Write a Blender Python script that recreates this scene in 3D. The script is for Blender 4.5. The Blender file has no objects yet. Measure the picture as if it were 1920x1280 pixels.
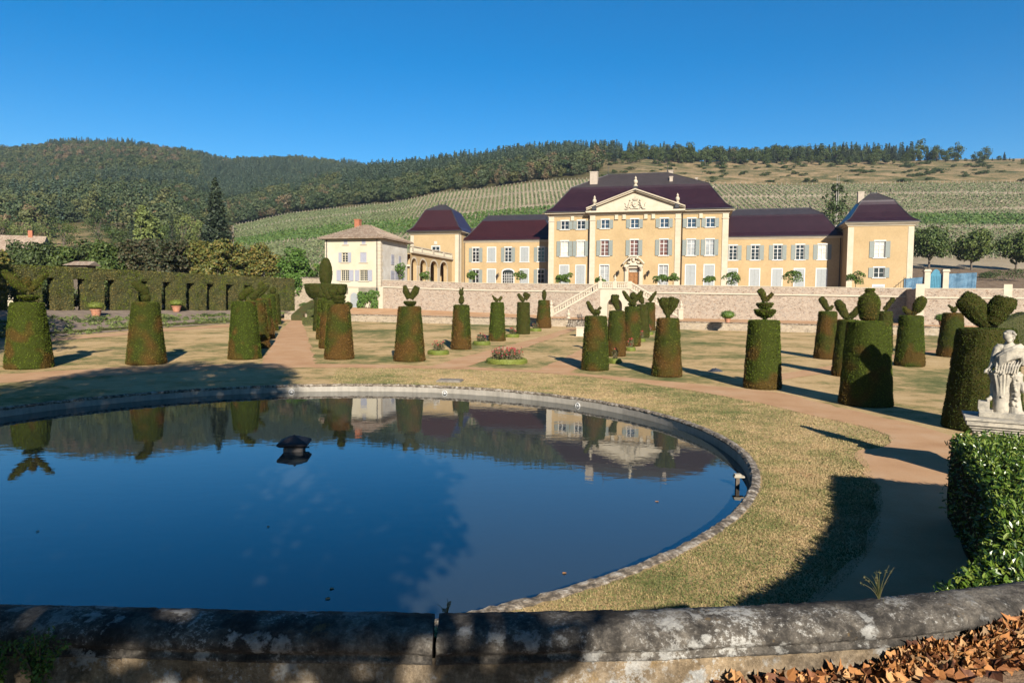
import bpy, math, random
import numpy as np
from mathutils import Vector, Matrix
R = math.radians
sc = bpy.context.scene
# ------------------------------------------------------------------ camera, sky, sun, exposure
FPX, PITCH, ROLL, EYE = 1302.77, .058, .0096, 4.8
cam = bpy.data.cameras.new("camera"); cam.sensor_width = 36; cam.sensor_fit = 'HORIZONTAL'
cam.lens = FPX / 1920 * 36; cam.clip_start = .05; cam.clip_end = 8000
co = bpy.data.objects.new("camera", cam); sc.collection.objects.link(co); sc.camera = co
_cp, _sp, _c, _s = math.cos(PITCH), math.sin(PITCH), math.cos(ROLL), math.sin(ROLL)
_fw = Vector((0, _cp, -_sp)); _up0 = Vector((0, _sp, _cp)); _rt0 = Vector((1, 0, 0))
_rt = _rt0 * _c + _up0 * _s; _up = _up0 * _c - _rt0 * _s
_m = Matrix((_rt, _up, -_fw)).transposed().to_4x4(); _m.translation = (0, 0, EYE); co.matrix_world = _m
SUN_AZ, SUN_EL = R(13.2), R(25.5)
sunvec = Vector((math.sin(SUN_AZ) * math.cos(SUN_EL), -math.cos(SUN_AZ) * math.cos(SUN_EL), math.sin(SUN_EL)))
sl = bpy.data.lights.new("sun", 'SUN'); sl.energy = 5.0; sl.angle = R(.5); sl.color = (1, .93, .82)
so = bpy.data.objects.new("sun", sl); sc.collection.objects.link(so); so.location = (40, -60, 60)
so.rotation_euler = (-sunvec).to_track_quat('-Z', 'Y').to_euler()
W = bpy.data.worlds.new("World"); sc.world = W; W.use_nodes = True
_n = W.node_tree.nodes; _l = W.node_tree.links
sky = _n.new('ShaderNodeTexSky'); sky.sky_type = 'NISHITA'; sky.sun_disc = False
sky.sun_elevation = SUN_EL; sky.sun_rotation = math.pi - SUN_AZ
sky.air_density = 1.0; sky.dust_density = .0; sky.ozone_density = 3.8; sky.altitude = 300
bg = _n['Background']; bg.inputs[1].default_value = .053
hs = _n.new('ShaderNodeHueSaturation'); hs.inputs['Saturation'].default_value = 1.42; _l.new(sky.outputs[0], hs.inputs['Color']); _l.new(hs.outputs[0], bg.inputs[0])
sc.view_settings.view_transform = 'Standard'; sc.view_settings.look = 'None'
sc.view_settings.exposure = 1.3; sc.view_settings.gamma = 1
sc.cycles.max_bounces = 6; sc.cycles.diffuse_bounces = 2; sc.cycles.glossy_bounces = 3
# ------------------------------------------------------------------ from picture measurements to places in the world
def ray(x, y):
    u = (x - 960) / FPX; v = -(y - 640) / FPX
    return np.array([_c*u - _s*v, _cp + _sp*(_s*u + _c*v), -_sp + _cp*(_s*u + _c*v)])
def gz(Y):                                       # the garden is level round the pond and rises gently behind it
    return .0215*np.clip(np.asarray(Y, float)-40, 0, 90)
def G(x, y, z=None):                             # where the sight line of picture point (x, y) meets the garden (or level z)
    r = ray(x, y); f = lambda h: r * ((h - EYE) / r[2]) + np.array([0, 0, EYE])
    if z is not None: return f(z)
    h = 0.
    for _ in range(25): h = .5*h+.5*float(gz(f(h)[1]))
    return f(h)
def proj(p):
    p = np.array(p, float)-[0, 0, EYE]; fw = p[1]*_cp-p[2]*_sp; u, v = p[0]/fw, (p[1]*_sp+p[2]*_cp)/fw
    return 960+FPX*(_c*u+_s*v), 640-FPX*(-_s*u+_c*v)
def D(x, y, d):
    r = ray(x, y); return r * (d / r[1]) + np.array([0, 0, EYE])
TH = .2576; NN = np.array([math.sin(TH), math.cos(TH), 0]); SS = np.array([math.cos(TH), -math.sin(TH), 0])
def FW(s, n, z=0.): return SS*s + NN*n + np.array([0, 0, z])
PC = np.array([-7.745, 23.913]); PR = 15.22          # pond centre and radius
# ------------------------------------------------------------------ mesh helpers
rng = np.random.default_rng(7)
def nrm(a): return a / np.maximum(np.linalg.norm(a, axis=-1, keepdims=True), 1e-9)
def wob(p, k=1., ph=0.):
    x, y, z = p[..., 0]*k+ph, p[..., 1]*k+ph*1.7, p[..., 2]*k+ph*.6
    return (np.sin(x*1.9+1.3*np.sin(y*1.3))+np.sin(y*2.3+1.1*np.sin(z*1.7))+np.sin(z*2.1+1.2*np.sin(x*1.5)))/3
class MB:
    def __init__(s): s.v = []; s.f = []; s.n = 0
    def add(s, V, F, mi=0):
        V = np.asarray(V, float).reshape(-1, 3); s.v.append(V)
        if isinstance(F, np.ndarray): s.f.append((F + s.n, mi))
        else:
            d = {}
            for q in F: d.setdefault(len(q), []).append(q)
            for q in d.values(): s.f.append((np.array(q) + s.n, mi))
        s.n += len(V)
    def box(s, x0, x1, y0, y1, z0, z1, mi=0):
        s.add([(x, y, z) for z in (z0, z1) for y in (y0, y1) for x in (x0, x1)],
              np.array([(0,2,3,1),(4,5,7,6),(0,1,5,4),(2,6,7,3),(0,4,6,2),(1,3,7,5)]), mi)
    def grid(s, P, mi=0, wrap=False):            # P[i][j] points
        P = np.asarray(P, float); a, b = P.shape[:2]; i = np.arange(a*b).reshape(a, b)
        if wrap: i = np.concatenate([i, i[:, :1]], 1)
        F = np.stack([i[:-1, :-1], i[:-1, 1:], i[1:, 1:], i[1:, :-1]], -1).reshape(-1, 4)
        s.add(P.reshape(-1, 3), F, mi)
    def fan(s, ring, c, mi=0):
        ring = np.asarray(ring, float); k = len(ring)
        s.add(np.vstack([ring, [c]]), [(i, (i+1) % k, k) for i in range(k)], mi)
    def tube(s, pts, rad, seg=8, flat=1., mi=0, up=(0, 1, 0)):
        pts = np.asarray(pts, float); rad = np.broadcast_to(np.asarray(rad, float), (len(pts),))
        t = nrm(np.gradient(pts, axis=0)); upv = np.array(up, float)
        if abs(t @ upv).max() > .95: upv = np.array([1., .1, .05])
        b = nrm(np.cross(t, upv)); c = np.cross(b, t)
        a = np.linspace(0, 2*math.pi, seg, endpoint=False)
        P = pts[:, None]+rad[:, None, None]*(b[:, None]*np.cos(a)[None, :, None]+flat*c[:, None]*np.sin(a)[None, :, None])
        s.grid(P, mi, True); s.fan(P[0][::-1], pts[0], mi); s.fan(P[-1], pts[-1], mi)
    def lathe(s, prof, c=(0, 0, 0), seg=16, mi=0, cap=True):
        a = np.linspace(0, 2*math.pi, seg, endpoint=False)
        P = np.array([[(c[0]+r*math.cos(t), c[1]+r*math.sin(t), c[2]+z) for t in a] for r, z in prof])
        s.grid(P, mi, True)
        if cap: s.fan(P[0][::-1], P[0].mean(0), mi); s.fan(P[-1], P[-1].mean(0), mi)
    def ell(s, c, r, rot=None, seg=14, rings=9, mi=0):
        t = np.linspace(.02, math.pi-.02, rings); a = np.linspace(0, 2*math.pi, seg, endpoint=False)
        P = np.stack([np.sin(t)[:, None]*np.cos(a), np.sin(t)[:, None]*np.sin(a), -np.cos(t)[:, None]+0*a], -1)*np.asarray(r)
        if rot is not None: P = P @ np.array(rot).T
        P = P+np.asarray(c); s.grid(P, mi, True); s.fan(P[0][::-1], P[0].mean(0), mi); s.fan(P[-1], P[-1].mean(0), mi)
    def bar(s, a, b, w, h, mi=0):                # square bar from a to b
        a = np.array(a, float); b = np.array(b, float); t = nrm(b-a)
        up = np.array([0, 0, 1.]) if abs(t[2]) < .95 else np.array([1., 0, 0])
        u = nrm(np.cross(t, up)); v = np.cross(u, t)
        V = [p+u*i*w/2+v*j*h/2 for p in (a, b) for j in (-1, 1) for i in (-1, 1)]
        s.add(V, np.array([(0,2,3,1),(4,5,7,6),(0,1,5,4),(2,6,7,3),(0,4,6,2),(1,3,7,5)]), mi)
    def leaves(s, P, N, size, jit=.8, asp=.6, mi=0, g=None):
        g = g or rng; P = np.asarray(P, float); k = len(P)
        N2 = nrm(N+jit*g.normal(size=(k, 3))); T = nrm(np.cross(N2, g.normal(size=(k, 3)))); B = np.cross(N2, T)
        L = (size*(.65+.7*g.random(k)))[:, None]
        V = np.stack([P-T*L*.5, P+B*L*asp*.5+N2*L*.06, P+T*L*.5, P-B*L*asp*.5+N2*L*.06], 1).reshape(-1, 3)
        s.add(V, np.arange(4*k).reshape(k, 4), mi)
    def arr(s): return np.vstack(s.v)
    def sample(s, k, g=None):                    # k random points on the surface, with normals
        g = g or rng; V = s.arr(); A = []; 
        for f, _ in s.f:
            A.append(f[:, [0, 1, 2]]); 
            if f.shape[1] == 4: A.append(f[:, [0, 2, 3]])
        A = np.vstack(A); a, b, c = V[A[:, 0]], V[A[:, 1]], V[A[:, 2]]
        n = np.cross(b-a, c-a); ar = np.linalg.norm(n, axis=1); cs = np.cumsum(ar)
        i = np.searchsorted(cs, g.random(k)*cs[-1]).clip(0, len(A)-1)
        u, v = g.random((2, k)); m = u+v > 1; u[m] = 1-u[m]; v[m] = 1-v[m]
        return a[i]+(b-a)[i]*u[:, None]+(c-a)[i]*v[:, None], nrm(n[i]), ar.sum()/2
    def fuzz(s, dens, size, jit=.6, asp=.6, out=.0, g=None, mi=0, cap=20000):
        _, _, A = s.sample(1, g); k = int(min(cap, dens*A)); P, N, _ = s.sample(k, g)
        s.leaves(P+N*(g or rng).choice([-1, 1], (k, 1))*(out+size*.12), N, size, max(jit, 1.1), asp, mi, g)
    def under(s):                                # everything so far takes the second material
        s.f = [(f, 1) for f, m in s.f]
    def build(s, name, mats, parent=None, org=(0, 0, 0), smooth=False):
        me = bpy.data.meshes.new(name); V = s.arr()-np.asarray(org, float)
        me.vertices.add(len(V)); me.vertices.foreach_set('co', V.ravel())
        L = np.concatenate([f.ravel() for f, _ in s.f]); tot = np.concatenate([np.full(len(f), f.shape[1]) for f, _ in s.f])
        me.loops.add(len(L)); me.loops.foreach_set('vertex_index', L)
        me.polygons.add(len(tot)); me.polygons.foreach_set('loop_start', np.concatenate([[0], np.cumsum(tot)[:-1]]))
        me.polygons.foreach_set('material_index', np.concatenate([np.full(len(f), m) for f, m in s.f]))
        me.polygons.foreach_set('use_smooth', np.full(len(tot), bool(smooth)))
        for m in (mats if isinstance(mats, (list, tuple)) else [mats]): me.materials.append(m)
        me.update(calc_edges=True); me.validate()
        o = bpy.data.objects.new(name, me); sc.collection.objects.link(o)
        if parent is not None: o.parent = parent
        else: o.location = org
        return o
def tag(o, label=None, cat=None, group=None, kind=None):
    for k, v in (('label', label), ('category', cat), ('group', group), ('kind', kind)):
        if v: o[k] = v
    return o
def thing(name, label, cat, loc=(0, 0, 0), rz=0, group=None):
    o = bpy.data.objects.new(name, None); sc.collection.objects.link(o); o.empty_display_size = .3
    o.location = loc; o.rotation_euler = (0, 0, rz); return tag(o, label, cat, group)
def copy_tree(o, loc=None, rz=None, scale=None, label=None, parent=None):
    c = o.copy(); sc.collection.objects.link(c)
    if parent is not None: c.parent = parent
    for ch in list(o.children): copy_tree(ch, parent=c)
    if loc is not None: c.location = loc
    if rz is not None: c.rotation_euler = (0, 0, rz)
    if scale is not None: c.scale = scale if hasattr(scale, '__len__') else (scale,)*3
    if label: c['label'] = label
    return c
# ------------------------------------------------------------------ materials
ALB = .58
class NT:
    def __init__(s, name):
        s.m = bpy.data.materials.new(name); s.m.use_nodes = True; s.t = s.m.node_tree; s.b = s.t.nodes['Principled BSDF']
    def n(s, typ, ins=None, **kw):
        o = s.t.nodes.new('ShaderNode'+typ)
        for k, v in kw.items(): setattr(o, k, v)
        for k, v in (ins or {}).items():
            i = o.inputs[k]
            if isinstance(v, bpy.types.NodeSocket): s.t.links.new(v, i)
            else: i.default_value = v
        return o
    def set(s, **kw):
        bc = kw.get('Base_Color')                    # one place to trim all reflectances to the exposure
        if bc is not None: kw['Base_Color'] = s.mix(1., bc, g3(ALB), 'MULTIPLY') if isinstance(bc, bpy.types.NodeSocket) else (*[x*ALB for x in bc[:3]], 1)
        for k, v in kw.items():
            i = s.b.inputs[k.replace('_', ' ')]
            if isinstance(v, bpy.types.NodeSocket): s.t.links.new(v, i)
            else: i.default_value = v
    def coord(s, which='Object', scale=(1, 1, 1), rz=0):
        c = s.n('TexCoord').outputs[which]
        return s.n('Mapping', {'Vector': c, 'Scale': scale, 'Rotation': (0, 0, rz)}).outputs[0]
    def noise(s, v, scale, detail=4, rough=.6, out='Fac', dist=0):
        return s.n('TexNoise', {'Vector': v, 'Scale': scale, 'Detail': detail, 'Roughness': rough, 'Distortion': dist}).outputs[out]
    def ramp(s, fac, stops, interp='LINEAR'):
        r = s.n('ValToRGB', {'Fac': fac}); e = r.color_ramp.elements; r.color_ramp.interpolation = interp
        while len(e) < len(stops): e.new(.5)
        for el, (p, c) in zip(e, stops): el.position = p; el.color = (*c, 1) if len(c) == 3 else c
        return r.outputs[0]
    def mix(s, fac, a, b, typ='MIX'):
        o = s.n('Mix', data_type='RGBA', blend_type=typ)
        for i, v in ((0, fac), (6, a), (7, b)):
            if isinstance(v, bpy.types.NodeSocket): s.t.links.new(v, o.inputs[i])
            else: o.inputs[i].default_value = v if i == 0 else (*v, 1)
        return o.outputs[2]
    def math(s, op, a, b=0.):
        o = s.n('Math', operation=op)
        for i, v in enumerate((a, b)):
            if isinstance(v, bpy.types.NodeSocket): s.t.links.new(v, o.inputs[i])
            else: o.inputs[i].default_value = v
        return o.outputs[0]
    def bump(s, h, strength=.4, dist=.05):
        s.set(Normal=s.n('Bump', {'Height': h, 'Strength': strength, 'Distance': dist}).outputs[0])
def g3(v): return (v, v, v)
def M(name, c1, c2, scale=2., rough=.8, bump=.0, bscale=30, bdist=.02, fine=.15, spec=.3, lo=.35, hi=.65, coordscale=(1, 1, 1)):
    t = NT(name); v = t.coord(scale=coordscale); a = t.noise(v, scale); f = t.noise(v, bscale, 3)
    col = t.ramp(a, [(lo, c1), (hi, c2)])
    col = t.mix(fine, col, t.ramp(f, [(.35, g3(.25)), (.7, g3(1.))]), 'MULTIPLY') if fine else col
    t.set(Base_Color=col, Roughness=rough, Specular_IOR_Level=spec)
    if bump: t.bump(f, bump, bdist)
    return t.m
def LEAF(name, cols, rough=.6, spec=.25, scale=.8, objvar=.35, patch=.5, patchcol=None, trans=0., skirt=False):
    """foliage: colour varies leaf by leaf, plant by plant and in patches"""
    t = NT(name); v = t.coord(); v0 = v
    v = t.n('VectorMath', {0: v, 1: t.n('CombineXYZ', {0: t.math('MULTIPLY', t.n('ObjectInfo').outputs['Random'], 60.), 1: t.math('MULTIPLY', t.n('ObjectInfo').outputs['Random'], 23.)}).outputs[0]}, operation='ADD').outputs[0]
    isl = t.n('NewGeometry').outputs['Random Per Island']
    k = len(cols); c = t.ramp(isl, [((i+.5)/k, cc) for i, cc in enumerate(cols)])
    oi = t.n('ObjectInfo').outputs['Random']
    if objvar: c = t.mix(objvar, c, t.ramp(oi, [(0., (.42, .56, .48)), (.3, (.68, .80, .72)), (.6, (1, 1, 1)), (.88, (1.2, 1.1, .85)), (1., (1.6, 1.25, 1.0))]), 'MULTIPLY')
    if patchcol:
        pn = t.noise(v, scale, 1.2)
        if skirt: pn = t.math('ADD', pn, t.n('MapRange', {'Value': t.n('SeparateXYZ', {0: v0}).outputs[2], 'From Min': 0., 'From Max': 1.5, 'To Min': .13, 'To Max': -.02}).outputs[0])
        p = t.ramp(pn, [(.5-patch*.3, g3(0.)), (.62, g3(1.))])
        c = t.mix(p, c, t.mix(isl, tuple(x*.75 for x in patchcol), tuple(x*1.25 for x in patchcol)))
    t.set(Base_Color=c, Roughness=rough, Specular_IOR_Level=spec)
    if trans:
        tr = t.n('BsdfTranslucent', {'Color': c}); mx = t.n('MixShader', {'Fac': trans, 1: t.b.outputs[0], 2: tr.outputs[0]})
        t.t.links.new(mx.outputs[0], t.t.nodes['Material Output'].inputs[0])
    return t.m
MT = {}
def lawn_mat():
    t = NT('dry_lawn'); v = t.coord()
    big = t.noise(v, .085, 6, .72); mid = t.noise(v, .8, 5, .75); fin = t.noise(v, 4.5, 6, .85); vf = t.noise(v, 26, 4, .85)
    f = t.math('ADD', t.math('MULTIPLY', big, .62), t.math('ADD', t.math('MULTIPLY', mid, .27), t.math('MULTIPLY', fin, .16)))
    c = t.ramp(f, [(.43, (.15, .17, .055)), (.485, (.32, .275, .105)), (.535, (.63, .43, .20)), (.61, (.77, .54, .275)), (.71, (.56, .33, .15))])
    c = t.mix(.6, c, t.ramp(vf, [(.36, g3(.42)), (.6, g3(1.15))]), 'MULTIPLY')
    t.set(Base_Color=c, Roughness=.95, Specular_IOR_Level=.1); t.bump(t.math('ADD', fin, t.math('MULTIPLY', vf, .5)), .7, .05); return t.m
MT['lawn'] = lawn_mat()
def gravel_mat():
    t = NT('ochre_gravel'); v = t.coord(); a = t.noise(v, .5, 5); f = t.noise(v, 40, 3, .7); s = t.noise(v, 3.5, 4, .7)
    c = t.ramp(a, [(.3, (.56, .315, .16)), (.5, (.65, .385, .205)), (.7, (.70, .45, .26))])
    c = t.mix(.35, c, t.ramp(f, [(.3, g3(.5)), (.7, g3(1.1))]), 'MULTIPLY')
    c = t.mix(t.ramp(s, [(.66, g3(0.)), (.74, g3(.6))]), c, (.22, .16, .07))
    t.set(Base_Color=c, Roughness=.95, Specular_IOR_Level=.1); t.bump(f, .5, .02); return t.m
MT['gravel'] = gravel_mat()
def rubble_mat(name, sc_, mort, stones, mscale=(1, 1, 1.9)):
    t = NT(name); v = t.coord(scale=mscale); v2 = t.n('VectorMath', {0: v, 1: t.n('TexNoise', {'Vector': v, 'Scale': 3., 'Detail': 2}).outputs['Color']}, operation='MULTIPLY_ADD')
    v2.inputs[2].default_value = (0, 0, 0)
    w = t.n('MixRGB', {'Fac': .06, 'Color1': v, 'Color2': t.n('TexNoise', {'Vector': v, 'Scale': 2.5}).outputs['Color']}, blend_type='ADD').outputs[0]
    vo = t.n('TexVoronoi', {'Vector': w, 'Scale': sc_}); ed = t.n('TexVoronoi', {'Vector': w, 'Scale': sc_}, feature='DISTANCE_TO_EDGE')
    rnd = t.n('SeparateColor', {0: vo.outputs['Color']}).outputs[0]
    c = t.ramp(rnd, [((i+.3)/len(stones), s) for i, s in enumerate(stones)])
    c = t.mix(.4, c, t.ramp(t.noise(v, 9, 4), [(.3, g3(.55)), (.7, g3(1.1))]), 'MULTIPLY')
    e = t.ramp(ed.outputs['Distance'], [(.03, g3(0.)), (.13, g3(1.))]); sp = t.ramp(t.noise(v, 1.2, 4), [(.35, g3(.25)), (.6, g3(1.))])
    c = t.mix(t.math('MULTIPLY', e, sp), mort, c)
    t.set(Base_Color=c, Roughness=.9, Specular_IOR_Level=.2); t.bump(t.math('ADD', e, t.noise(v, 20, 3)), .6, .04); return t.m
MT['rubble'] = rubble_mat('rubble_stone', 3.4, (.52, .42, .32), [(.26, .17, .115), (.46, .36, .27), (.18, .12, .085), (.52, .43, .34), (.36, .235, .155), (.33, .275, .225)])
MT['oldrubble'] = rubble_mat('old_rubble', 3.0, (.50, .40, .28), [(.30, .24, .17), (.46, .36, .25), (.24, .19, .14), (.54, .45, .34)])
MT['ochre'] = M('ochre_render', (.505, .357, .178), (.58, .412, .215), .28, .85, .15, 3, .01, .16)
MT['stone'] = M('pale_limestone', (.60, .51, .37), (.67, .58, .44), .8, .8, .2, 18, .01, .1)
MT['cream'] = M('cream_render', (.62, .54, .38), (.68, .61, .46), .3, .85, .15, 20, .01, .06)
MT['sidecream'] = M('weathered_render', (.62, .56, .47), (.80, .75, .66), .5, .85, .15, 14, .01, .2)
MT['white'] = M('white_trim', (.68, .66, .61), (.74, .72, .68), 2, .6, 0, 30, 0, 0)
def shutter_mat(name, c):
    t = NT(name); v = t.coord(); w = t.n('TexWave', {'Vector': v, 'Scale': 3.4}, wave_type='BANDS', bands_direction='Z').outputs['Fac']
    t.set(Base_Color=t.mix(.25, c, t.ramp(t.noise(v, 2.5), [(.3, g3(.6)), (.7, g3(1.1))]), 'MULTIPLY'), Roughness=.6); t.bump(w, .5, .03); return t.m
MT['shut'] = shutter_mat('grey_green_shutter', (.25, .28, .25)); MT['shutg'] = shutter_mat('blue_grey_shutter', (.38, .40, .39))
MT['shutb'] = shutter_mat('lavender_grey_shutter', (.40, .40, .45))
def glass(name, c, rough=.04, spec=.6):
    t = NT(name); v = t.coord(); t.set(Base_Color=t.ramp(t.noise(v, .9, 2), [(.35, tuple(x*.7 for x in c)), (.65, c)]), Roughness=rough, Specular_IOR_Level=spec); return t.m
MT['gdark'] = glass('dark_window_glass', (.025, .028, .03)); MT['gblue'] = glass('sky_window_glass', (.04, .06, .085), .03, 1.)  # gblue: blue of the reflected sky tinted into the glass colour
MT['gcream'] = glass('curtained_glass', (.80, .76, .64)); MT['gred'] = glass('red_curtained_glass', (.20, .085, .06)); MT['ggrey'] = glass('grey_curtained_glass', (.45, .46, .45))
def tile_mat(name, c1, c2, sw=.34, sh=.17, rough=.35, spec=.5):
    t = NT(name); v = t.coord(); b = t.n('TexBrick', {'Vector': t.n('Mapping', {'Vector': v, 'Rotation': (R(90), 0, 0)}).outputs[0], 'Scale': 1., 'Brick Width': sw, 'Row Height': sh, 'Mortar Size': .012, 'Color1': (*c1, 1), 'Color2': (*c2, 1), 'Mortar': (*[x*.4 for x in c1], 1)})
    c = t.mix(.5, b.outputs[0], t.ramp(t.noise(v, .7, 4), [(.3, g3(.6)), (.7, g3(1.2))]), 'MULTIPLY')
    t.set(Base_Color=c, Roughness=rough, Specular_IOR_Level=spec); t.bump(b.outputs['Fac'], -.4, .02); return t.m
MT['tile'] = tile_mat('plum_glazed_tile', (.030, .011, .016), (.042, .016, .022)); MT['tile2'] = tile_mat('brown_tile', (.045, .035, .034), (.065, .048, .046), rough=.6)
MT['tileL'] = tile_mat('maroon_glazed_tile', (.042, .011, .011), (.055, .015, .015))
MT['oldtile'] = tile_mat('old_clay_tile', (.34, .24, .17), (.48, .38, .29), .3, .22, .9, .1)
MT['lead'] = M('dark_lead', (.03, .03, .035), (.06, .06, .065), 3, .5)
MT['iron'] = M('dark_iron', (.012, .012, .014), (.03, .03, .03), 5, .5)
MT['chimney'] = M('chimney_render', (.46, .38, .30), (.56, .47, .38), 2, .9)
MT['brick'] = M('red_brick', (.40, .14, .07), (.50, .20, .11), 5, .9)
MT['oak'] = M('varnished_oak', (.30, .13, .04), (.42, .20, .07), 3, .45, 0, 30, 0, .1, coordscale=(4, 4, .6))
MT['terra'] = M('terracotta', (.46, .19, .10), (.58, .28, .17), 4, .8)
MT['bark'] = M('grey_bark', (.10, .075, .05), (.20, .16, .12), 3, .95, .6, 12, .04, .3)
MT['palebark'] = M('pale_dead_wood', (.36, .33, .29), (.52, .48, .43), 3, .95)
MT['soil'] = M('bare_soil', (.24, .175, .13), (.36, .275, .20), .9, .95, .6, 9, .05, .3)
MT['scrub'] = M('dry_slope', (.14, .13, .05), (.46, .33, .19), .035, .95, .5, .9, .4, .35, lo=.38, hi=.56)
MT['blue'] = M('blue_paint', (.03, .20, .30), (.06, .28, .40), 2, .5)
MT['net'] = M('blue_mesh_netting', (.06, .16, .26), (.16, .30, .42), 1.2, .7, 0, 6, 0, .4)
MT['rosegreen'] = LEAF('flower_foliage', [(.06, .07, .02), (.10, .10, .03), (.22, .17, .10)], objvar=0)
MT['red'] = LEAF('red_petals', [(.55, .02, .03), (.60, .05, .10), (.45, .03, .10), (.6, .12, .05)], objvar=0)
MT['box'] = LEAF('box_leaf', [(.10, .13, .02), (.15, .18, .025), (.19, .21, .035)], objvar=.1)
YG = [(.042, .064, .008), (.072, .103, .011), (.096, .134, .014), (.122, .158, .018)]
MT['yew'] = LEAF('clipped_yew', YG, .8, .08, objvar=.15, patchcol=(.14, .09, .02), scale=.7, patch=-.1, skirt=True)
MT['yewb'] = LEAF('browning_yew', [(.042, .060, .009), (.068, .088, .012), (.09, .112, .015), (.115, .135, .018)], .8, .08, objvar=.12, patchcol=(.155, .085, .023), scale=.65, patch=.3, skirt=True)
MT['yew_u'] = LEAF('clipped_yew_gap_shade', [(.040, .05, .009)], .9, .05, objvar=.15, patchcol=(.075, .048, .012), scale=.7, patch=-.1, skirt=True)  # under-surface darker than the leaves: shade of the gaps put into the colour
MT['yewb_u'] = LEAF('browning_yew_gap_shade', [(.038, .046, .009)], .9, .05, objvar=.12, patchcol=(.088, .048, .013), scale=.65, patch=.3, skirt=True)  # same for browning yew: gap shade painted in as a darker tone
MT['yewbase'] = M('yew_gap_shade', (.040, .044, .009), (.068, .06, .016), 2., .95, .6, 14, .04, .3, spec=.05)  # plain under-surface for figures, leaf gap shade likewise in its colour
MT['hedgebase'] = M('hedge_twigs', (.055, .062, .016), (.09, .086, .028), 1., .95, .6, 8, .06, .4)
MT['yewd'] = LEAF('dark_yew', [(.032, .046, .009), (.056, .076, .013), (.082, .104, .017)], .8, .08, objvar=.15)
MT['horn'] = LEAF('hornbeam_hedge', [(.055, .08, .010), (.092, .122, .015), (.135, .158, .02), (.16, .145, .03)], .7, .1, objvar=.1, patchcol=(.15, .12, .04), scale=.35, patch=.4)
MT['laurel'] = LEAF('laurel_leaf', [(.04, .085, .012), (.075, .14, .016), (.14, .22, .025), (.23, .29, .05)], .32, .35, objvar=0, trans=.12)
MT['citrus'] = LEAF('citrus_leaf', [(.05, .10, .012), (.09, .15, .018), (.12, .19, .03)], .5, .3, objvar=.15)
MT['t_dark'] = LEAF('dark_tree_leaf', [(.04, .062, .016), (.06, .088, .02), (.085, .112, .028)], objvar=.3)
MT['t_copper'] = LEAF('coppery_leaf', [(.04, .055, .02), (.06, .066, .024), (.085, .066, .03)], objvar=.15)
MT['t_yel'] = LEAF('yellowing_leaf', [(.065, .085, .016), (.10, .115, .02), (.15, .145, .028), (.19, .14, .03)], objvar=.15)
MT['t_bright'] = LEAF('bright_tree_leaf', [(.05, .11, .012), (.08, .15, .018), (.10, .18, .025)], objvar=.15)
MT['t_mid'] = LEAF('mid_tree_leaf', [(.05, .085, .015), (.08, .115, .02), (.11, .14, .03)], objvar=.3)
MT['t_pale'] = LEAF('pale_tree_leaf', [(.12, .155, .04), (.165, .20, .05), (.21, .24, .065)], objvar=.2)
MT['t_con'] = LEAF('conifer_needles', [(.022, .036, .018), (.034, .05, .024), (.05, .068, .03)], objvar=.2)
MT['f_dec'] = LEAF('woodland_leaf', [(.062, .083, .032), (.075, .097, .037), (.088, .11, .042)], objvar=1.)
MT['f_brown'] = LEAF('autumn_leaf', [(.13, .105, .055), (.17, .125, .068), (.20, .145, .08)], objvar=.5)
MT['f_con'] = LEAF('hill_conifer', [(.055, .09, .06), (.072, .11, .07), (.09, .125, .078)], objvar=.4)
MT['vine'] = LEAF('vine_leaf', [(.09, .12, .045), (.13, .16, .06), (.17, .19, .08)], objvar=0)
MT['vine2'] = LEAF('lush_vine_leaf', [(.05, .10, .018), (.075, .13, .022), (.10, .15, .03)], objvar=0)
MT['earth'] = M('vineyard_earth', (.36, .28, .18), (.50, .40, .27), .05, .95, 0, 1., 0, .2)
MT['woodfloor'] = M('woodland_floor', (.05, .055, .02), (.13, .11, .04), .03, .95, 0, 2, 0, .2)
MT['post'] = M('pale_post', (.40, .35, .26), (.54, .48, .38), 1, .9)
# ------------------------------------------------------------------ ground, pond, paths
def P2(ang, r): return PC+r*np.array([math.cos(ang), math.sin(ang)])
def build_ground():
    mb = MB(); rr = [PR+.22, PR+1, PR+2.2, 19, 21, 24, 27, 32, 38, 44, 52, 60, 70, 82, 95, 110, 130, 200, 400, 900, 2500, 6000]
    an = np.linspace(0, 2*math.pi, 180, endpoint=False)
    P = np.array([[(*P2(a, r), 0.) for a in an] for r in rr]); P[..., 2] = gz(P[..., 1]); mb.grid(P, 0, True)
    return tag(mb.build('lawn', MT['lawn']), kind='structure')
build_ground()
def strip(name, left, right, z, mat, wobble=.18, step=.7, dens=3):
    """a path between two polylines with slightly ragged edges"""
    def res(p, k):
        p = np.array(p, float); d = np.concatenate([[0], np.cumsum(np.linalg.norm(np.diff(p, axis=0), axis=1))]); t = np.linspace(0, d[-1], k)
        return np.stack([np.interp(t, d, p[:, i]) for i in range(2)], 1)
    L = np.linalg.norm(np.diff(np.array(left, float), axis=0), axis=1).sum(); k = max(8, int(L/step))
    a, b = res(left, k), res(right, k); n = nrm(b-a)
    ja = wobble*(.6*wob(np.c_[a, 0*a[:, :1]], 1.1)+.5*rng.normal(size=k)*.6); jb = wobble*(.6*wob(np.c_[b, 0*b[:, :1]], 1.3, 2)+.5*rng.normal(size=k)*.6)
    a = a+n*ja[:, None]; b = b+n*jb[:, None]
    ff = (0, .1, .3, .5, .7, .9, 1); P = np.stack([np.c_[a+(b-a)*f, np.full(k, z+.004*(0 < f < 1))] for f in ff], 1); P[..., 2] += gz(P[..., 1])+.012*np.clip((P[..., 1]-45)/60, 0, 1)
    mb = MB(); mb.grid(P); return tag(mb.build(name, mat), kind='structure')
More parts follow.
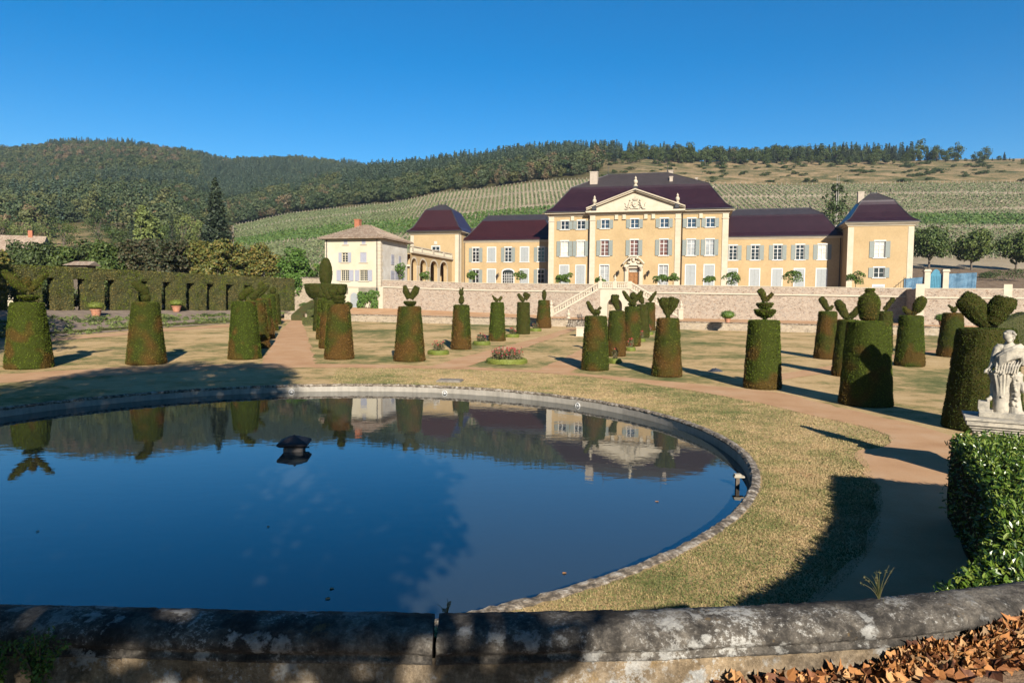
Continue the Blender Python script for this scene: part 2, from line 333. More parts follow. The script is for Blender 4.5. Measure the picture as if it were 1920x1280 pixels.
def ring(tab, a0, a1, k=90):
    an = np.linspace(a0, a1, k); t = sorted(tab); return [P2(R(a), np.interp(a, [q[0] for q in t], [q[1] for q in t])) for a in an]
def polar(pts): return [(math.degrees(math.atan2(g_[1]-PC[1], g_[0]-PC[0])), math.hypot(g_[0]-PC[0], g_[1]-PC[1])) for g_ in (G(*p) for p in pts)]
inner = [(170, 25.2)]+polar([(0, 718), (250, 701), (450, 691), (700, 690), (850, 692), (1100, 706), (1300, 733), (1500, 775), (1640, 805), (1672, 822), (1660, 836), (1602, 845), (1625, 890), (1645, 935), (1640, 960)])+[(-75, 18.0)]
outer = [(170, 30)]+polar([(0, 702), (200, 690), (400, 684), (545, 682), (590, 682), (800, 686), (1040, 697), (1215, 712), (1450, 735), (1580, 765), (1770, 812)])+[(-10, 23.0), (-75, 22.2)]
strip('path', ring(inner, 160, -72, 140), ring(outer, 160, -72, 140), .012, MT['gravel'], .22)
gp = lambda *pts: [G(*p)[:2] for p in pts]
strip('path', gp((487, 684.5), (508, 650), (527, 620), (545, 601), (552, 594)), gp((593, 684.5), (582, 650), (573, 620), (566, 604), (562, 598)), .016, MT['gravel'], .3)
strip('path', gp((800, 690), (865, 670), (1000, 636), (1068, 615)), gp((868, 690), (960, 660), (1040, 633), (1090, 614)), .020, MT['gravel'], .2)
strip('path', gp((1000, 699), (1090, 655), (1110, 642)), gp((1062, 700), (1120, 672), (1160, 652)), .024, MT['gravel'], .2)
strip('path', gp((-60, 648), (0, 640), (100, 634), (200, 626), (300, 617), (434, 608.5), (540, 596)), gp((-60, 656), (0, 646.5), (100, 639.5), (200, 631.5), (300, 621.5), (434, 612.5), (545, 601)), .016, MT['gravel'], .15)
strip('path', gp((1440, 705), (1560, 685), (1680, 664), (1765, 655), (1900, 640)), gp((1440, 716), (1560, 698), (1680, 670), (1765, 660), (1930, 646)), .016, MT['gravel'], .15)
# water with a faint murk that only shows where the sun reaches it
def water_mat():
    t = NT('pond_water'); v = t.coord()
    n1 = t.noise(t.coord(scale=(1, 1.6, 1)), 1.6, 3, .5); n2 = t.noise(v, 7, 2, .5)
    far = t.n('MapRange', {'Value': t.n('VectorMath', {0: v, 1: (0, 12, 0)}, operation='DISTANCE').outputs['Value'], 'From Min': 0., 'From Max': 20., 'To Min': 1., 'To Max': .1}).outputs[0]
    t.set(Base_Color=(.040, .050, .050, 1), Roughness=.006, IOR=1.75, Specular_IOR_Level=.5)
    t.bump(t.math('MULTIPLY', t.math('ADD', n1, t.math('MULTIPLY', n2, .1)), 1.), .035, .05); return t.m
MT['water'] = water_mat()
mb = MB(); a = np.linspace(0, 2*math.pi, 120, endpoint=False)
mb.grid(np.array([[(*P2(t, r), -.37) for t in a] for r in (.01, 5, 10, PR-.02)]), 0, True)
_w = mb.build('water', MT['water'], org=(*PC, -.37)); tag(_w, kind='structure')
def pond_wall_mat():
    t = NT('pond_concrete'); v = t.coord(scale=(1, 1, 1)); a = t.noise(v, 1.2, 5); s = t.noise(t.coord(scale=(1, 1, .1)), 6, 3)
    c = t.ramp(a, [(.3, (.31, .275, .22)), (.7, (.45, .405, .335))]); c = t.mix(.3, c, t.ramp(s, [(.35, g3(.4)), (.6, g3(1.))]), 'MULTIPLY')
    t.set(Base_Color=c, Roughness=.85); t.bump(t.noise(v, 12, 3), .3, .02); return t.m
def moss_mat():
    t = NT('mossy_rim_stone'); v = t.coord(); a = t.noise(v, 4.5, 5, .7); b = t.noise(v, 22, 3, .7)
    c = t.ramp(a, [(.36, (.06, .05, .035)), (.46, (.16, .12, .08)), (.54, (.36, .29, .21)), (.64, (.58, .52, .44))])
    t.set(Base_Color=t.mix(.4, c, t.ramp(b, [(.3, g3(.3)), (.7, g3(1.1))]), 'MULTIPLY'), Roughness=.95); t.bump(t.math('ADD', a, b), .8, .05); return t.m
MT['moss'] = moss_mat()
mb = MB(); an = np.linspace(0, 2*math.pi, 260, endpoint=False)
mb.grid(np.array([[(*P2(t, PR), z) for t in an] for z in (-.08, -.9)]), 0, True)
basin = mb.build('pond_basin', pond_wall_mat()); tag(basin, 'round concrete lined pond basin with mossy stone rim', 'pond basin')
an = np.linspace(0, 2*math.pi, 900, endpoint=False); p3 = np.c_[np.cos(an), np.sin(an), 0*an]*PR
j = .012*wob(p3, 4)+.010*rng.normal(size=900); jz = .010*wob(p3, 6, 3)+.008*rng.normal(size=900)
rows = []
for r, z, k in ((PR, -.10, .5), (PR-.03, -.03, 1), (PR+.03, .035, 1), (PR+.12, .04, 1), (PR+.22, .02, 1), (PR+.30, -.03, .5)):
    rows.append([(*P2(t, r+k*jj), z+k*jq) for t, jj, jq in zip(an, j, jz)])
mb = MB(); mb.grid(np.array(rows), 0, True); mb.build('rim_stone', MT['moss'], basin)
KD = 1.2
# ------------------------------------------------------------------ hills: height field laid out by bearing and distance
_prof = [(-700, [(108, -.6), (122, .5), (140, 2), (220, 'y', 500), (350, 'y', 440), (600, 'y', 360), (950, 'y', 290), (1100, 'y', 285)]),
 (0, [(108, -.6), (122, .5), (140, 2), (220, 'y', 490), (300, 'y', 440), (600, 'y', 358), (950, 'y', 290), (1050, 'y', 288)]),
 (150, [(108, -.6), (122, .5), (140, 2), (220, 'y', 490), (300, 'y', 437), (600, 'y', 352), (900, 'y', 284), (1000, 'y', 277)]),
 (240, [(108, -.6), (122, .5), (140, 2), (220, 'y', 490), (300, 'y', 440), (600, 'y', 350), (900, 'y', 284), (1000, 'y', 276)]),
 (330, [(108, -.6), (122, .5), (140, 2), (220, 'y', 490), (300, 'y', 445), (600, 'y', 355), (950, 'y', 292), (1050, 'y', 290)]),
 (440, [(108, -.6), (122, .5), (140, 2), (200, 'y', 500), (300, 'y', 455), (440, 'y', 424), (700, 'y', 368), (1100, 'y', 305)]),
 (560, [(108, -1), (150, 0), (170, 5), (190, 'y', 505), (300, 'y', 440), (450, 'y', 402), (700, 'y', 358), (1150, 'y', 303)]),
 (640, [(108, -1), (160, 0), (175, 6), (190, 'y', 505), (300, 'y', 430), (450, 'y', 394), (620, 'y', 350), (900, 'y', 335), (1150, 'y', 311)]),
 (710, [(108, -1), (160, 0), (172, 6.5), (190, 'y', 505), (300, 'y', 425), (440, 'y', 386), (580, 'y', 338), (800, 'y', 340), (1150, 'y', 326)]),
 (860, [(108, -1), (160, 0), (172, 6.5), (190, 'y', 500), (300, 'y', 412), (430, 'y', 358), (560, 'y', 316), (800, 'y', 335)]),
 (1035, [(108, -1), (160, 0), (172, 6.5), (190, 'y', 500), (300, 'y', 398), (420, 'y', 339), (560, 'y', 304), (700, 'y', 310)]),
 (1200, [(108, -1), (160, 0), (172, 6.5), (190, 'y', 500), (300, 'y', 395), (410, 'y', 335), (560, 'y', 297), (700, 'y', 303)]),
 (1340, [(108, -1), (160, 0), (172, 6.5), (180, 'y', 500), (300, 'y', 398), (400, 'y', 344), (550, 'y', 304), (700, 'y', 310)]),
 (1560, [(108, -1), (160, 0), (172, 6.5), (180, 'y', 500), (300, 'y', 400), (400, 'y', 345), (550, 'y', 303), (700, 'y', 308)]),
 (1690, [(108, 6.4), (125, 'y', 530), (150, 'y', 505), (180, 'y', 485), (300, 'y', 398), (400, 'y', 344), (550, 'y', 303), (700, 'y', 308)]),
 (1920, [(108, 6.4), (125, 'y', 530), (150, 'y', 508), (180, 'y', 488), (300, 'y', 398), (400, 'y', 343), (550, 'y', 299), (700, 'y', 305)]),
 (2600, [(108, 6.4), (125, 'y', 530), (150, 'y', 508), (180, 'y', 488), (300, 'y', 398), (400, 'y', 342), (550, 'y', 296), (700, 'y', 305)])]
_bx = np.array([(x-960)/FPX for x, _ in _prof]); _ds = np.concatenate([np.arange(108, 600, 6), np.arange(600, 1500, 20), [1600, 1900, 2400]])
_Z = []
for x, pr in _prof:
    dd = [q[0] for q in pr]; zz = [q[1] if len(q) == 2 else D(min(max(x, -100), 2020), q[2], q[0]*KD)[2] for q in pr]
    dd += [dd[-1]+250, 2400]; zz += [zz[-1]*.93, zz[-1]*.5]
    z = np.interp(_ds, dd, zz); k = np.ones(5)/5; zp = np.pad(z, 2, mode='edge'); _Z.append(np.convolve(zp, k, 'valid'))
_Z = np.array(_Z)
def hz(X, Y):
    """terrain height at (X, Y)"""
    X = np.asarray(X, float); Y = np.asarray(Y, float); b = (X/Y).clip(_bx[0], _bx[-1]); i = (np.searchsorted(_bx, b)-1).clip(0, len(_bx)-2)
    t = (b-_bx[i])/(_bx[i+1]-_bx[i]); t = t*t*(3-2*t)*.5+t*.5
    Y0 = Y; Y = Y/KD; jd = np.interp(Y, _ds, np.arange(len(_ds))); j = np.floor(jd).astype(int).clip(0, len(_ds)-2); w = jd-j
    z = (1-t)*((1-w)*_Z[i, j]+w*_Z[i, j+1])+t*((1-w)*_Z[i+1, j]+w*_Z[i+1, j+1])
    rough = np.clip((Y-330)/300, 0, 1)*3.5
    return z+rough*wob(np.stack([X/KD, Y, 0*X], -1), .02)
bearings = np.linspace(_bx[0], _bx[-1], 170)
P = np.array([[(b*d*KD, d*KD, 0) for b in bearings] for d in _ds]); P[..., 2] = hz(P[..., 0], P[..., 1])
def border(b):          # distance at which vineyard gives way to wood or scrub, by bearing
    return np.interp(b, [(x-960)/FPX for x in (420, 440, 560, 640, 710, 860, 1035, 1200, 1340, 1920)], [425, 440, 450, 450, 440, 430, 420, 410, 400, 400])
def hill_mat():
    t = NT('hill_ground'); v = t.coord(); at = t.n('Attribute', attribute_name='zone').outputs['Color']; sp = t.n('SeparateColor', {0: at})
    n = t.noise(v, .05, 5, .65); f = t.noise(v, .6, 4, .7)
    wood = t.ramp(n, [(.35, (.05, .055, .02)), (.65, (.14, .11, .045))])
    vin = t.ramp(t.noise(v, .03, 3), [(.35, (.34, .27, .17)), (.65, (.50, .40, .27))])
    scr = t.ramp(t.math('ADD', t.math('MULTIPLY', n, .6), t.math('MULTIPLY', f, .4)), [(.40, (.08, .095, .035)), (.48, (.19, .16, .07)), (.55, (.38, .265, .14)), (.64, (.47, .33, .185)), (.72, (.26, .18, .10))])
    earth = t.ramp(f, [(.35, (.19, .13, .085)), (.65, (.28, .20, .13))])
    c = t.mix(sp.outputs[0], wood, vin); c = t.mix(sp.outputs[1], c, scr); c = t.mix(sp.outputs[2], c, earth)
    t.set(Base_Color=t.mix(.3, c, t.ramp(f, [(.3, g3(.5)), (.7, g3(1.1))]), 'MULTIPLY'), Roughness=.95, Specular_IOR_Level=.1); t.bump(f, .5, .6); return t.m
mb = MB(); mb.grid(P); hills = tag(mb.build('hills', hill_mat(), smooth=True), kind='structure')
V = P.reshape(-1, 3)/[KD, KD, 1]; B_ = V[:, 0]/V[:, 1]; bd = border(B_); xpx = 960+FPX*B_
vinez = ((V[:, 1] < bd) & (V[:, 1] > 150) & (xpx > 425)).astype(float)
scrz = ((V[:, 1] >= bd) & (xpx > 1090)).astype(float)*np.clip((xpx-1050)/150, 0, 1)
clear = ((abs(xpx-150) < 60) & (V[:, 1] > 250) & (V[:, 1] < 330)).astype(float); scrz = np.maximum(scrz, clear)
earthz = ((V[:, 1] <= 152) & (xpx > 1400)).astype(float)
ca = hills.data.color_attributes.new('zone', 'FLOAT_COLOR', 'POINT')
ca.data.foreach_set('color', np.c_[vinez, scrz, earthz, np.ones(len(V))].ravel())
# ------------------------------------------------------------------ trees
def crown_pts(g, C, Rr, per):
    C = np.asarray(C); Rr = np.broadcast_to(np.asarray(Rr, float), (len(C),)); k = len(C)
    d = nrm(g.normal(size=(k*per, 3))); i = np.repeat(np.arange(k), per)
    r = Rr[i]*(.55+.45*g.random(k*per)**.5); return C[i]+d*r[:, None]*np.array([1, 1, .8]), d
def tree_meshes(seed, h, cr, form='round', leaf=.4, clumps=34, per=70, base=.25, jit=.6):
    g = np.random.default_rng(seed); tr, cw = MB(), MB()
    if form == 'conifer':
        tr.tube([(0, 0, 0), (.02*h*g.normal()*.3, 0, h*.5), (0, 0, h*.97)], [h*.022, h*.014, .02], 7)
        lv = np.linspace(base*h*.4, h*.97, clumps); P, N = [], []
        for q in lv:
            rr = cr*(1-q/h)**.75*(.8+.35*g.random())+.08; nb = max(4, int(5+rr*2.0)); ph = g.random()*6
            for b in range(nb):
                az = ph+b*2*math.pi/nb+g.normal()*.2; L = rr*(.65+.45*g.random()); m = max(4, int(per*L/cr)+3)
                t = g.random(m)**.7; x = L*t; zz = q-.28*x+g.normal(size=m)*.05*cr; s = g.normal(size=m)*.16*L*(.4+t)
                P.append(np.c_[x*math.cos(az)-s*math.sin(az), x*math.sin(az)+s*math.cos(az), zz]); N.append(np.tile((.5*math.cos(az), .5*math.sin(az), .8), (m, 1)))
        cw.leaves(np.vstack(P), np.vstack(N), leaf, .5, .5, 0, g); return tr, cw
    z0 = base*h; cz = (h+z0)/2; hh = (h-z0)/2
    if form == 'poplar': ez, er = hh, cr
    C = []
    while len(C) < clumps:
        p = g.uniform(-1, 1, 3)
        if form == 'box':
            if abs(p).max() > .92: continue
        else:
            rr = np.linalg.norm(p)
            if rr > 1 or rr < .35: continue
        w = cr
        if form == 'poplar': w = cr*(.55+.45*math.cos(p[2]*1.2))
        if form == 'round': w = cr*(1.05-.25*p[2]) if p[2] > -.3 else cr
        C.append((p[0]*w*.8, p[1]*w*.8, cz+p[2]*hh*.86))
    C = np.array(C); Rr = (min(cr, hh)*(.26+.2*g.random(clumps)))
    P, N = crown_pts(g, C, Rr, per); k = P[:, 2] > z0*.75; P, N = P[k], N[k]
    out = nrm(P-np.array([0, 0, cz])); cw.leaves(P, nrm(N+.6*out+np.array([0, 0, .2])), leaf, jit, .62, 0, g)
    top = np.array([g.normal()*.05*cr, g.normal()*.05*cr, z0+hh*.9]); mid = np.array([g.normal()*.04*cr, 0, z0*.8])
    r0 = h*.020+.05; tr.tube([(0, 0, 0), (0, 0, .15), mid, top], [r0*1.35, r0, r0*.85, r0*.3], 8)
    for c in C[g.permutation(clumps)[:min(clumps, 9)]]:
        a = mid+(top-mid)*g.random()*.6; tr.tube([a, (a+c)/2+np.array([0, 0, .12*np.linalg.norm(c-a)]), c], [r0*.4, r0*.25, r0*.08], 5)
    return tr, cw
def tree(name, label, loc, h, cr, form, mat, seed, group=None, cat='tree', rz=0., trunkmat='bark', **k):
    tr, cw = tree_meshes(seed, h, cr, form, **k); t = thing(name, label, cat, loc, rz, group)
    tr.build('trunk', MT[trunkmat], t, smooth=True); cw.build('crown', MT[mat], t); return t
# far woods: thousands of trees that read as one mass, instanced from a few small models
def scatter(name, pts, scl, idx, protos, kind='stuff', sxy=None):
    me = bpy.data.meshes.new(name); me.vertices.add(len(pts)); me.vertices.foreach_set('co', np.asarray(pts, float).ravel()); me.update()
    for nm, ty, val in (('scl', 'FLOAT', scl), ('idx', 'INT', idx), ('rot', 'FLOAT', rng.random(len(pts))*6.28)):
        me.attributes.new(nm, ty, 'POINT').data.foreach_set('value', np.asarray(val))
    o = bpy.data.objects.new(name, me); sc.collection.objects.link(o); tag(o, kind=kind)
    col = bpy.data.collections.new(name+'_models')
    for i, (mesh, mat) in enumerate(protos):
        q = mesh.build('%s_model_%02d' % (name, i), mat); sc.collection.objects.unlink(q); col.objects.link(q)
    ng = bpy.data.node_groups.new(name, 'GeometryNodeTree'); ng.interface.new_socket('Geometry', in_out='INPUT', socket_type='NodeSocketGeometry'); ng.interface.new_socket('Geometry', in_out='OUTPUT', socket_type='NodeSocketGeometry')
    N = ng.nodes; L = ng.links; gi = N.new('NodeGroupInput'); go = N.new('NodeGroupOutput'); ins = N.new('GeometryNodeInstanceOnPoints'); ci = N.new('GeometryNodeCollectionInfo')
    ci.inputs['Collection'].default_value = col; ci.inputs['Separate Children'].default_value = True; ci.inputs['Reset Children'].default_value = True
    def na(nm, ty):
        q = N.new('GeometryNodeInputNamedAttribute'); q.data_type = ty; q.inputs[0].default_value = nm; return q.outputs[0]
    cx = N.new('ShaderNodeCombineXYZ'); L.new(na('rot', 'FLOAT'), cx.inputs[2])
    L.new(gi.outputs[0], ins.inputs['Points']); L.new(ci.outputs[0], ins.inputs['Instance']); ins.inputs['Pick Instance'].default_value = True
    L.new(na('idx', 'INT'), ins.inputs['Instance Index']); L.new(cx.outputs[0], ins.inputs['Rotation']); L.new(na('scl', 'FLOAT'), ins.inputs['Scale']); L.new(ins.outputs[0], go.inputs[0])
    o.modifiers.new('scatter', 'NODES').node_group = ng; return o
protos = []
for i in range(4): protos.append((tree_meshes(100+i, 10, 4.2, 'round', leaf=.85, clumps=20, per=30, base=.1, jit=.35)[1], MT['f_dec']))
for i in range(2): protos.append((tree_meshes(120+i, 9, 3.6, 'round', leaf=.75, clumps=16, per=22, base=.1, jit=.4)[1], MT['f_brown']))
for i in range(3): protos.append((tree_meshes(140+i, 13, 3.0, 'conifer', leaf=.95, clumps=13, per=5, base=.2)[1], MT['f_con']))
def wood():
    g = np.random.default_rng(3); k = 60000
    b = g.uniform(-1.0, .85, k); d = np.sqrt(g.uniform(230**2, 1250**2, k)); xp = 960+FPX*b
    bd = border(b); lim = np.where(xp < 425, 245, bd+4)
    ridge = np.interp(xp, [-700, 330, 560, 640, 710, 780, 860, 1035, 1920, 2600], [1120, 1090, 1180, 1180, 1170, 700, 640, 620, 600, 600])
    keep = (d > lim) & (d < ridge) & ~((abs(xp-150) < 62) & (d > 238) & (d < 335)) & (xp > -450)
    keep &= (xp < 1120) | ((d > 572) & (xp < 1700))                                    # the open slope on the right
    keep &= ~((xp > 1040) & (xp < 1300) & (d < bd+np.clip((xp-1040)/260, 0, 1)*120))
    sp = np.interp(d, [230, 1200], [1., .75]); keep &= g.random(k) < sp
    b, d, xp = b[keep], d[keep], xp[keep]; X = b*d; Y = d; Z = hz(X*KD, Y*KD)
    pn = wob(np.stack([X, Y, 0*X], -1), .011, 1.)+.35*g.normal(size=len(X))
    con = ((xp > 380) & (xp < 720) & (d > 640) & (d < 1010) & (pn > -.35)) | ((xp < 380) & (d > 900) & (d < 985) & (pn > .0) & (xp < 130)) | ((pn > .62) & ((xp > 420) | (d < 640))) | ((xp > 640) & (xp < 1080) & (d > 520)) | ((xp > 100) & (xp < 260) & (d > 975)) | ((xp > 345) & (xp < 410) & (d > 1010))
    con &= ~((xp > 640) & (xp < 1080) & (d < 500)); con &= ~((d > 820) & (((xp > 262) & (xp < 345)) | (xp < 98) | ((xp > 412) & (xp < 640) & (d > 1015))))
    brown = (pn < -.45) & (g.random(len(X)) < .75); brown |= (xp > 60) & (xp < 340) & (d > 760) & (g.random(len(X)) < .5); brown |= (xp > 860) & (xp < 1130) & (g.random(len(X)) < .22)
    idx = np.where(con, 6+g.integers(0, 3, len(X)), np.where(brown, 4+g.integers(0, 2, len(X)), g.integers(0, 4, len(X))))
    scl = np.where(con, .75+.45*g.random(len(X)), (.62+.75*g.random(len(X))**2))*np.where((xp < 330) & (d < 420), 1.15, 1.)
    return scatter('hill_woods', np.c_[X*KD, Y*KD, Z-.4], scl*1.27, idx.astype(np.int32), protos)
wood()
# vines in rows up the slope
def vines():
    g = np.random.default_rng(5); A, Bq = MB(), MB(); posts = []
    def lane(bl, d0, f0, f1):
        pass
    Ps, Ss, Qs = [], [], []
    for x0 in np.concatenate([np.arange(-175, 70, 1.55), np.arange(70, 330, 2.05)]):
        t = np.arange(172, 455, 1.15); lean = -.05+.2*min(1, max(0, (x0+40)/160)); X = x0*np.ones_like(t)+(t-172)*(lean+x0*.0006); Y = t
        b = X/Y; xp = 960+FPX*b; u = (Y-180)/(border(b)-180)
        k = (u < .985) & (u > .0) & (xp > 440) & (xp < 2150)
        gaps = np.zeros_like(u, bool)
        for gp_, wd in ((.33, .010), (.56, .012), (.78, .012)):
            uu = u+.03*np.sin(b*9+gp_*7); gaps |= abs(uu-gp_) < wd
            c = np.argmax(abs(uu-gp_) < wd*1.0) if (abs(uu-gp_) < wd).any() else -1
            if c > 0 and k[c]: posts.append((X[c], Y[c]))
        e = np.where(k)[0]
        if len(e): posts.append((X[e[-1]]+.2, Y[e[-1]]+1.)); posts.append((X[e[0]], Y[e[0]]-1.))
        k &= ~gaps; k &= g.random(len(t)) < .9
        lush = ((xp < 1080) & (u > .34) & (u < .56)) | ((xp > 1560) & (u > .34) & (u < .50) & (xp > 1640))
        p = np.c_[X*KD, Y*KD, hz(X*KD, Y*KD)+.65]
        Ps.append(p[k & ~lush]); Qs.append(p[k & lush])
    for Pq, mbq, sz, m, jit in ((np.vstack(Ps), A, .85, 4, .3), (np.vstack(Qs), Bq, 1.15, 5, .5)):
        q = np.repeat(Pq, m, 0)+g.normal(size=(len(Pq)*m, 3))*np.array([jit, .4, .26]); n = np.tile((0, -.7, .7), (len(q), 1)); mbq.leaves(q, n, sz, .7, .8, 0, g)
    tag(A.build('vine_rows', MT['vine']), kind='stuff'); tag(Bq.build('lush_vine_rows', MT['vine2']), kind='stuff')
    P = np.array(posts)*KD; P = P[np.argsort(P[:, 1])]; xp = 960+FPX*P[:, 0]/P[:, 1]; P = P[(xp > 430) & (xp < 1930)]; xp = 960+FPX*P[:, 0]/P[:, 1]
    hid = (xp > 600) & (xp < 1715) & (P[:, 1] < 265*KD); P = P[~hid]
    m0 = MB(); m0.box(-.06, .06, -.06, .06, 0, 1.75); m0.lathe([(.07, 1.75), (.02, 1.8)], seg=6)
    first = None
    for X, Y in P[:300]:
        z = float(hz(X, Y))
        if first is None: first = o = m0.build('vineyard_post', MT['post'])
        else: o = first.copy(); sc.collection.objects.link(o)
        o.location = (X, Y, z-.1); tag(o, 'small pale post at the end of a vine row on the hillside', 'post', 'posts at the ends of the vine rows')
    rest = MB()
    for X, Y in P[300:]:
        z = float(hz(X, Y)); rest.box(X-.1, X+.1, Y-.1, Y+.1, z-.1, z+1.85)
    if len(P) > 300: tag(rest.build('distant_vineyard_posts', MT['post']), kind='stuff')
vines()
# ------------------------------------------------------------------ buildings, drawn in a frame turned 20 degrees: s along the front, n away from the garden
_nn = ((60, 88, 94.2, 98, 107.4, 112, 119.5, 120.5, 122, 125, 137, 175), (63, 97, 102.5, 107, 118.1, 124, 137, 138.2, 140.5, 143, 158, 205))
def SURVEY(s_of, zf):
    """drawn measure -> place: the drawings are in a smaller measure than the site"""
    def f(V):
        V = np.asarray(V, float); s = s_of(V[..., 0]); n = np.interp(V[..., 1], *_nn); return np.stack([s, n, zf(s, n, V[..., 2])], -1)
    return f
lin = lambda a, b: (lambda x: a*x+b)
_cs = ((-80, -63.4, -54.2, -37.37, -9.35, 6.98, 7.0, 15.4, 60), (-79.7, -59.87, -48.6, -28.8, 5.6, 26.35, 26.38, 37.12, 94))
TRS = {'chateau': SURVEY(lambda x: np.interp(x, *_cs), lambda s, n, z: np.interp(z, (4.0, 4.5, 5.3, 40), (5.9, 6.6, 8.51, 51.96))),
       'farmhouse': SURVEY(lin(1.1111, 10.957), lambda s, n, z: 1.1611*z+1.645), 'arcade': SURVEY(lin(1.17, 14.76), lambda s, n, z: np.interp(z, (4.5, 5.5, 20), (6.6, 8.57, 26.07))),
       'retaining_wall': SURVEY(lin(1.1677, 13.675), lambda s, n, z: 1.1901*z+1.498), 'forward_wall': SURVEY(lin(1.2244, 12.793), lambda s, n, z: 1.2162*z+1.264),
       'double_staircase': SURVEY(lin(1.1631, 12.851), lambda s, n, z: 1.1854*z+1.444), 'low_wall': SURVEY(lin(1.1819, 12.859), lambda s, n, z: 1.22*z+gz(n*math.cos(TH)-s*math.sin(TH))),
       'garden_gate': SURVEY(lin(1.2418, 15.543), lambda s, n, z: np.interp(z, (4.5, 5.2, 12), (6.6, 8.08, 16.49)))}
TRS['garden_wall'] = TRS['farmhouse']; TRS['garden_steps'] = TRS['low_wall']; TRS['netting_fence'] = TRS['stair_railing'] = TRS['garden_gate']
class FR:
    def __init__(s, name, label, cat, o, group=None):
        s.tr = TRS['forward_wall' if name == 'retaining_wall' and o[1] < 97 else name]
        s.o = s.tr(np.array(o, float)); s.t = thing(name, label, cat, tuple(FW(*s.o)), -TH, group)
    def part(s, name, mb, mat, parent=None, smooth=False, label=None):
        o = mb.build(name, mat, None, (0, 0, 0), smooth); me = o.data
        co_ = np.empty(len(me.vertices)*3); me.vertices.foreach_get('co', co_); me.vertices.foreach_set('co', (s.tr(co_.reshape(-1, 3))-s.o).ravel()); me.update()
        o.parent = parent or s.t
        if label: o['label'] = label
        return o
def copies(F, name, mb, mat, places):
    first = mb.build(name, mat, F.t); first.location = F.tr(places[0])-F.o; first.scale = (1.18,)*3
    for p in places[1:]:
        c = first.copy(); sc.collection.objects.link(c); c.parent = F.t; c.location = F.tr(p)-F.o
def wall_holes(mb, s0, s1, z0, z1, n, holes, depth=.22):
    xs = sorted({s0, s1, *[h[0] for h in holes], *[h[1] for h in holes]}); zs = sorted({z0, z1, *[h[2] for h in holes], *[h[3] for h in holes]})
    for a, b in zip(xs, xs[1:]):
        for c, d in zip(zs, zs[1:]):
            m = ((a+b)/2, (c+d)/2)
            if not any(h[0] < m[0] < h[1] and h[2] < m[1] < h[3] for h in holes):
                mb.add([(a, n, c), (b, n, c), (b, n, d), (a, n, d)], [(0, 1, 2, 3)])
    for a, b, c, d in holes:
        q = n+depth
        mb.add([(a, n, c), (b, n, c), (b, n, d), (a, n, d), (a, q, c), (b, q, c), (b, q, d), (a, q, d)], [(0, 4, 5, 1), (1, 5, 6, 2), (2, 6, 7, 3), (3, 7, 4, 0)])
def body(mb, s0, s1, n0, n1, z0, z1, holes=(), depth=.22, sides=True):
    wall_holes(mb, s0, s1, z0, z1, n0, list(holes), depth)
    mb.add([(s0, n0, z0), (s0, n1, z0), (s0, n1, z1), (s0, n0, z1)], [(0, 3, 2, 1)]); mb.add([(s1, n0, z0), (s1, n1, z0), (s1, n1, z1), (s1, n0, z1)], [(0, 1, 2, 3)])
    mb.add([(s0, n1, z0), (s1, n1, z0), (s1, n1, z1), (s0, n1, z1)], [(1, 0, 3, 2)])
def hip(mb, s0, s1, n0, n1, prof, ridge, mi_break):
    """hipped roof: prof of (inset, z); ridge (sa, sb, n, z)"""
    rings = [[(s0+i, n0+i, z), (s1-i, n0+i, z), (s1-i, n1-i, z), (s0+i, n1-i, z)] for i, z in prof]
    for k, (a, b) in enumerate(zip(rings, rings[1:])):
        for j in range(4): mb.add([a[j], a[(j+1) % 4], b[(j+1) % 4], b[j]], [(0, 1, 2, 3)], 0 if k < mi_break else 1)
    t = rings[-1]; sa, sb, n, z = ridge; A, B = (sa, n, z), (sb, n, z)
    mb.add([t[0], t[1], B, A], [(0, 1, 2, 3)], 1); mb.add([t[2], t[3], A, B], [(0, 1, 2, 3)], 1); mb.add([t[1], t[2], B], [(0, 1, 2)], 1); mb.add([t[3], t[0], A], [(0, 1, 2)], 1)
    mb.add([p for p in rings[0]], [(3, 2, 1, 0)], 1)
    return t, A, B
def cornice(mb, s0, s1, n0, n1, steps, skip=()):
    for (o, z0, z1) in steps: mb.box(s0-o, s1+o, n0-o, n1+o, z0, z1)
def quoins(mb, s0, s1, n, z0, z1, h=.62, pr=.07, gap=.025):
    z = z0
    while z < z1-.05:
        mb.box(s0, s1, n-pr, n+.02, z, min(z+h-gap, z1)); mb.box(s0+.004, s1-.004, n-pr+.008, n+.02, z+h-gap, min(z+h, z1)); z += h
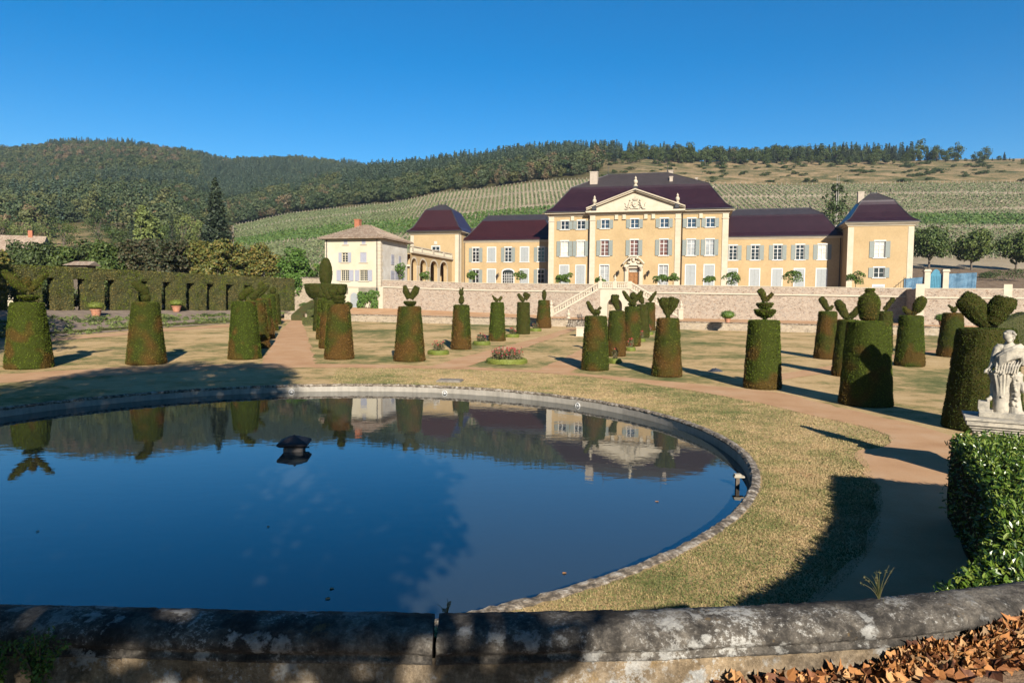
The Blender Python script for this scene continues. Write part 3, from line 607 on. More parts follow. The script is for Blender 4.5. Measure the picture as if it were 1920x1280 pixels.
def window(F, s0, s1, z0, z1, n, cols, rows, gl, kind='open', shut='shut', sw=.62, top=None, trim='white', transom=False):
    """glazed or shuttered window with frame, panes, shutters and sill"""
    f = MB(); d = .14; w = .07
    e = .14 if kind == 'closed' else .10
    f.box(s0-e, s1+e, n-.035, n+.0, z1, z1+.17)                                    # head
    if kind != 'open': f.box(s0-e, s0, n-.03, n+.01, z0, z1); f.box(s1, s1+e, n-.03, n+.01, z0, z1)
    f.box(s0, s0+w, n+.06, n+d+.04, z0, z1); f.box(s1-w, s1, n+.06, n+d+.04, z0, z1); f.box(s0+w, s1-w, n+.06, n+d+.04, z1-w, z1); f.box(s0+w, s1-w, n+.06, n+d+.04, z0, z0+w)
    if kind != 'closed':
        for i in range(1, cols): x = s0+(s1-s0)*i/cols; ww = .05 if cols == 2 or i == cols/2 else .022; f.box(x-ww, x+ww, n+.08, n+d+.03, z0+w, z1-w)
        zr = np.linspace(z0, z1, rows+1)[1:-1]
        for i, z in enumerate(zr): ww = .05 if (rows == 4 and i == 2) else .022; f.box(s0+w, s1-w, n+.085, n+d+.025, z-ww, z+ww)
    o = F.part('window', f, MT[trim])
    b = MB(); b.box(s0-.22, s1+.22, n-.12, n+.03, z0-.11, z0-.002); F.part('sill', b, MT['stone'] if trim != 'white' else MT['white'], o)
    if kind != 'closed':
        p = MB(); p.box(s0+.02, s1-.02, n+d, n+d+.02, z0+.02, z1-.02); F.part('pane', p, MT[gl], o)
    def leaf(a, b, y):
        q = MB(); q.box(a+.07, b-.07, y+.008, y+.04, z0+.06, z1-.06)
        q.box(a, a+.07, y, y+.05, z0, z1); q.box(b-.07, b, y, y+.05, z0, z1)
        for zz in np.linspace(z0, z1-.08, 4 if z1-z0 > 1.6 else 2+(z1-z0 > 1)): q.box(a+.07, b-.07, y, y+.05, zz, zz+.08)
        return F.part('shutter', q, MT[shut], o)
    if kind == 'open': leaf(s0-sw-.03, s0-.03, n-.09); leaf(s1+.03, s1+sw+.03, n-.09)
    if kind == 'closed':
        m = (s0+s1)/2; leaf(s0+.004, m-.005, n+.0); leaf(m+.005, s1-.004, n+.0)
    return o
def urn(mb, s, n, z, h, figure=False):
    p = [(.30, 0), (.30, .10), (.2, .13), (.16, .2), (.26, .32), (.30, .46), (.22, .6), (.12, .68), (.17, .76), (.15, .84), (.07, .9), (.06, .97), (.01, 1)]
    mb.lathe([(r*h*.75, zz*h) for r, zz in p], (s, n, z), 12)
def finial(F, par, s, n, z, h=.9):
    b = MB(); b.lathe([(.08, 0), (.05, .1), (.10, .2), (.11, .28), (.04, .36), (.03, h*.7), (.05, h*.75), (.01, h)], (s, n, z), 8); F.part('finial', b, MT['lead'], par)
def chimney(F, par, s0, s1, n0, n1, z0, z1, mat='chimney'):
    b = MB(); b.box(s0, s1, n0, n1, z0, z1-.14); b.box(s0-.06, s1+.06, n0-.06, n1+.06, z1-.14, z1); o = F.part('chimney', b, MT[mat], par); return o
def pipe(F, s, n, z0, z1):
    b = MB(); b.tube([(s, n, z0), (s, n, z1)], .06, 8); F.part('drainpipe', b, MT['iron'])
# ---- the chateau
ZT = 4.5                                                               # ground of the upper court
CH = FR('chateau', 'long ochre chateau with plum tiled roofs and a central triangular pediment', 'chateau', (-23.3, 126, ZT))
cw = MB()
tops = [(-35.2, 'gdark'), (-32.6, 'gdark'), (-28.65, 'gblue'), (-24.0, 'gblue'), (-19.5, 'gblue'), (-15.35, 'gblue'), (-12.55, 'gblue')]
mids = ['gcream', 'gcream', 'gred', 'gred', 'gred', 'ggrey', 'ggrey']
cx = [-34.66, -32.02, -28.1, -23.48, -18.93, -14.83, -12.05]
tw, mw, gw = .63, .63, .70
H = {0: [], 1: [], 2: []}; WN = []
for i, c in enumerate(cx):
    sec = 0 if i < 2 else 1 if i < 5 else 2; n = 119.1 if sec == 1 else 119.5
    H[sec] += [(c-tw, c+tw, 13.72, 15.05), (c-mw, c+mw, 9.5, 11.88)]
    WN += [(c-tw, c+tw, 13.72, 15.05, n, 2, 2, tops[i][1], 'open', 'shut'), (c-mw, c+mw, 9.5, 11.88, n, 2, 4, mids[i], 'open', 'shut')]
    if i != 3:
        g = ('gcream' if False else 'ggrey'); k = 'plain' if i in (2, 4) else 'closed'
        H[sec].append((c-gw, c+gw, ZT+.15, 8.02)); WN.append((c-gw, c+gw, ZT+.15, 8.02, n, 2, 5, 'ggrey', k, 'shutg'))
H[1].append((-24.28, -22.68, ZT, 7.55))
body(cw, -37.3, -9.35, 119.5, 133, ZT-.3, 15.9, H[0]+H[2]+[(-30.4, -16.4, ZT-.3, 15.9)])
body(cw, -30.5, -16.4, 119.1, 124, ZT-.3, 15.9, H[1])
lw = [(-51.92, 'o'), (-48.9, 'c'), (-45.8, 'o'), (-42.75, 'c'), (-39.72, 'o')]; HL = []
for c, k in lw:
    a = .64 if k == 'o' else .74
    HL.append((c-a, c+a, 8.95, 11.35)); WN.append((c-a, c+a, 8.95, 11.35, 125, 2, 4, 'gdark', 'open' if k == 'o' else 'closed', 'shut' if k == 'o' else 'shutg'))
    if c != -45.8: HL.append((c-a, c+a, ZT+.2, 7.65)); WN.append((c-a, c+a, ZT+.2, 7.65, 125, 2, 4, 'gdark', 'open' if k == 'o' else 'closed', 'shut' if k == 'o' else 'shutg'))
HL.append((-46.8, -44.75, ZT, 7.15))
body(cw, -54.2, -37.32, 125, 137, ZT-.3, 12.4, HL)
HR = []
for c in (-8.4, -5.17, -1.95, 1.2, 4.3):
    HR += [(c-.6, c+.6, 9.05, 11.3), (c-.68, c+.68, ZT+.2, 7.62)]
    WN += [(c-.6, c+.6, 9.05, 11.3, 125, 2, 4, 'gcream' if c > 4 else 'gdark', 'open', 'shut'), (c-.68, c+.68, ZT+.2, 7.62, 125, 2, 4, 'ggrey', 'closed', 'shutg')]
body(cw, -9.33, 6.98, 125, 137, ZT-.3, 12.4, HR)
HT = [(-59.4, -57.95, 10.35, 11.5)]; WN.append((-59.4, -57.95, 10.35, 11.5, 122, 2, 2, 'gdark', 'plain', 'shut'))
body(cw, -63.4, -54.22, 122, 131.5, ZT-.3, 13.9, HT)
HR2 = [(10.5, 11.85, 9.05, 11.4), (10.5, 11.85, 6.2, 7.62), (10.5, 11.85, ZT+.0, 5.1)]
WN += [(10.5, 11.85, 9.05, 11.4, 120.5, 2, 4, 'gcream', 'open', 'shut'), (10.5, 11.85, 6.2, 7.62, 120.5, 2, 2, 'gdark', 'open', 'shut'), (10.5, 11.85, ZT, 5.1, 120.5, 2, 2, 'ggrey', 'closed', 'shutg')]
body(cw, 7.0, 15.4, 120.5, 130, ZT-.3, 14.0, HR2)
CH.part('wall', cw, MT['ochre'])
for w in WN: window(CH, *w[:9], shut=w[9])
for a, b, n in ((-37.3, -36.4, 119.5), (-30.5, -29.65, 119.1), (-17.25, -16.4, 119.1), (-10.25, -9.35, 119.5)):
    st = MB(); quoins(st, a, b, n, ZT, 14.95); st.box(a-.05, b+.05, n-.13, n+.02, 14.95, 15.1); st.box(a, b, n-.08, n+.02, 15.1, 15.75); CH.part('pilaster', st, MT['stone'])
for c in (-33.4, -26.3, -25.1, -21.75, -20.6, -13.45): n = 119.1 if -31 < c < -16 else 119.5; st = MB(); st.box(c-.26, c+.26, n-.16, n+.02, 15.12, 15.74); st.box(c-.3, c+.3, n-.2, n+.02, 15.05, 15.12); CH.part('corbel', st, MT['stone'])
for a, b, n in ((-63.4, -62.8, 122), (-55.1, -54.22, 122), (7.0, 7.75, 120.5), (14.7, 15.4, 120.5)): st = MB(); st.box(a-.01, b+.01, n-.05, n+.02, ZT, 13.45); CH.part('pilaster', st, MT['stone'])
st = MB(); st.box(-54.3, -54.17, 122.05, 123.0, ZT, 13.45); st.box(15.3, 15.45, 120.55, 121.2, ZT, 13.4)
CH.part('quoin', st, MT['stone'])
cn = MB()
cornice(cn, -37.3, -9.35, 119.5, 133, [(.12, 15.75, 15.95), (.32, 15.95, 16.12), (.55, 16.12, 16.36)])
cornice(cn, -30.5, -16.4, 119.1, 123, [(.13, 15.752, 15.952), (.34, 15.952, 16.122), (.6, 16.122, 16.37)])
cornice(cn, -54.2, -37.4, 125.0, 137, [(.14, 12.25, 12.42), (.38, 12.42, 12.6)]); cornice(cn, -9.25, 6.9, 125.0, 137, [(.14, 12.25, 12.42), (.38, 12.42, 12.6)])
cornice(cn, -63.4, -54.22, 122, 131.5, [(.12, 13.6, 13.78), (.3, 13.78, 13.92), (.5, 13.92, 14.08)]); cornice(cn, 7.0, 15.4, 120.5, 130, [(.12, 13.6, 13.78), (.3, 13.78, 13.92), (.5, 13.92, 14.12)])
CH.part('cornice', cn, MT['stone'])
bell = lambda e, zb, zt, i: [(-e, zb), (-e*.3, zb+.16*(zt-zb)*.5), (i*.16, zb+.20*(zt-zb)), (i*.45, zb+.46*(zt-zb)), (i*.8, zb+.80*(zt-zb)), (i*.93, zb+.92*(zt-zb)), (i, zt)]
def roof(name, s0, s1, n0, n1, e, zb, zt, i, ridge, tile='tile'):
    r = MB(); top, A, B = hip(r, s0, s1, n0, n1, bell(e, zb, zt, i), ridge, 6); o = CH.part('roof', r, [MT[tile], MT['tile2']])
    l = MB(); pr = bell(e, zb, zt, i)
    for sx, sgn in ((s0, 1), (s1, -1)):
        l.tube([(sx+sgn*k, n0+k, z+.02) for k, z in pr]+[(A if sgn > 0 else B)], .07, 6)
    l.tube([A, B], .09, 6); l.box(s0-e-.05, s1+e+.05, n0-e-.09, n0-e+.03, zb-.06, zb+.05); CH.part('ridge_flashing', l, MT['lead'], o); return o
rm = roof('main', -37.3, -9.35, 119.5, 133, .62, 16.38, 20.75, 3., (-28.6, -18.9, 126.3, 23.15))
rl = roof('wing', -54.2, -37.0, 125, 137, .5, 12.62, 16.2, 2.6, (-51.5, -40, 131, 17.5), 'tileL'); rr = roof('wing', -12.2, 6.9, 125, 137, .5, 12.62, 16.2, 2.3, (-7.6, 3.2, 131, 17.6))
tl = roof('tower', -63.4, -54.22, 122, 131.5, .58, 14.1, 17.85, 2.1, (-59.6, -58.2, 126.7, 19.0), 'tileL'); tr_ = roof('tower', 7.0, 15.4, 120.5, 130, .58, 14.14, 17.55, 2.1, (10.6, 11.4, 125.2, 18.8))
for a, b, c, d, e, f in ((-31.3, -30.05, 123.5, 125, 20.6, 23.35), (-18.45, -17.95, 123.6, 124.5, 20.8, 22.15), (-18.75, -18.05, 127.5, 128.6, 21.5, 23.75), (-12.0, -11.5, 131.0, 132, 17, 21.4), (-14.5, -14.1, 131.2, 132.2, 18.5, 23.05)): chimney(CH, rm, a, b, c, d, e, f)
chimney(CH, tr_, 8.7, 9.5, 123.5, 124.6, 17.2, 18.95); chimney(CH, rl, -41.2, -40.7, 132, 133, 16.8, 17.75, 'brick')
for o, s, n, z in ((rm, -28.6, 126.3, 23.15), (rm, -18.9, 126.3, 23.15)):
    finial(CH, o, s, n, z, 1.5)
for o, s, n, z in ((rl, -51.5, 131, 17.5), (rr, -7.6, 131, 17.6), (rr, 3.2, 131, 17.6), (tl, -59.6, 126.7, 19.), (tl, -58.2, 126.7, 19), (tr_, 10.6, 125.2, 18.8)): finial(CH, o, s, n, z, .8)
# pediment with a carved relief
pd = MB(); a, b, m, z0, za = -30.9, -15.9, -23.4, 16.37, 19.1; nf = 118.75
pd.add([(a-.1, nf+.1, z0-.1), (b+.1, nf+.1, z0-.1), (b+.1, nf+.1, z0+.2), (m, nf+.1, za+.25), (a-.1, nf+.1, z0+.2)], [(0, 1, 2, 3, 4)])
for p, q in (((a-.1, z0+.12), (m, za+.12)), ((b+.1, z0+.12), (m, za+.12))):
    P0 = np.array([p[0], 0, p[1]]); P1 = np.array([q[0], 0, q[1]])
    for (n0_, n1_, dz, th_) in ((nf-.25, nf+.3, 0., .22), (nf-.42, nf+.3, .21, .17)):
        V = [(x, n, z+dz+t) for (x, z) in ((P0[0], P0[2]), (P1[0], P1[2])) for n in (n0_, n1_) for t in (0, th_)]
        pd.add(V, [(0, 1, 3, 2), (4, 6, 7, 5), (0, 4, 5, 1), (2, 3, 7, 6), (1, 5, 7, 3), (0, 2, 6, 4)])
po = CH.part('pediment', pd, MT['stone'])
gr = MB()
for x in (a-.15, b+.15): gr.add([(x, nf-.45, z0+.52), (m, nf-.45, za+.53), (m, 124.5, za+.53), (x, 124.5, z0+.52)], [(0, 1, 2, 3)])
CH.part('roof_slab', gr, MT['lead'], po)
rf = MB()
sh = [(-.42, 17.75), (.42, 17.75), (.42, 17.2), (.2, 16.95), (0, 16.85), (-.2, 16.95), (-.42, 17.2)]
rf.add([(m+x, nf+y, z) for y in (-.06, .1) for x, z in sh], [tuple(range(6, -1, -1)), tuple(range(7, 14))]+[(i, (i+1) % 7, 7+(i+1) % 7, 7+i) for i in range(7)])
for k in (-1, 1):                                                     # two rearing beasts holding the shield
    c = lambda x, z: (m+k*x, nf+.05, z)
    rf.tube([c(1.15, 16.75), c(.95, 17.1), c(.85, 17.5), c(.8, 17.75)], [.17, .2, .17, .1], 8); rf.ell(c(.78, 17.9), (.16, .12, .15)); rf.tube([c(.85, 17.5), c(.6, 17.6), c(.45, 17.7)], [.09, .07, .06], 6)
    rf.tube([c(.95, 17.15), c(.65, 17.2), c(.5, 17.3)], [.09, .07, .06], 6); rf.tube([c(1.05, 16.9), c(.75, 16.85), c(.65, 16.62)], [.13, .09, .06], 6); rf.tube([c(1.15, 16.8), c(1.2, 16.6)], [.14, .09], 6)
    rf.tube([c(1.2, 16.8), c(1.5, 17.0), c(1.45, 17.3), c(1.6, 17.5)], [.06, .05, .05, .07], 6); rf.ell(c(1.35, 16.6), (.3, .1, .09))
rf.tube([(m-.2, nf-.04, 17.15), (m, nf-.08, 17.4), (m+.05, nf-.04, 17.6)], [.08, .1, .08], 6); rf.ell((m, nf+.05, 17.95), (.42, .14, .11))
for x in (-.35, -.17, 0, .17, .35): rf.ell((m+x, nf+.05, 18.1-.1*abs(x)), (.07, .09, .13), seg=8, rings=5)
rf.tube([(m, nf+.05, 18.1), (m, nf+.05, 18.45)], [.05, .04], 6); rf.tube([(m-.5, nf+.05, 16.62), (m, nf+.03, 16.72), (m+.5, nf+.05, 16.62)], [.08, .09, .08], 6)
CH.part('carved_relief', rf, MT['stone'], po)
for s, z in ((-29.75, 17.0), (m, 19.75), (-17.0, 17.0)):
    u = MB(); u.box(s-.3, s+.3, 118.4, 119.0, z-.5, z+.2, 0); o = CH.part('finial_plinth', u, MT['lead'], po); u = MB(); urn(u, s, 118.7, z+.2, 1.55); CH.part('stone_urn', u, MT['stone'], po)
# door with its carved stone surround
dr = MB(); d0, d1 = -24.28, -22.68; dm = (d0+d1)/2
dr.box(d0, d0+.1, 119.18, 119.3, ZT, 7.55); dr.box(d1-.1, d1, 119.18, 119.3, ZT, 7.55); dr.box(d0+.1, d1-.1, 119.18, 119.3, 7.43, 7.55); dr.box(d0+.1, d1-.1, 119.18, 119.3, 6.85, 6.97)
for k in (0, 1):
    a = d0+.1+k*(dm-d0-.1); b = a+(dm-d0-.1); dr.box(a+.015, b-.015, 119.24, 119.3, ZT, 6.85)
    for z0_, z1_ in ((ZT+.15, ZT+.75), (ZT+.9, 6.1), (6.2, 6.7)): dr.box(a+.12, b-.12, 119.205, 119.25, z0_, z1_); dr.box(a+.19, b-.19, 119.18, 119.22, z0_+.08, z1_-.08)
do = CH.part('door', dr, MT['oak'])
q = MB(); q.box(d0+.1, d1-.1, 119.26, 119.29, 6.97, 7.43); CH.part('fanlight', q, MT['gcream'], do); q = MB()
for x in np.linspace(d0+.2, d1-.2, 8): q.tube([(x-.07, 119.24, 7.05), (x+.07, 119.24, 7.2), (x-.07, 119.24, 7.35)], .025, 5)
q.ell((dm+.08, 119.17, 5.6), (.04, .05, .04), seg=8, rings=5); CH.part('ironwork', q, MT['iron'], do)
q = MB()
for k, x in ((1, d0-.32), (-1, d1+.32)):
    q.box(x-.32, x+.32, 118.98, 119.12, ZT, 7.62); q.box(x-.2, x+.2, 118.85, 118.98, ZT, 7.2); q.tube([(x, 118.9, 7.2), (x, 118.8, 7.45), (x, 118.72, 7.75)], [.16, .2, .22], 8); q.box(x-.36, x+.36, 118.7, 119.12, 7.75, 7.95)
q.box(d0-.05, d1+.05, 118.98, 119.12, 7.55, 7.75); q.box(d0-.6, d1+.6, 118.75, 119.12, 7.95, 8.15)
for k in (-1, 1):                                                     # two halves of a broken curved hood
    t = np.linspace(0, 1, 8); q.tube([(dm+k*(1.65-1.15*u), 118.7, 8.2+1.0*math.sin(u*1.35)) for u in t], [.14]*7+[.2], 8); q.tube([(dm+k*.42, 118.62, 9.12), (dm+k*.55, 118.6, 8.95)], [.2, .16], 8)
    q.ell((dm+k*.7, 118.85, 8.45), (.3, .15, .2))
q.box(dm-.55, dm+.55, 118.85, 119.12, 8.15, 8.75); q.ell((dm, 118.8, 8.75), (.28, .15, .3)); q.box(dm-.8, dm+.8, 118.7, 119.12, 9.3, 9.46); q.box(dm-.5, dm+.5, 118.85, 119.12, 9.05, 9.3)
CH.part('door_surround', q, MT['stone'])
def lantern(s, n, z):
    l = MB(); l.tube([(s, n, z+.1), (s, n-.35, z+.5), (s-.1, n-.55, z+.55)], .025, 6); l.tube([(s, n, z+.7), (s, n-.3, z+.55)], .02, 6); c = (s-.1, n-.55, z-.25)
    l.lathe([(.02, .8), (.02, .72)], c, 6); l.lathe([(.10, .0), (.20, .5), (.24, .52), (.08, .72), (.02, .75)], c, 6); l.lathe([(.02, -.1), (.11, 0)], c, 6)
    for x in (s, s+.1): l.tube([(x, n-.03, z), (x+.1, n-.06, z+.35), (x, n-.03, z+.7)], .025, 6)
    CH.part('lantern', l, MT['iron'])
for s, n, z in ((-25.9, 119.1, 6.55), (-21.2, 119.1, 6.55), (-47.6, 125, 6.4)): lantern(s, n, z)
# arched garden door of the left wing, sundial, drainpipes
q = MB(); a, b, c = -46.8, -44.75, -45.775; t = np.linspace(math.pi, 0, 11); arc = [(c+1.05*math.cos(u), 7.15+.5*math.sin(u)) for u in t]
for (x0, z0_), (x1, z1_) in zip(arc, arc[1:]):
    q.add([(x0*1.0, 124.96, z0_+.0), (x1, 124.96, z1_), (c+(x1-c)*1.16, 124.96, 7.15+(z1_-7.15)*1.25+.1), (c+(x0-c)*1.16, 124.96, 7.15+(z0_-7.15)*1.25+.1)], [(0, 1, 2, 3)])
q.box(a-.17, a, 124.96, 125.03, ZT, 7.25); q.box(b, b+.17, 124.96, 125.03, ZT, 7.25)
for x in np.linspace(a, b, 7)[1:-1]: q.box(x-.03, x+.03, 125.05, 125.12, ZT, 7.45)
for z in np.linspace(ZT+.4, 7.2, 6): q.box(a, b, 125.05, 125.12, z-.025, z+.025)
wo = CH.part('window', q, MT['white']); q = MB(); q.box(a, b, 125.13, 125.15, ZT, 7.15); q.add([(x, 124.965, z) for x, z in arc], [tuple(range(len(arc)))]); CH.part('pane', q, MT['gdark'], wo)
q = MB(); q.box(-59.0, -58.4, 121.95, 122.02, 11.8, 12.4); so_ = CH.part('sundial', q, MT['stone']); q = MB(); q.box(-58.92, -58.48, 121.93, 121.96, 11.88, 12.32); q.bar((-58.7, 121.93, 12.2), (-58.68, 121.7, 11.98), .03, .03); CH.part('dial_face', q, MT['sidecream'], so_)
for s, n, z in ((-30.75, 119.38, 15.8), (-16.2, 119.38, 15.8), (-54.3, 121.9, 13.8), (-54.0, 124.88, 12.3), (-9.2, 124.88, 12.3), (6.75, 124.88, 12.3)): pipe(CH, s, n, ZT, z)
q = MB(); q.box(-55.4, -54.2, 131.2, 132.5, 13, 15.4); CH.part('stair_turret', q, MT['tile2'])
# ---- the cream house on the left
HS = FR('farmhouse', 'square cream house with clay tiled hip roof and lavender grey shutters', 'house', (-60.4, 103, 1.4)); s0, s1 = -65.0, -55.75
h = MB(); HH = [(-62.15, -61.15, 8.12, 9.52), (-62.3, -60.95, 5.42, 7.0), (-59.2, -57.85, 5.42, 7.0), (-61.85, -61.2, 10.7, 11.4), (-58.85, -58.2, 10.7, 11.4), (-59.1, -58.05, 8.1, 9.52), (-60.75, -59.5, 1.2, 3.3)]
wall_holes(h, s0, s1, 1.2, 11.55, 98, HH, .2); h.add([(s0, 98, 1.2), (s0, 107.4, 1.2), (s0, 107.4, 11.55), (s0, 98, 11.55)], [(0, 3, 2, 1)]); h.add([(s0, 107.4, 1.2), (s1, 107.4, 1.2), (s1, 107.4, 11.55), (s0, 107.4, 11.55)], [(1, 0, 3, 2)])
HS.part('wall', h, MT['cream'])
h = MB(); h.add([(s1, 98, 1.2), (s1, 107.4, 1.2), (s1, 107.4, 11.55), (s1, 98, 11.55)], [(0, 1, 2, 3)]); HS.part('side_wall', h, MT['sidecream'], label='weather stained grey side wall of the cream house')
h = MB(); h.box(s0-.02, s1+.05, 97.9, 98.0, 4.5, 4.64); z = 1.2
while z < 11.3: w_ = .75 if int(z/.5) % 2 else .5; h.box(s1-w_, s1+.03, 97.96, 98.02, z, z+.47); h.box(s0-.03, s0+w_*.6, 97.96, 98.02, z, z+.47); h.box(s1-.02, s1+.03, 98.02, 98+w_, z, z+.47); z += .5
HS.part('quoin', h, MT['stone']); h = MB(); z = 1.2; h.box(s1-.2, s1+.5, 97.7, 98, 1.2, 4.5); HS.part('buttress', h, MT['stone'])
r = MB(); hip(r, s0, s1, 98, 107.4, [(-.8, 11.5), (-.8, 11.62), (1.2, 12.35), (2.5, 12.95)], (-60.6, -60.1, 102.8, 13.95), 9); ro = HS.part('roof', r, [MT['oldtile'], MT['oldtile']])
r = MB(); tt = rng.normal(size=400)*.02                                # rounded tile rolls down each slope, and the eave ends
for i, x in enumerate(np.arange(s0-.75, s1+.75, .27)):
    f_ = min(1, max(.02, min(x-(s0-.8), (s1+.8)-x)/5.0)); L = f_*4.9; r.tube([(x, 97.2, 11.68), (x, 97.2+L*.41, 11.68+.74*L/4.9*1.0), (x, 97.2+L, 11.66+(2.28)*L/4.9)], .075, 5)
for i, y in enumerate(np.arange(97.3, 108.1, .27)):
    f_ = min(1, max(.02, min(y-97.2, 108.2-y)/5.3)); L = f_*4.9; r.tube([(s1+.8, y, 11.68), (s1+.8-L*.41, y, 11.68+.74*L/4.9), (s1+.8-L, y, 11.66+2.28*L/4.9)], .075, 5)
HS.part('tile_roll', r, MT['oldtile'], ro)
chimney(HS, ro, -62.0, -61.2, 101.5, 102.3, 12.8, 14.75, 'brick')
kw = dict(trim='cream', shut='shutb')
window(HS, -62.15, -61.15, 8.12, 9.52, 98, 2, 4, 'gdark', 'open', sw=.52, **kw); window(HS, -62.3, -60.95, 5.42, 7.0, 98, 4, 5, 'gdark', 'open', sw=.72, **kw); window(HS, -59.2, -57.85, 5.42, 7.0, 98, 4, 5, 'gdark', 'open', sw=.72, **kw)
for a, b, c, d in HH[3:6]: window(HS, a, b, c, d, 98, 2, 2, 'gdark', 'closed', **kw)
q = MB(); arc = [(-60.125+.63*math.cos(u), 3.1+.62*math.sin(u)) for u in np.linspace(0, math.pi, 11)]; q.box(-60.755, -59.495, 97.94, 98.0, 1.4, 3.1); q.add([(x, 97.94, z) for x, z in arc], [tuple(range(11))])
for x in (-60.4, -60.1, -59.8): q.box(x-.01, x+.01, 97.92, 97.95, 1.4, 3.3)
HS.part('door', q, MT['shutg']); q = MB(); arc2 = [(-60.125+.86*math.cos(u), 3.1+.86*math.sin(u)) for u in np.linspace(0, math.pi, 11)]
for k in range(10): q.add([(*arc[k][:1], 97.93, arc[k][1]), (arc[k+1][0], 97.93, arc[k+1][1]), (arc2[k+1][0], 97.93, arc2[k+1][1]), (arc2[k][0], 97.93, arc2[k][1])], [(0, 1, 2, 3)])
q.box(-60.99, -60.755, 97.93, 98, 1.4, 3.1); q.box(-59.495, -59.26, 97.93, 98, 1.4, 3.1); HS.part('door_arch', q, MT['stone'])
for n0_, n1_, z0_, z1_ in ((101.5, 102.5, 7.95, 9.45), (104.15, 104.95, 8.0, 9.4), (101.35, 102.6, 5.65, 7.05), (102.85, 104.05, 5.65, 7.05), (105.2, 106.1, 5.68, 6.9)): q = MB(); q.box(s1+.01, s1+.06, n0_, n1_, z0_, z1_); q.box(s1+.06, s1+.08, n0_, n1_, z0_+.3, z0_+.38); q.box(s1+.06, s1+.08, n0_, n1_, z1_-.4, z1_-.32); HS.part('shutter', q, MT['shutb'])
for s in (-64.7, -56.3): pipe(HS, s, 97.9, 1.3, 11.4)
q = MB()
for x in np.arange(-59.3, -56.0, .19): q.box(x, x+.07, 97.86, 97.93, 3.55, 4.4)
for x in np.arange(-63.3, -61.2, .19): q.box(x, x+.07, 97.86, 97.93, 3.55, 4.4)
HS.part('trellis', q, MT['iron'])
# ---- the arcade that closes the court on the left
AR = FR('arcade', 'low stone arcade of four arches topped by a balustrade beside the cream house', 'arcade', (-56.5, 115, ZT)); e = -55.7
spans = [(107.7, 109.75), (111.0, 113.05), (114.3, 116.5), (117.4, 119.8)]
def arch_wall(mb, spans, u0, u1, z0, spring, z1, put):
    """wall with round-headed openings; put(u, z, depth)"""
    edges = [u0]
    for a, b in spans:
        mb.add([put(edges[-1], z0), put(a, z0), put(a, z1), put(edges[-1], z1)], [(0, 1, 2, 3)])
        c, r_ = (a+b)/2, (b-a)/2; t = np.linspace(math.pi, 0, 13); P = [(c+r_*math.cos(x), spring+r_*math.sin(x)) for x in t]
        for (x0, q0), (x1, q1) in zip(P, P[1:]): mb.add([put(x0, q0), put(x1, q1), put(x1, z1), put(x0, z1)], [(0, 1, 2, 3)])
        P = [(a, z0), *P, (b, z0)]
        for (x0, q0), (x1, q1) in zip(P, P[1:]): mb.add([put(x0, q0), put(x0, q0, 1), put(x1, q1, 1), put(x1, q1)], [(0, 1, 2, 3)])
        edges.append(b)
    mb.add([put(edges[-1], z0), put(u1, z0), put(u1, z1), put(edges[-1], z1)], [(0, 1, 2, 3)])
q = MB(); arch_wall(q, spans, 107.45, 121.95, ZT, 7.7, 9.5, lambda u, z, d=0: (e-d*.6, u, z)); q.box(e-4.5, e-4.3, 107.45, 121.95, ZT, 9.4); q.box(e-4.3, e-.01, 107.45, 121.95, 9.3, 9.4); AR.part('wall', q, MT['ochre'])
q = MB(); q.box(e-.05, e+.35, 107.5, 121.9, 9.5, 9.72)
for a, b in spans:
    c, r_ = (a+b)/2, (b-a)/2; q.box(e-.58, e+.06, a-.5, a-.002, 7.45, 7.7); q.box(e-.58, e+.06, b+.002, b+.5, 7.45, 7.7); q.box(e, e+.04, a-.45, a-.003, ZT, 7.45); q.box(e, e+.04, b+.003, b+.45, ZT, 7.45)
    t = np.linspace(math.pi, 0, 13)
    for x0, x1 in zip(t, t[1:]):
        V = [(e+.05, c+rr_*math.cos(x), 7.7+rr_*math.sin(x)) for rr_, x in ((r_, x0), (r_, x1), (r_+.3, x1), (r_+.3, x0))]; q.add(V, [(0, 1, 2, 3)])
q.box(e-.1, e+.15, 107.5, 121.9, 9.72, 9.85); q.box(e-.1, e+.15, 107.5, 121.9, 10.45, 10.6)
for y in np.arange(107.7, 121.9, 3.5): q.box(e-.12, e+.17, y, y+.6, 9.85, 10.45)
AR.part('stonework', q, MT['stone']); q = MB()
q.lathe([(.09, 0), (.06, .08), (.10, .25), (.05, .5), (.09, .6)], (0, 0, 0), 6); copies(AR, 'baluster', q, MT['stone'], [(e+.02, y, 9.85) for y in np.arange(107.9, 121.8, .27)])
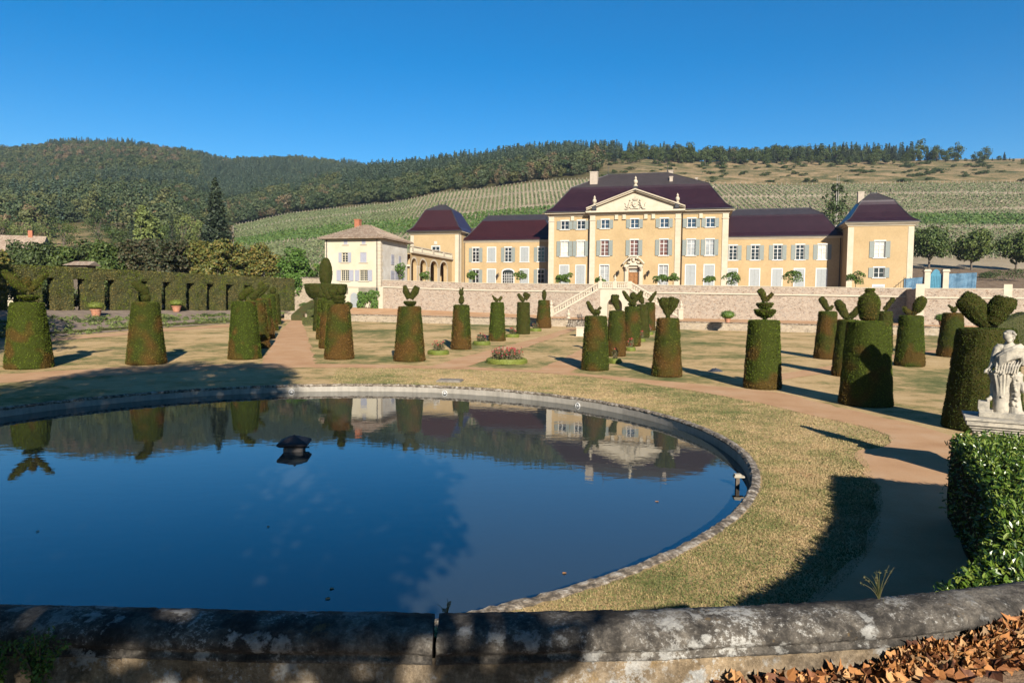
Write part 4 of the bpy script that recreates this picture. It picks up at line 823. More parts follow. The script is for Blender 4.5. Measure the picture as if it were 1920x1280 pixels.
# ---- the upper court and its retaining walls
q = MB(); q.box(-61, 37, 107.6, 190, 2.0, 6.6); c_ = q.build('court_terrace', MT['gravel'], None); c_.rotation_euler = (0, 0, -TH); tag(c_, kind='structure')
zt = lambda s: np.interp(s, [-55, -42, -21, 12.5], [5.52, 5.14, 4.98, 4.66]); zb = lambda s: np.interp(s, [-58.8, -48.6, -30.6, -11.7, 12.2], [1.68, 1.45, .9, .8, .67])
def rwall(name, label, s0, s1, n, cat='retaining wall', ret=None):
    F_ = FR(name, label, cat, ((s0+s1)/2, n, .8)); q = MB(); ss = np.linspace(s0, s1, 30); 
    q.grid([[(s, n, zb(s)-.3) for s in ss], [(s, n, zt(s)) for s in ss], [(s, n+.55, zt(s)) for s in ss]])
    for s in (s0, s1): q.add([(s, n, zb(s)-.3), (s, n+(ret or .55), zb(s)-.3), (s, n+(ret or .55), zt(s)), (s, n, zt(s))], [(0, 1, 2, 3)])
    F_.part('masonry', q, MT['rubble']); q = MB()
    for a, b in zip(ss, ss[1:]):
        for h0, h1, o in ((-1.02, -.86, .14), (0.0, .07, .05)):
            V = [(s, n+y, zt(s)+h) for s in (a, b) for y in (-o, .05 if h0 < -.5 else .6) for h in (h0, h1)]; q.add(V, [(0, 1, 3, 2), (4, 6, 7, 5), (0, 4, 5, 1), (2, 3, 7, 6), (1, 5, 7, 3), (0, 2, 6, 4)])
    F_.part('string_course', q, MT['stone']); return F_
w1 = rwall('retaining_wall', 'tall pinkish rubble stone wall with pale ledge holding up the chateau court', -55.2, 12.9, 98)
w2 = rwall('retaining_wall', 'short forward stretch of rubble wall with stone pillar by the blue gate', 12.5, 40, 94.2, ret=3.8)
q = MB(); quoins(q, 12.45, 13.3, 94.2, .8, 5.0, .55, .06); quoins(q, 20.7, 21.5, 94.2, .8, 5.0, .55, .06); w2.part('pillar', q, MT['stone'])
q = MB(); s_ = np.linspace(-61, 42, 40); gs = lambda s, n: float(gz(n*math.cos(TH)-s*math.sin(TH))); q.grid([[(s, n, gs(s, n)+z) for s in s_] for n, z in ((97.25, 1.04), (100, 1.06))]+[[(s, 107.4, 1.1901*float(zb((s-13.675)/1.1677))+1.52) for s in s_]]); c_ = q.build('upper_path', MT['gravel'], None); c_.rotation_euler = (0, 0, -TH); tag(c_, kind='structure')
LWf = FR('low_wall', 'low mossy stone terrace wall along the far edge of the lawn', 'terrace wall', (-15, 88, 0)); q = MB()
for a, b in ((-64, -25.6), (-22.4, 30)): q.box(a, b, 88, 88.35, -.2, .82)
LWf.part('masonry', q, MT['oldrubble']); q = MB()
for a, b in ((-64, -25.6), (-22.4, 30)):
    for x in np.arange(a, b, 1.1): q.box(x, min(x+1.08, b), 87.93, 88.42, .822, .9+.015*rng.normal())
LWf.part('coping', q, MT['moss'])
q = MB()
for k in range(4): q.box(-25.55, -22.45, 87.2+k*.32, 88.6, -.05+k*.2, .17+k*.2)
F_ = FR('garden_steps', 'few worn stone steps through the low terrace wall', 'steps', (-24, 88, 0)); F_.part('step', q, MT['moss'])
# ---- double flight of steps up to the court
STR = FR('double_staircase', 'double flight of pale stone stairs with balustrade against the tall rubble wall', 'staircase', (-21, 96, .8)); q = MB(); nf_ = 95.2
arch_wall(q, [(-22.0, -20.1)], -22.9, -19.2, .8, 2.4, 4.45, lambda u, z, d=0: (u, nf_+d*1.6, z)); q.box(-22.9, -19.2, nf_+.01, 98.2, 4.2, 4.46); STR.part('landing', q, MT['stone'])
q = MB(); q.box(-22.0, -20.1, nf_+1.5, nf_+1.6, .8, 3.5); STR.part('niche_back', q, MT['oldrubble'])
for k, (sa, sb) in ((-1, (-29.3, -22.9)), (1, (-12.8, -19.2))):
    q = MB(); N_ = 22
    for i in range(N_):
        x0 = sa+(sb-sa)*i/N_; x1 = sa+(sb-sa)*(i+1)/N_; q.box(min(x0, x1), max(x0, x1), nf_+.3, 97.9, .7, .8+3.65*(i+1)/N_)
    STR.part('step', q, MT['stone']); q = MB()
    V = [(sa, nf_, .7), (sb, nf_, .7), (sb, nf_, 4.45), (sa, nf_, .85)]; q.add(V+[(x, nf_+.3, z) for x, y, z in V], [(0, 1, 2, 3), (4, 7, 6, 5), (2, 6, 7, 3), (0, 3, 7, 4)]); STR.part('side_wall', q, MT['rubble'])
    q = MB(); d = np.array([sb-sa, 0, 3.6]); A = np.array([sa, nf_+.1, .85])
    q.bar(A+[0, 0, .12], A+d+[0, 0, .12], .34, .22); q.bar(A+[0, 0, .92], A+d+[0, 0, .92], .3, .16)
    q.box(sa-.3, sa+.3, nf_-.2, nf_+.4, .7, 2.0); q.box(sa-.36, sa+.36, nf_-.26, nf_+.46, 2.0, 2.12); STR.part('handrail', q, MT['stone']); q = MB()
    q.lathe([(.09, 0), (.06, .06), (.105, .22), (.05, .45), (.09, .62)], (0, 0, 0), 7); copies(STR, 'baluster', q, MT['stone'], [A+d*t+[0, 0, .2] for t in np.linspace(.05, .96, 20)])
    q = MB(); urn(q, sa, nf_+.1, 2.12, .95); STR.part('stone_urn', q, MT['stone'])
q = MB(); q.box(-22.9, -19.2, nf_-.1, nf_+.2, 4.46, 4.62); q.box(-22.9, -19.2, nf_-.08, nf_+.2, 5.22, 5.36)
for s in (-22.9, -21.05, -19.2): q.box(s-.28, s+.28, nf_-.14, nf_+.26, 4.46, 5.42)
STR.part('parapet', q, MT['stone']); q = MB()
q.lathe([(.09, 0), (.06, .06), (.105, .2), (.05, .42), (.09, .6)], (0, 0, 0), 7); copies(STR, 'baluster', q, MT['stone'], [(s, nf_+.05, 4.62) for s in np.concatenate([np.arange(-22.5, -21.4, .25), np.arange(-20.65, -19.5, .25)])])
for s in (-22.9, -21.05): q = MB(); urn(q, s, nf_+.05, 5.42, .8); STR.part('stone_urn', q, MT['stone'])
# ---- gate and netting on the right, house fragments behind the hedge
q = FR('garden_gate', 'blue arched double gate between two pale stone pillars', 'gate', (17.0, 112, ZT)); b = MB()
arch = [(16.35+1.4*k/8, 6.3+.85*math.sin(math.pi*k/8)) for k in range(9)]; b.add([(x, 112, z) for x, z in [(16.35, ZT)]+arch+[(17.75, ZT)]], [tuple(range(11))]); b.add([(x, 112.06, z) for x, z in [(16.35, ZT)]+arch+[(17.75, ZT)]], [tuple(range(10, -1, -1))])
for x in np.linspace(16.4, 17.7, 8): b.box(x-.03, x+.03, 111.96, 112, ZT, 6.3)
q.part('gate_leaf', b, MT['blue'])
for x in (16.0, 18.1): b = MB(); b.box(x-.33, x+.33, 111.7, 112.3, ZT, 6.8); b.box(x-.42, x+.42, 111.6, 112.4, 6.8, 7.0); b.box(x-.36, x+.36, 111.66, 112.34, 7.0, 7.12); q.part('pillar', b, MT['stone'])
for a, b_, z0_, z1_, lab in ((13.4, 15.6, 5.9, 6.15, 'blue mesh netting fence left of the stone gate pillars'), (18.5, 21.6, 6.55, 6.7, 'long blue mesh netting fence right of the gate with pale glare')):
    q = FR('netting_fence', lab, 'fence', ((a+b_)/2, 112, ZT)); b = MB(); x = np.linspace(a, b_, 12); b.grid([[(s, 112+.05*math.sin(s*5), ZT) for s in x], [(s, 112+.08*math.sin(s*4), np.interp(s, [a, b_], [z0_, z1_])) for s in x]]); q.part('net', b, MT['net']); b = MB()
    for s in np.linspace(a, b_, 4): b.tube([(s, 112.1, ZT), (s, 112.1, z1_)], .03, 6)
    q.part('post', b, MT['iron'])
b = MB(); F_ = FR('stair_railing', 'thin dark iron railing beside the right tower', 'railing', (13, 111, ZT))
b.tube([(11.4, 111, ZT+.1), (13.3, 111, 6.0)], .03, 6); b.tube([(13.3, 111, 6.0), (13.3, 111, ZT)], .03, 6)
for t in np.linspace(0, 1, 8): b.tube([(11.4+1.9*t, 111, ZT), (11.4+1.9*t, 111, ZT+.1+1.4*t)], .018, 5)
F_.part('bars', b, MT['iron'])
def cottage(label, x, ytop, d, w, h, rz, mat='cream'):
    p = D(x, ytop, d); t = thing('cottage', label, 'house', (p[0], p[1], 2.5), rz); b = MB(); z1 = p[2]-2.5; b.box(-w/2, w/2, 0, h, 0, z1*.72)
    t_ = b.build('wall', MT[mat], t); b = MB(); b.add([(-w/2-.4, -.5, z1*.72), (w/2+.4, -.5, z1*.72), (w/2+.4, h/2, z1), (-w/2-.4, h/2, z1), (-w/2-.4, h+.5, z1*.72), (w/2+.4, h+.5, z1*.72)], [(0, 1, 2, 3), (3, 2, 5, 4), (0, 3, 4), (1, 5, 2)]); r_ = b.build('roof', MT['oldtile'], t)
    b = MB(); b.box(w*.28, w*.28+.9, h/2-.4, h/2+.4, z1-.6, z1+1.2); b.build('chimney', MT['brick'], r_)
    for k in (-.25, .2):
        b = MB(); b.box(w*k-.5, w*k+.5, -.04, .02, z1*.3, z1*.3+1.4); b.build('window', MT['shutb'], t)
cottage('pale house with tiled roof and brick chimney at far left behind the trees', 0, 438, 158, 15, 8, R(15)); cottage('pale house half hidden behind the trimmed yellowish trees', 425, 470, 170, 16, 8, R(-5)); cottage('small whitish house glimpsed under the coppery trees', 290, 482, 165, 12, 7, R(-5), 'sidecream')
p = D(145, 494, 116); t = thing('tiled_shelter', 'small tiled roof peeping over the tall clipped hedge', 'shed', (p[0], p[1], 1.))
b = MB(); b.box(-1.5, 1.5, 0, 2.5, 0, p[2]-1.2); b.build('wall', MT['bark'], t); b = MB(); z_ = p[2]-1
b.add([(-2.2, -.6, z_-.3), (2.2, -.6, z_-.3), (2.2, 1.3, z_+.45), (-1.2, 1.3, z_+.45), (-2.2, 3, z_-.3), (2.2, 3, z_-.3)], [(0, 1, 2, 3), (3, 2, 5, 4), (0, 3, 4), (1, 5, 2)]); b.build('roof', MT['oldtile'], t)
# ------------------------------------------------------------------ topiary
def jitter(mb, amp, k):
    for i, v in enumerate(mb.v):
        c = v.mean(0); mb.v[i] = v+nrm(v-c)*(amp*wob(v, k))[:, None]
def frustum(mb, rb, rt, h, amp=.03, k=3.):
    z = np.concatenate([[0, .03, .08], np.linspace(.14, h-.1, 16), [h-.04, h-.008]]); r = np.interp(z, [0, h], [rb, rt]); r[:3] *= (.93, .97, .995); r[-2:] *= (.995, .98); r[-1] -= .02
    a = np.linspace(0, 2*math.pi, 40, endpoint=False); P = np.stack([r[:, None]*np.cos(a), r[:, None]*np.sin(a), z[:, None]+0*a], -1)
    w = amp*(wob(P, k, rb*9)+.6*wob(P, k*3, rb*5)); P[..., :2] *= (1+w/r[:, None])[..., None]; mb.grid(P, 0, True)
    top = P[-1]; mb.fan(top*[.5, .5, 1]+[0, 0, .012], (0, 0, h+.012)); i = np.arange(40)
    mb.grid(np.stack([top, top*[.5, .5, 1]+[0, 0, .012]]), 0, True)
def shape(mb, prim, sc_):
    """one clipped form, in picture units around the middle of the drum's top"""
    k = prim[0]
    if k == 'E': _, x, y, rx, ry = prim[:5]; a = R(prim[5]) if len(prim) > 5 else 0; c, s = math.cos(a), math.sin(a); mb.ell((x*sc_, 0, y*sc_), (rx*sc_, min(rx, ry)*.9*sc_, ry*sc_), [(c, 0, -s), (0, 1, 0), (s, 0, c)], 18, 13)
    if k == 'B': _, x, yt, rt, yb, rb = prim; mb.lathe([(rb*sc_, yb*sc_), ((rb+(rt-rb)*.45)*sc_, (yb+(yt-yb)*.18)*sc_), ((rb+(rt-rb)*.8)*sc_, (yb+(yt-yb)*.5)*sc_), (rt*sc_, (yb+(yt-yb)*.88)*sc_), (rt*.98*sc_, yt*sc_), (rt*.5*sc_, (yt+.2)*sc_)], (x*sc_, 0, 0), 22)
    if k == 'T': 
        p = np.array(prim[1], float); t = np.linspace(0, len(p)-1, len(p)*4); q = np.stack([np.interp(t, np.arange(len(p)), p[:, i]) for i in range(3)], 1)
        q = np.vstack([q[:1]+(q[0]-q[1])*np.array([.6, .6, 0])*np.array([1, 1, 1])-[0, 0, q[0, 2]*.45], q]); mb.tube([(x*sc_, 0, y*sc_) for x, y, r in q], [r*sc_ for x, y, r in q], 12, .8)
    if k == 'R': mb.lathe([(r*sc_, y*sc_) for y, r in prim[1]], (0, 0, 0), 26)
TOP = [  # front foot (x, y), half widths bottom/top, top y, figure, material, label
 (55, 693, 41, 28, 567, [('B', 2, 13, 18, 5, 5), ('T', [(-35, 58, 4), (-27, 50, 8), (-14, 36, 9), (0, 23, 6)]), ('T', [(34, 55, 3), (26, 51, 5), (16, 36, 7), (3, 23, 6)]), ('E', 0, 38, 8, 11)], 'yew', 'leftmost yew drum crowned by a wide winged bird above a flat plate'),
 (275, 685, 35.5, 23.5, 566, [('T', [(-21, 36, 3), (-12, 32, 8), (-3, 24, 9), (2, 15, 6)]), ('E', 1, 9, 8, 8)], 'yewb', 'clipped yew drum topped by a drooping curled plume in front of the arched hedge'),
 (459, 675, 30.5, 21.5, 565, [('T', [(-6, 12, 5), (4, 18, 7), (15, 25, 6)]), ('E', -4, 9, 6, 7)], 'yew', 'yellowish green yew drum at the front left corner of the straight path'),
 (478, 654, 28, 20, 563, [('T', [(-5, 6, 5), (3, 14, 6), (16, 25, 3)]), ('E', -2, 9, 6, 9)], 'yewb', 'second yew drum left of the straight path, small hole at its foot'),
 (489, 637, 26, 18, 559, [('T', [(-6, 4, 4), (2, 12, 5), (12, 22, 4)])], 'yewb', 'third yew drum in the left row of the straight path, brown skirted'),
 (500, 621, 22, 16, 552, [('E', -8, 12, 6, 13)], 'yew', 'fourth yew drum in the left row of the straight path with an upright column'),
 (512, 609, 15, 12, 550, [('E', 0, 6, 6, 7)], 'yewd', 'farthest, smallest dark yew drum in the left row of the straight path'),
 (636, 675, 28, 20, 570, [('B', 0, 16, 13, 8, 8), ('B', 1, 8, 11, 0, 3), ('E', 3, 27, 7, 9), ('E', 17, -2, 8, 7)], 'yewb', 'front yew drum right of the straight path with stacked plates and side bulge'),
 (620, 654, 22, 16, 563, [('T', [(-14, 26, 3), (-7, 14, 5), (0, 5, 6)]), ('E', 5, 16, 9, 12)], 'yewb', 'second yew drum right of the straight path with one raised wing'),
 (613, 637, 20, 15, 560, [('E', 0, 8, 7, 9)], 'yew', 'third yew drum in the right row of the straight path, below the great basket'),
 (604, 621, 17, 13, 557, [('E', 0, 5, 6, 6)], 'yewd', 'fourth dark yew drum in the right row of the straight path'),
 (768, 679, 30, 21, 574, [('B', .5, 9.5, 11.5, 1, 4), ('T', [(-9, 39, 3.5), (-7, 29, 5.5), (-1, 15, 5)]), ('T', [(14, 37, 5.5), (10, 28, 6.5), (2, 15, 5)])], 'yewb', 'yew drum with a rabbit ear figure above a small bowl, before the cream house'),
 (864.5, 656, 19.5, 14.5, 571, [('E', 0, 10, 5, 8.5), ('E', -.5, 23, 4.2, 6), ('T', [(-3, 33, 1), (-2, 28, 1.4)]), ('T', [(3, 33, 1), (2, 28, 1.4)])], 'yewb', 'yew drum with two stacked balls and tiny horns by the diagonal path'),
 (932, 640, 16.5, 12.2, 566, [('T', [(-9, 12, 1.5), (-3, 5, 3), (0, 2, 3)]), ('T', [(8, 10, 2.5), (2, 4, 3)])], 'yew', 'yew drum with a thin open beaked bird left of the diagonal path'),
 (981, 627, 13, 11.7, 566, [('T', [(-10, 15, 3), (-3, 6, 4), (0, 2, 3)]), ('T', [(10, 15, 4), (3, 6, 4)]), ('E', 4, 14, 5, 5)], 'yewd', 'narrow dark yew drum with a spread winged bird left of the diagonal path'),
 (1019.5, 615.5, 14.5, 10.5, 562, [('E', 0, 10, 4.2, 10)], 'yewb', 'farthest yew drum left of the diagonal path with a plain egg standing on it'),
 (1115.5, 696, 26.5, 20, 592, [('T', [(-16, 26, 3), (-10, 16, 5), (-4, 7, 4), (0, 2, 3)]), ('E', 2, 8, 6, 5.5), ('E', 7, 15, 4, 2.5, 20)], 'yewb', 'brown patched yew drum with a snail like figure right beside the diagonal path'),
 (1155, 669, 19, 14.5, 582, [('T', [(-4, 29, 7.5), (-4, 19, 7), (0, 7, 4), (2, 3, 4)])], 'yewb', 'second yew drum of the right avenue with a single club shaped lobe'),
 (1184, 650, 17.5, 13.5, 574, [('T', [(-17, 28, 3), (-8, 15, 4), (0, 8, 4)]), ('T', [(17, 28, 3.5), (9, 16, 5), (0, 8, 4)]), ('E', 1, 20, 6, 7), ('B', 0, 6, 8, 1, 3)], 'yewb', 'third yew drum of the right avenue with wide raised wings before the stair niche'),
 (1204, 633.5, 14, 11, 570, [('T', [(-6, 17, 5), (-3, 9, 5), (0, 2, 3)])], 'yewd', 'fourth yew drum of the right avenue with a short curled lobe'),
 (1218, 620, 10.5, 9, 566, [('T', [(10, 20, 2), (3, 8, 4), (-2, 3, 4)])], 'yewb', 'farthest yew drum of the right avenue with one thin raised tail'),
 (1250, 708, 29, 20, 596, [('T', [(-7, 37, 9), (-6, 26, 10), (-1, 9, 5), (0, 1, 3)]), ('T', [(11, 37, 9.5), (7, 25, 10), (1, 9, 5)]), ('T', [(-19, 37, 1.5), (-12, 24, 3)])], 'yewb', 'rusty brown yew drum carrying a large heart shaped double lobe'),
 (1429, 731, 35, 28, 600, [('B', 1, 20, 20, 4, 2.5), ('B', 0, 32, 15, 20, 4), ('T', [(-10, 57, 6), (-4, 48, 6), (0, 35, 4)]), ('T', [(13, 50, 3.5), (6, 42, 3.5), (2, 36, 3)]), ('T', [(0, 4, 2), (0, 0, 2)])], 'yew', 'broad green yew drum with two stacked bowls and a leafy sprig'),
 (1549, 674, 23, 15.5, 583, [('T', [(-13, 25, 5), (-8, 18, 6.5), (-2, 7, 5), (1, 2, 4)]), ('T', [(8, 11, 2.5), (3, 4, 3)])], 'yewb', 'rust toned yew drum with a small cock figure on the right lawn'),
 (1586, 707, 26, 18, 599, [('T', [(-20, 35, 6), (-13, 24, 9), (-3, 6, 6), (2, 2, 4)]), ('T', [(18, 24, 5), (11, 13, 6), (3, 5, 5)])], 'yewb', 'shaded yew drum with an open winged bird, half hidden behind the big vase topiary'),
 (1622, 764, 47.5, 36.5, 602, [('R', [(-1, 5), (1, 10), (6, 15), (20, 18), (34, 19), (44, 17), (51, 11), (54, 7), (56, 7), (58, 8.5), (61, 8)])], 'yew', 'large dark yew drum topped by a clipped vase, shadow of a bird across its side'),
 (1656, 661, 16, 13, 583, [('T', [(13, 24, 4), (4, 10, 4), (-1, 3, 4)])], 'yewd', 'slim yew drum with one feathery arm just right of the vase topiary'),
 (1705, 688, 26.5, 20, 591, [('E', 12, 21, 10, 17, -22), ('T', [(8, 12, 7), (2, 3, 4)]), ('T', [(-13, 16, 3.5), (-8, 8, 5), (-1, 4, 5)])], 'yew', 'yew drum carrying a swan like bird with a tall tail, by the wall pillar'),
 (1783, 670, 25, 16.5, 586, [('E', 1, 6, 5, 5), ('T', [(-8, 15, 2), (0, 8, 3)]), ('T', [(10, 15, 2), (2, 8, 3)])], 'yewb', 'rusty yew drum with a small tufted ball near the right end of the wall'),
 (1840, 813, 68, 48, 616, [('T', [(-42, 57, 15), (-32, 50, 20), (-17, 33, 21), (-4, 13, 14), (1, 3, 9)]), ('T', [(27, 58, 17), (24, 47, 21), (14, 29, 19), (5, 13, 14)])], 'yewd', 'biggest and nearest yew drum with two huge lobes, behind the stone statue')]
def topiary(x, y, hb, ht, yt, fig, mat, label):
    f = G(x, y); dv = nrm(np.array([f[0], f[1]])); mpp = f[1]/FPX/math.cos(.03)*1.0; rb, rt = hb*mpp, ht*mpp
    c = np.array([f[0], f[1]])+dv*rb*.96; dd = c[1]; mpp = dd/FPX*math.hypot(c[0], c[1])/dd; mpp = dd/FPX; rb, rt = hb*mpp*.98, ht*mpp*.98
    z0 = float(gz(c[1])); h = D(x, yt+1.0, dd-rt*.6)[2]-z0; t = thing('topiary_tree', label, 'topiary', (c[0], c[1], z0), math.atan2(-dv[0], dv[1]), 'clipped topiary trees around the pond and along the paths')
    near = dd < 47; near = dd < 60; lf = .062 if dd < 34 else .088 if near else .125; cap = 20000 if dd < 40 else 12000 if near else 5500
    b = MB(); frustum(b, rb, rt, h); b.under(); b.fuzz(2.6/lf**2, lf, .75, .5, .01, cap=cap); b.build('clipped_drum', [MT[mat], MT.get(mat+'_u', MT['yewbase'])], t)
    m = MB()
    for p in fig: shape(m, p, mpp)
    jitter(m, .03, 4.); m.under(); m.fuzz(3./lf**2, lf, .8, .5, .012, cap=cap)
    for i in range(len(m.v)): m.v[i] = m.v[i]+[0, 0, h]
    fm = 'yewd' if mat == 'yewb' else mat; m.build('clipped_figure', [MT[fm], MT['yewbase']], t)
    q = MB(); q.tube([(0, 0, h-.05), (.01, 0, h+.22)], [.05, .04], 6); q.build('stem', MT['bark'], t); return t
for a in TOP: topiary(*a)
# great basket topiary at the end of the straight path
f = G(612, 611); mpp = f[1]/FPX; t = thing('basket_topiary', 'huge clipped yew basket carrying a tall egg at the end of the straight path', 'topiary', tuple(f))
zr = lambda y: D(612, y, f[1])[2]-f[2]
b = MB(); k_ = 38.5*mpp/2.62; b.lathe([(1.0, 0), (.8, .6), (.9, 1.6)]+[(r_*k_, zr(y_)) for r_, y_ in ((1.5, 562), (2.1, 557), (2.5, 548), (2.62, 538), (2.6, 533), (1.2, 532.6))], (0, 0, 0), 40); jitter(b, .05, 2); b.under(); b.fuzz(130, .15, .7, .5); b.build('basket', [MT['yewd'], MT['yewbase']], t)
b = MB(); b.ell((-.05, 0, (zr(533)+zr(483))/2-.3), (12*mpp, 12*mpp, (zr(483)-zr(533))/2+.3), None, 22, 16); jitter(b, .03, 3); b.under(); b.fuzz(170, .13, .7, .5); b.build('egg', [MT['yewd'], MT['yewbase']], t)
# clipped blocks and sweep beside it
def block(name, label, pts, h, w, mat, cat='hedge', leaf=.1, dens=160, group=None):
    """clipped hedge along a polyline (world x, y); h: height or (h0, h1); w: width"""
    p = np.array(pts, float); d = np.concatenate([[0], np.cumsum(np.linalg.norm(np.diff(p, axis=0), axis=1))]); k = max(3, int(d[-1]/.35)); t = np.linspace(0, d[-1], k)
    q = np.stack([np.interp(t, d, p[:, i]) for i in range(2)], 1); n = nrm(np.gradient(q, axis=0)); n = np.c_[-n[:, 1], n[:, 0]]; hh = np.interp(t, [0, d[-1]], h) if hasattr(h, '__len__') else np.full(k, h)
    prof = [(-.5, 0), (-.5, .5), (-.49, .93), (-.42, 1), (0, 1.01), (.42, 1), (.49, .93), (.5, .5), (.5, 0)]
    P = np.array([[(*(q[i]+n[i]*u*w), v*hh[i]) for u, v in prof] for i in range(k)]); P += (.04*wob(P, 3)+.02*wob(P, 9))[..., None]; P[..., 2] += (gz(P[..., 1]) if name != 'box_edging_on_bank' else 0)
    m = MB(); m.grid(P); 
    for e in (0, -1): m.fan(P[e], P[e].mean(0))
    o = np.array([*q.mean(0), float(gz(q.mean(0)[1]))]); m.under(); m.fuzz(dens, leaf, .8, .55, .01, cap=26000); return tag(m.build(name, [MT[mat], MT['hedgebase']], None, o), label, cat, group)
block('sloped_hedge', 'brown curved hedge sweep rising towards the basket topiary', [G(557, 601)[:2], G(574, 598)[:2], G(592, 596)[:2]], (.9, 3.0), 1.8, 'yewb')
block('box_block', 'pale green clipped box block, lower of two stacked at path end', [G(568, 608)[:2], G(592, 608)[:2]], .95, 1.2, 'box'); block('box_block', 'pale green clipped box cube just above and behind the lower block', [G(577, 603)[:2], G(592, 603)[:2]], 1.75, 1.2, 'box')
block('sloped_hedge', 'dark sloped yew hedge block by the right edge behind the largest topiary', [D(1858, 640, 64)[:2], D(1915, 640, 64)[:2]], (2.6, 3.7), 1.6, 'yewd')
# ------------------------------------------------------------------ tall arched hedge on the left, with its planted bank
HA, HB = np.array([-61.3, 82.4]), np.array([-38.5, 121.]); hd = nrm(HB-HA); hn = np.array([hd[1], -hd[0]]); HL_ = np.linalg.norm(HB-HA)
bz = lambda u: np.interp(u, [0, HL_], [3.1, 2.76]); hzt = lambda u: bz(u)+5.45
hp = lambda u, v, z: (*(HA+hd*u+hn*v), z)
t = thing('arched_hedge', 'long tall hornbeam hedge with a row of narrow arched openings', 'hedge', hp(HL_/2, 0, 1)); O = np.array(t.location)
def px_u(x):      # where along the hedge the sight line of column x meets it
    b = (x-960)/FPX; return (b*HA[1]-HA[0])/(hd[0]-b*hd[1])
spans = [(px_u(x)-.75, px_u(x)+.75) for x in (20, 85, 143, 200, 262, 305, 350, 388, 424, 458, 492)]
us = sorted({0, HL_, *[a for s in spans for a in s]}); m = MB(); archz = 4.1
def sub(a, b, z0f, z1f, v):
    k = max(2, int((b-a)/.5)); u = np.linspace(a, b, k); P = np.array([[hp(x, v, z0f(x)+(z1f(x)-z0f(x))*w) for w in np.linspace(0, 1, 8)] for x in u]); P[..., :2] += (hn*(.10*wob(P, 1.6)+.07*wob(P, 5))[..., None]); m.grid(P)
for a, b in zip(us, us[1:]):
    op = any(s[0] <= a and b <= s[1] for s in spans)
    for v in (.9, -.9): sub(a, b, (lambda x: bz(x)+archz) if op else bz, hzt, v)
    if op:
        for x in (a, b): m.grid([[hp(x, v, bz(x)+z) for z in (0, 1.2, 2.4, archz)] for v in (-.9, -.3, .3, .9)])
        m.grid([[hp(x, v, bz(x)+archz+.35*math.sin(math.pi*(x-a)/(b-a))) for v in (-.9, 0, .9)] for x in np.linspace(a, b, 6)])
u = np.linspace(0, HL_, 90); P = np.array([[hp(x, v, hzt(x)) for v in (-.92, -.4, .4, .92)] for x in u]); P[..., 2] += .04*wob(P, 2.); m.grid(P)
for x in (0, HL_): m.grid([[hp(x, v, bz(x)+(hzt(x)-bz(x))*w) for w in (0, .33, .66, 1)] for v in (-.9, -.3, .3, .9)])
m.under(); m.fuzz(95, .20, .9, .6, .03, cap=70000)
for i in range(len(m.v)): m.v[i] = m.v[i]-O
m.build('foliage', [MT['horn'], MT['hedgebase']], t)
bank_edge = [G(x, y)[:2] for x, y in ((-60, 645), (0, 637), (100, 631), (200, 623.5), (300, 614.5), (434, 606.5), (520, 598))]
be = np.array(bank_edge); dl = np.concatenate([[0], np.cumsum(np.linalg.norm(np.diff(be, axis=0), axis=1))])
def bank(w, v):   # w along (0..1), v across from path to hedge
    a = np.array([np.interp(w*dl[-1], dl, be[:, i]) for i in range(2)]); b = HA+hd*(HL_*w)+hn*.3; p = a+(b-a)*v; q = min(1, max(0, v*1.05))**.8; return np.array([p[0], p[1], .03+float(gz(a[1]))*(1-q)+bz(HL_*w)*q])
m = MB(); P = np.array([[bank(w, v) for v in np.linspace(0, 1.1, 24)] for w in np.linspace(0, 1, 70)]); P[..., 2] += .06*wob(P, 1.3)*np.minimum(1, np.linspace(0, 1.1, 24)*4); m.grid(P); tag(m.build('flower_bank', MT['soil'], smooth=True), kind='structure')
g = np.random.default_rng(21); m = MB(); pts = []
for k in range(900):
    w = g.random(); v = g.random()*.62; p = bank(w, v); s = .5+.5*math.sin(w*31)*math.sin(v*19+w*7)
    if g.random() < s*.9+.1: r_ = g.uniform(.12, .4); d = nrm(g.normal(size=(26, 3))); d[:, 2] = abs(d[:, 2]); m.leaves(p+d*r_*[1, 1, .8], d, .2, .6, .6, 0, g)
tag(m.build('bedding_plants', MT['t_pale']), kind='stuff')
m = MB()
for k in range(420):
    w = g.random(); v = .1+g.random()*.5; p = bank(w, v); s = math.sin(w*23+2)*math.sin(v*15+w*5)
    if s > .35: r_ = g.uniform(.2, .55); d = nrm(g.normal(size=(40, 3))); d[:, 2] = abs(d[:, 2]); m.leaves(p+d*r_*[1, 1, .8], d, .22, .6, .6, 0, g)
tag(m.build('ground_shrubs', MT['t_dark']), kind='stuff')
block('box_edging', 'low clipped box edging along the front of the left flower bank', [be[i]+(-1.2, .8) if False else tuple(bank(w, .06)[:2]) for i, w in enumerate(np.linspace(.02, .95, 30))], .42, .45, 'box', 'hedge', .12, 60)
def bush_ball(mb, c, r, g, k, leaf=.13, flat=.75):
    d = nrm(g.normal(size=(k, 3))); d[:, 2] = np.where(d[:, 2] < -.35, -d[:, 2], d[:, 2]); mb.leaves(np.array(c)+d*np.array([r, r, r*flat])*(.86+.16*g.random((k, 1))), d, leaf, .6, .6, 0, g)
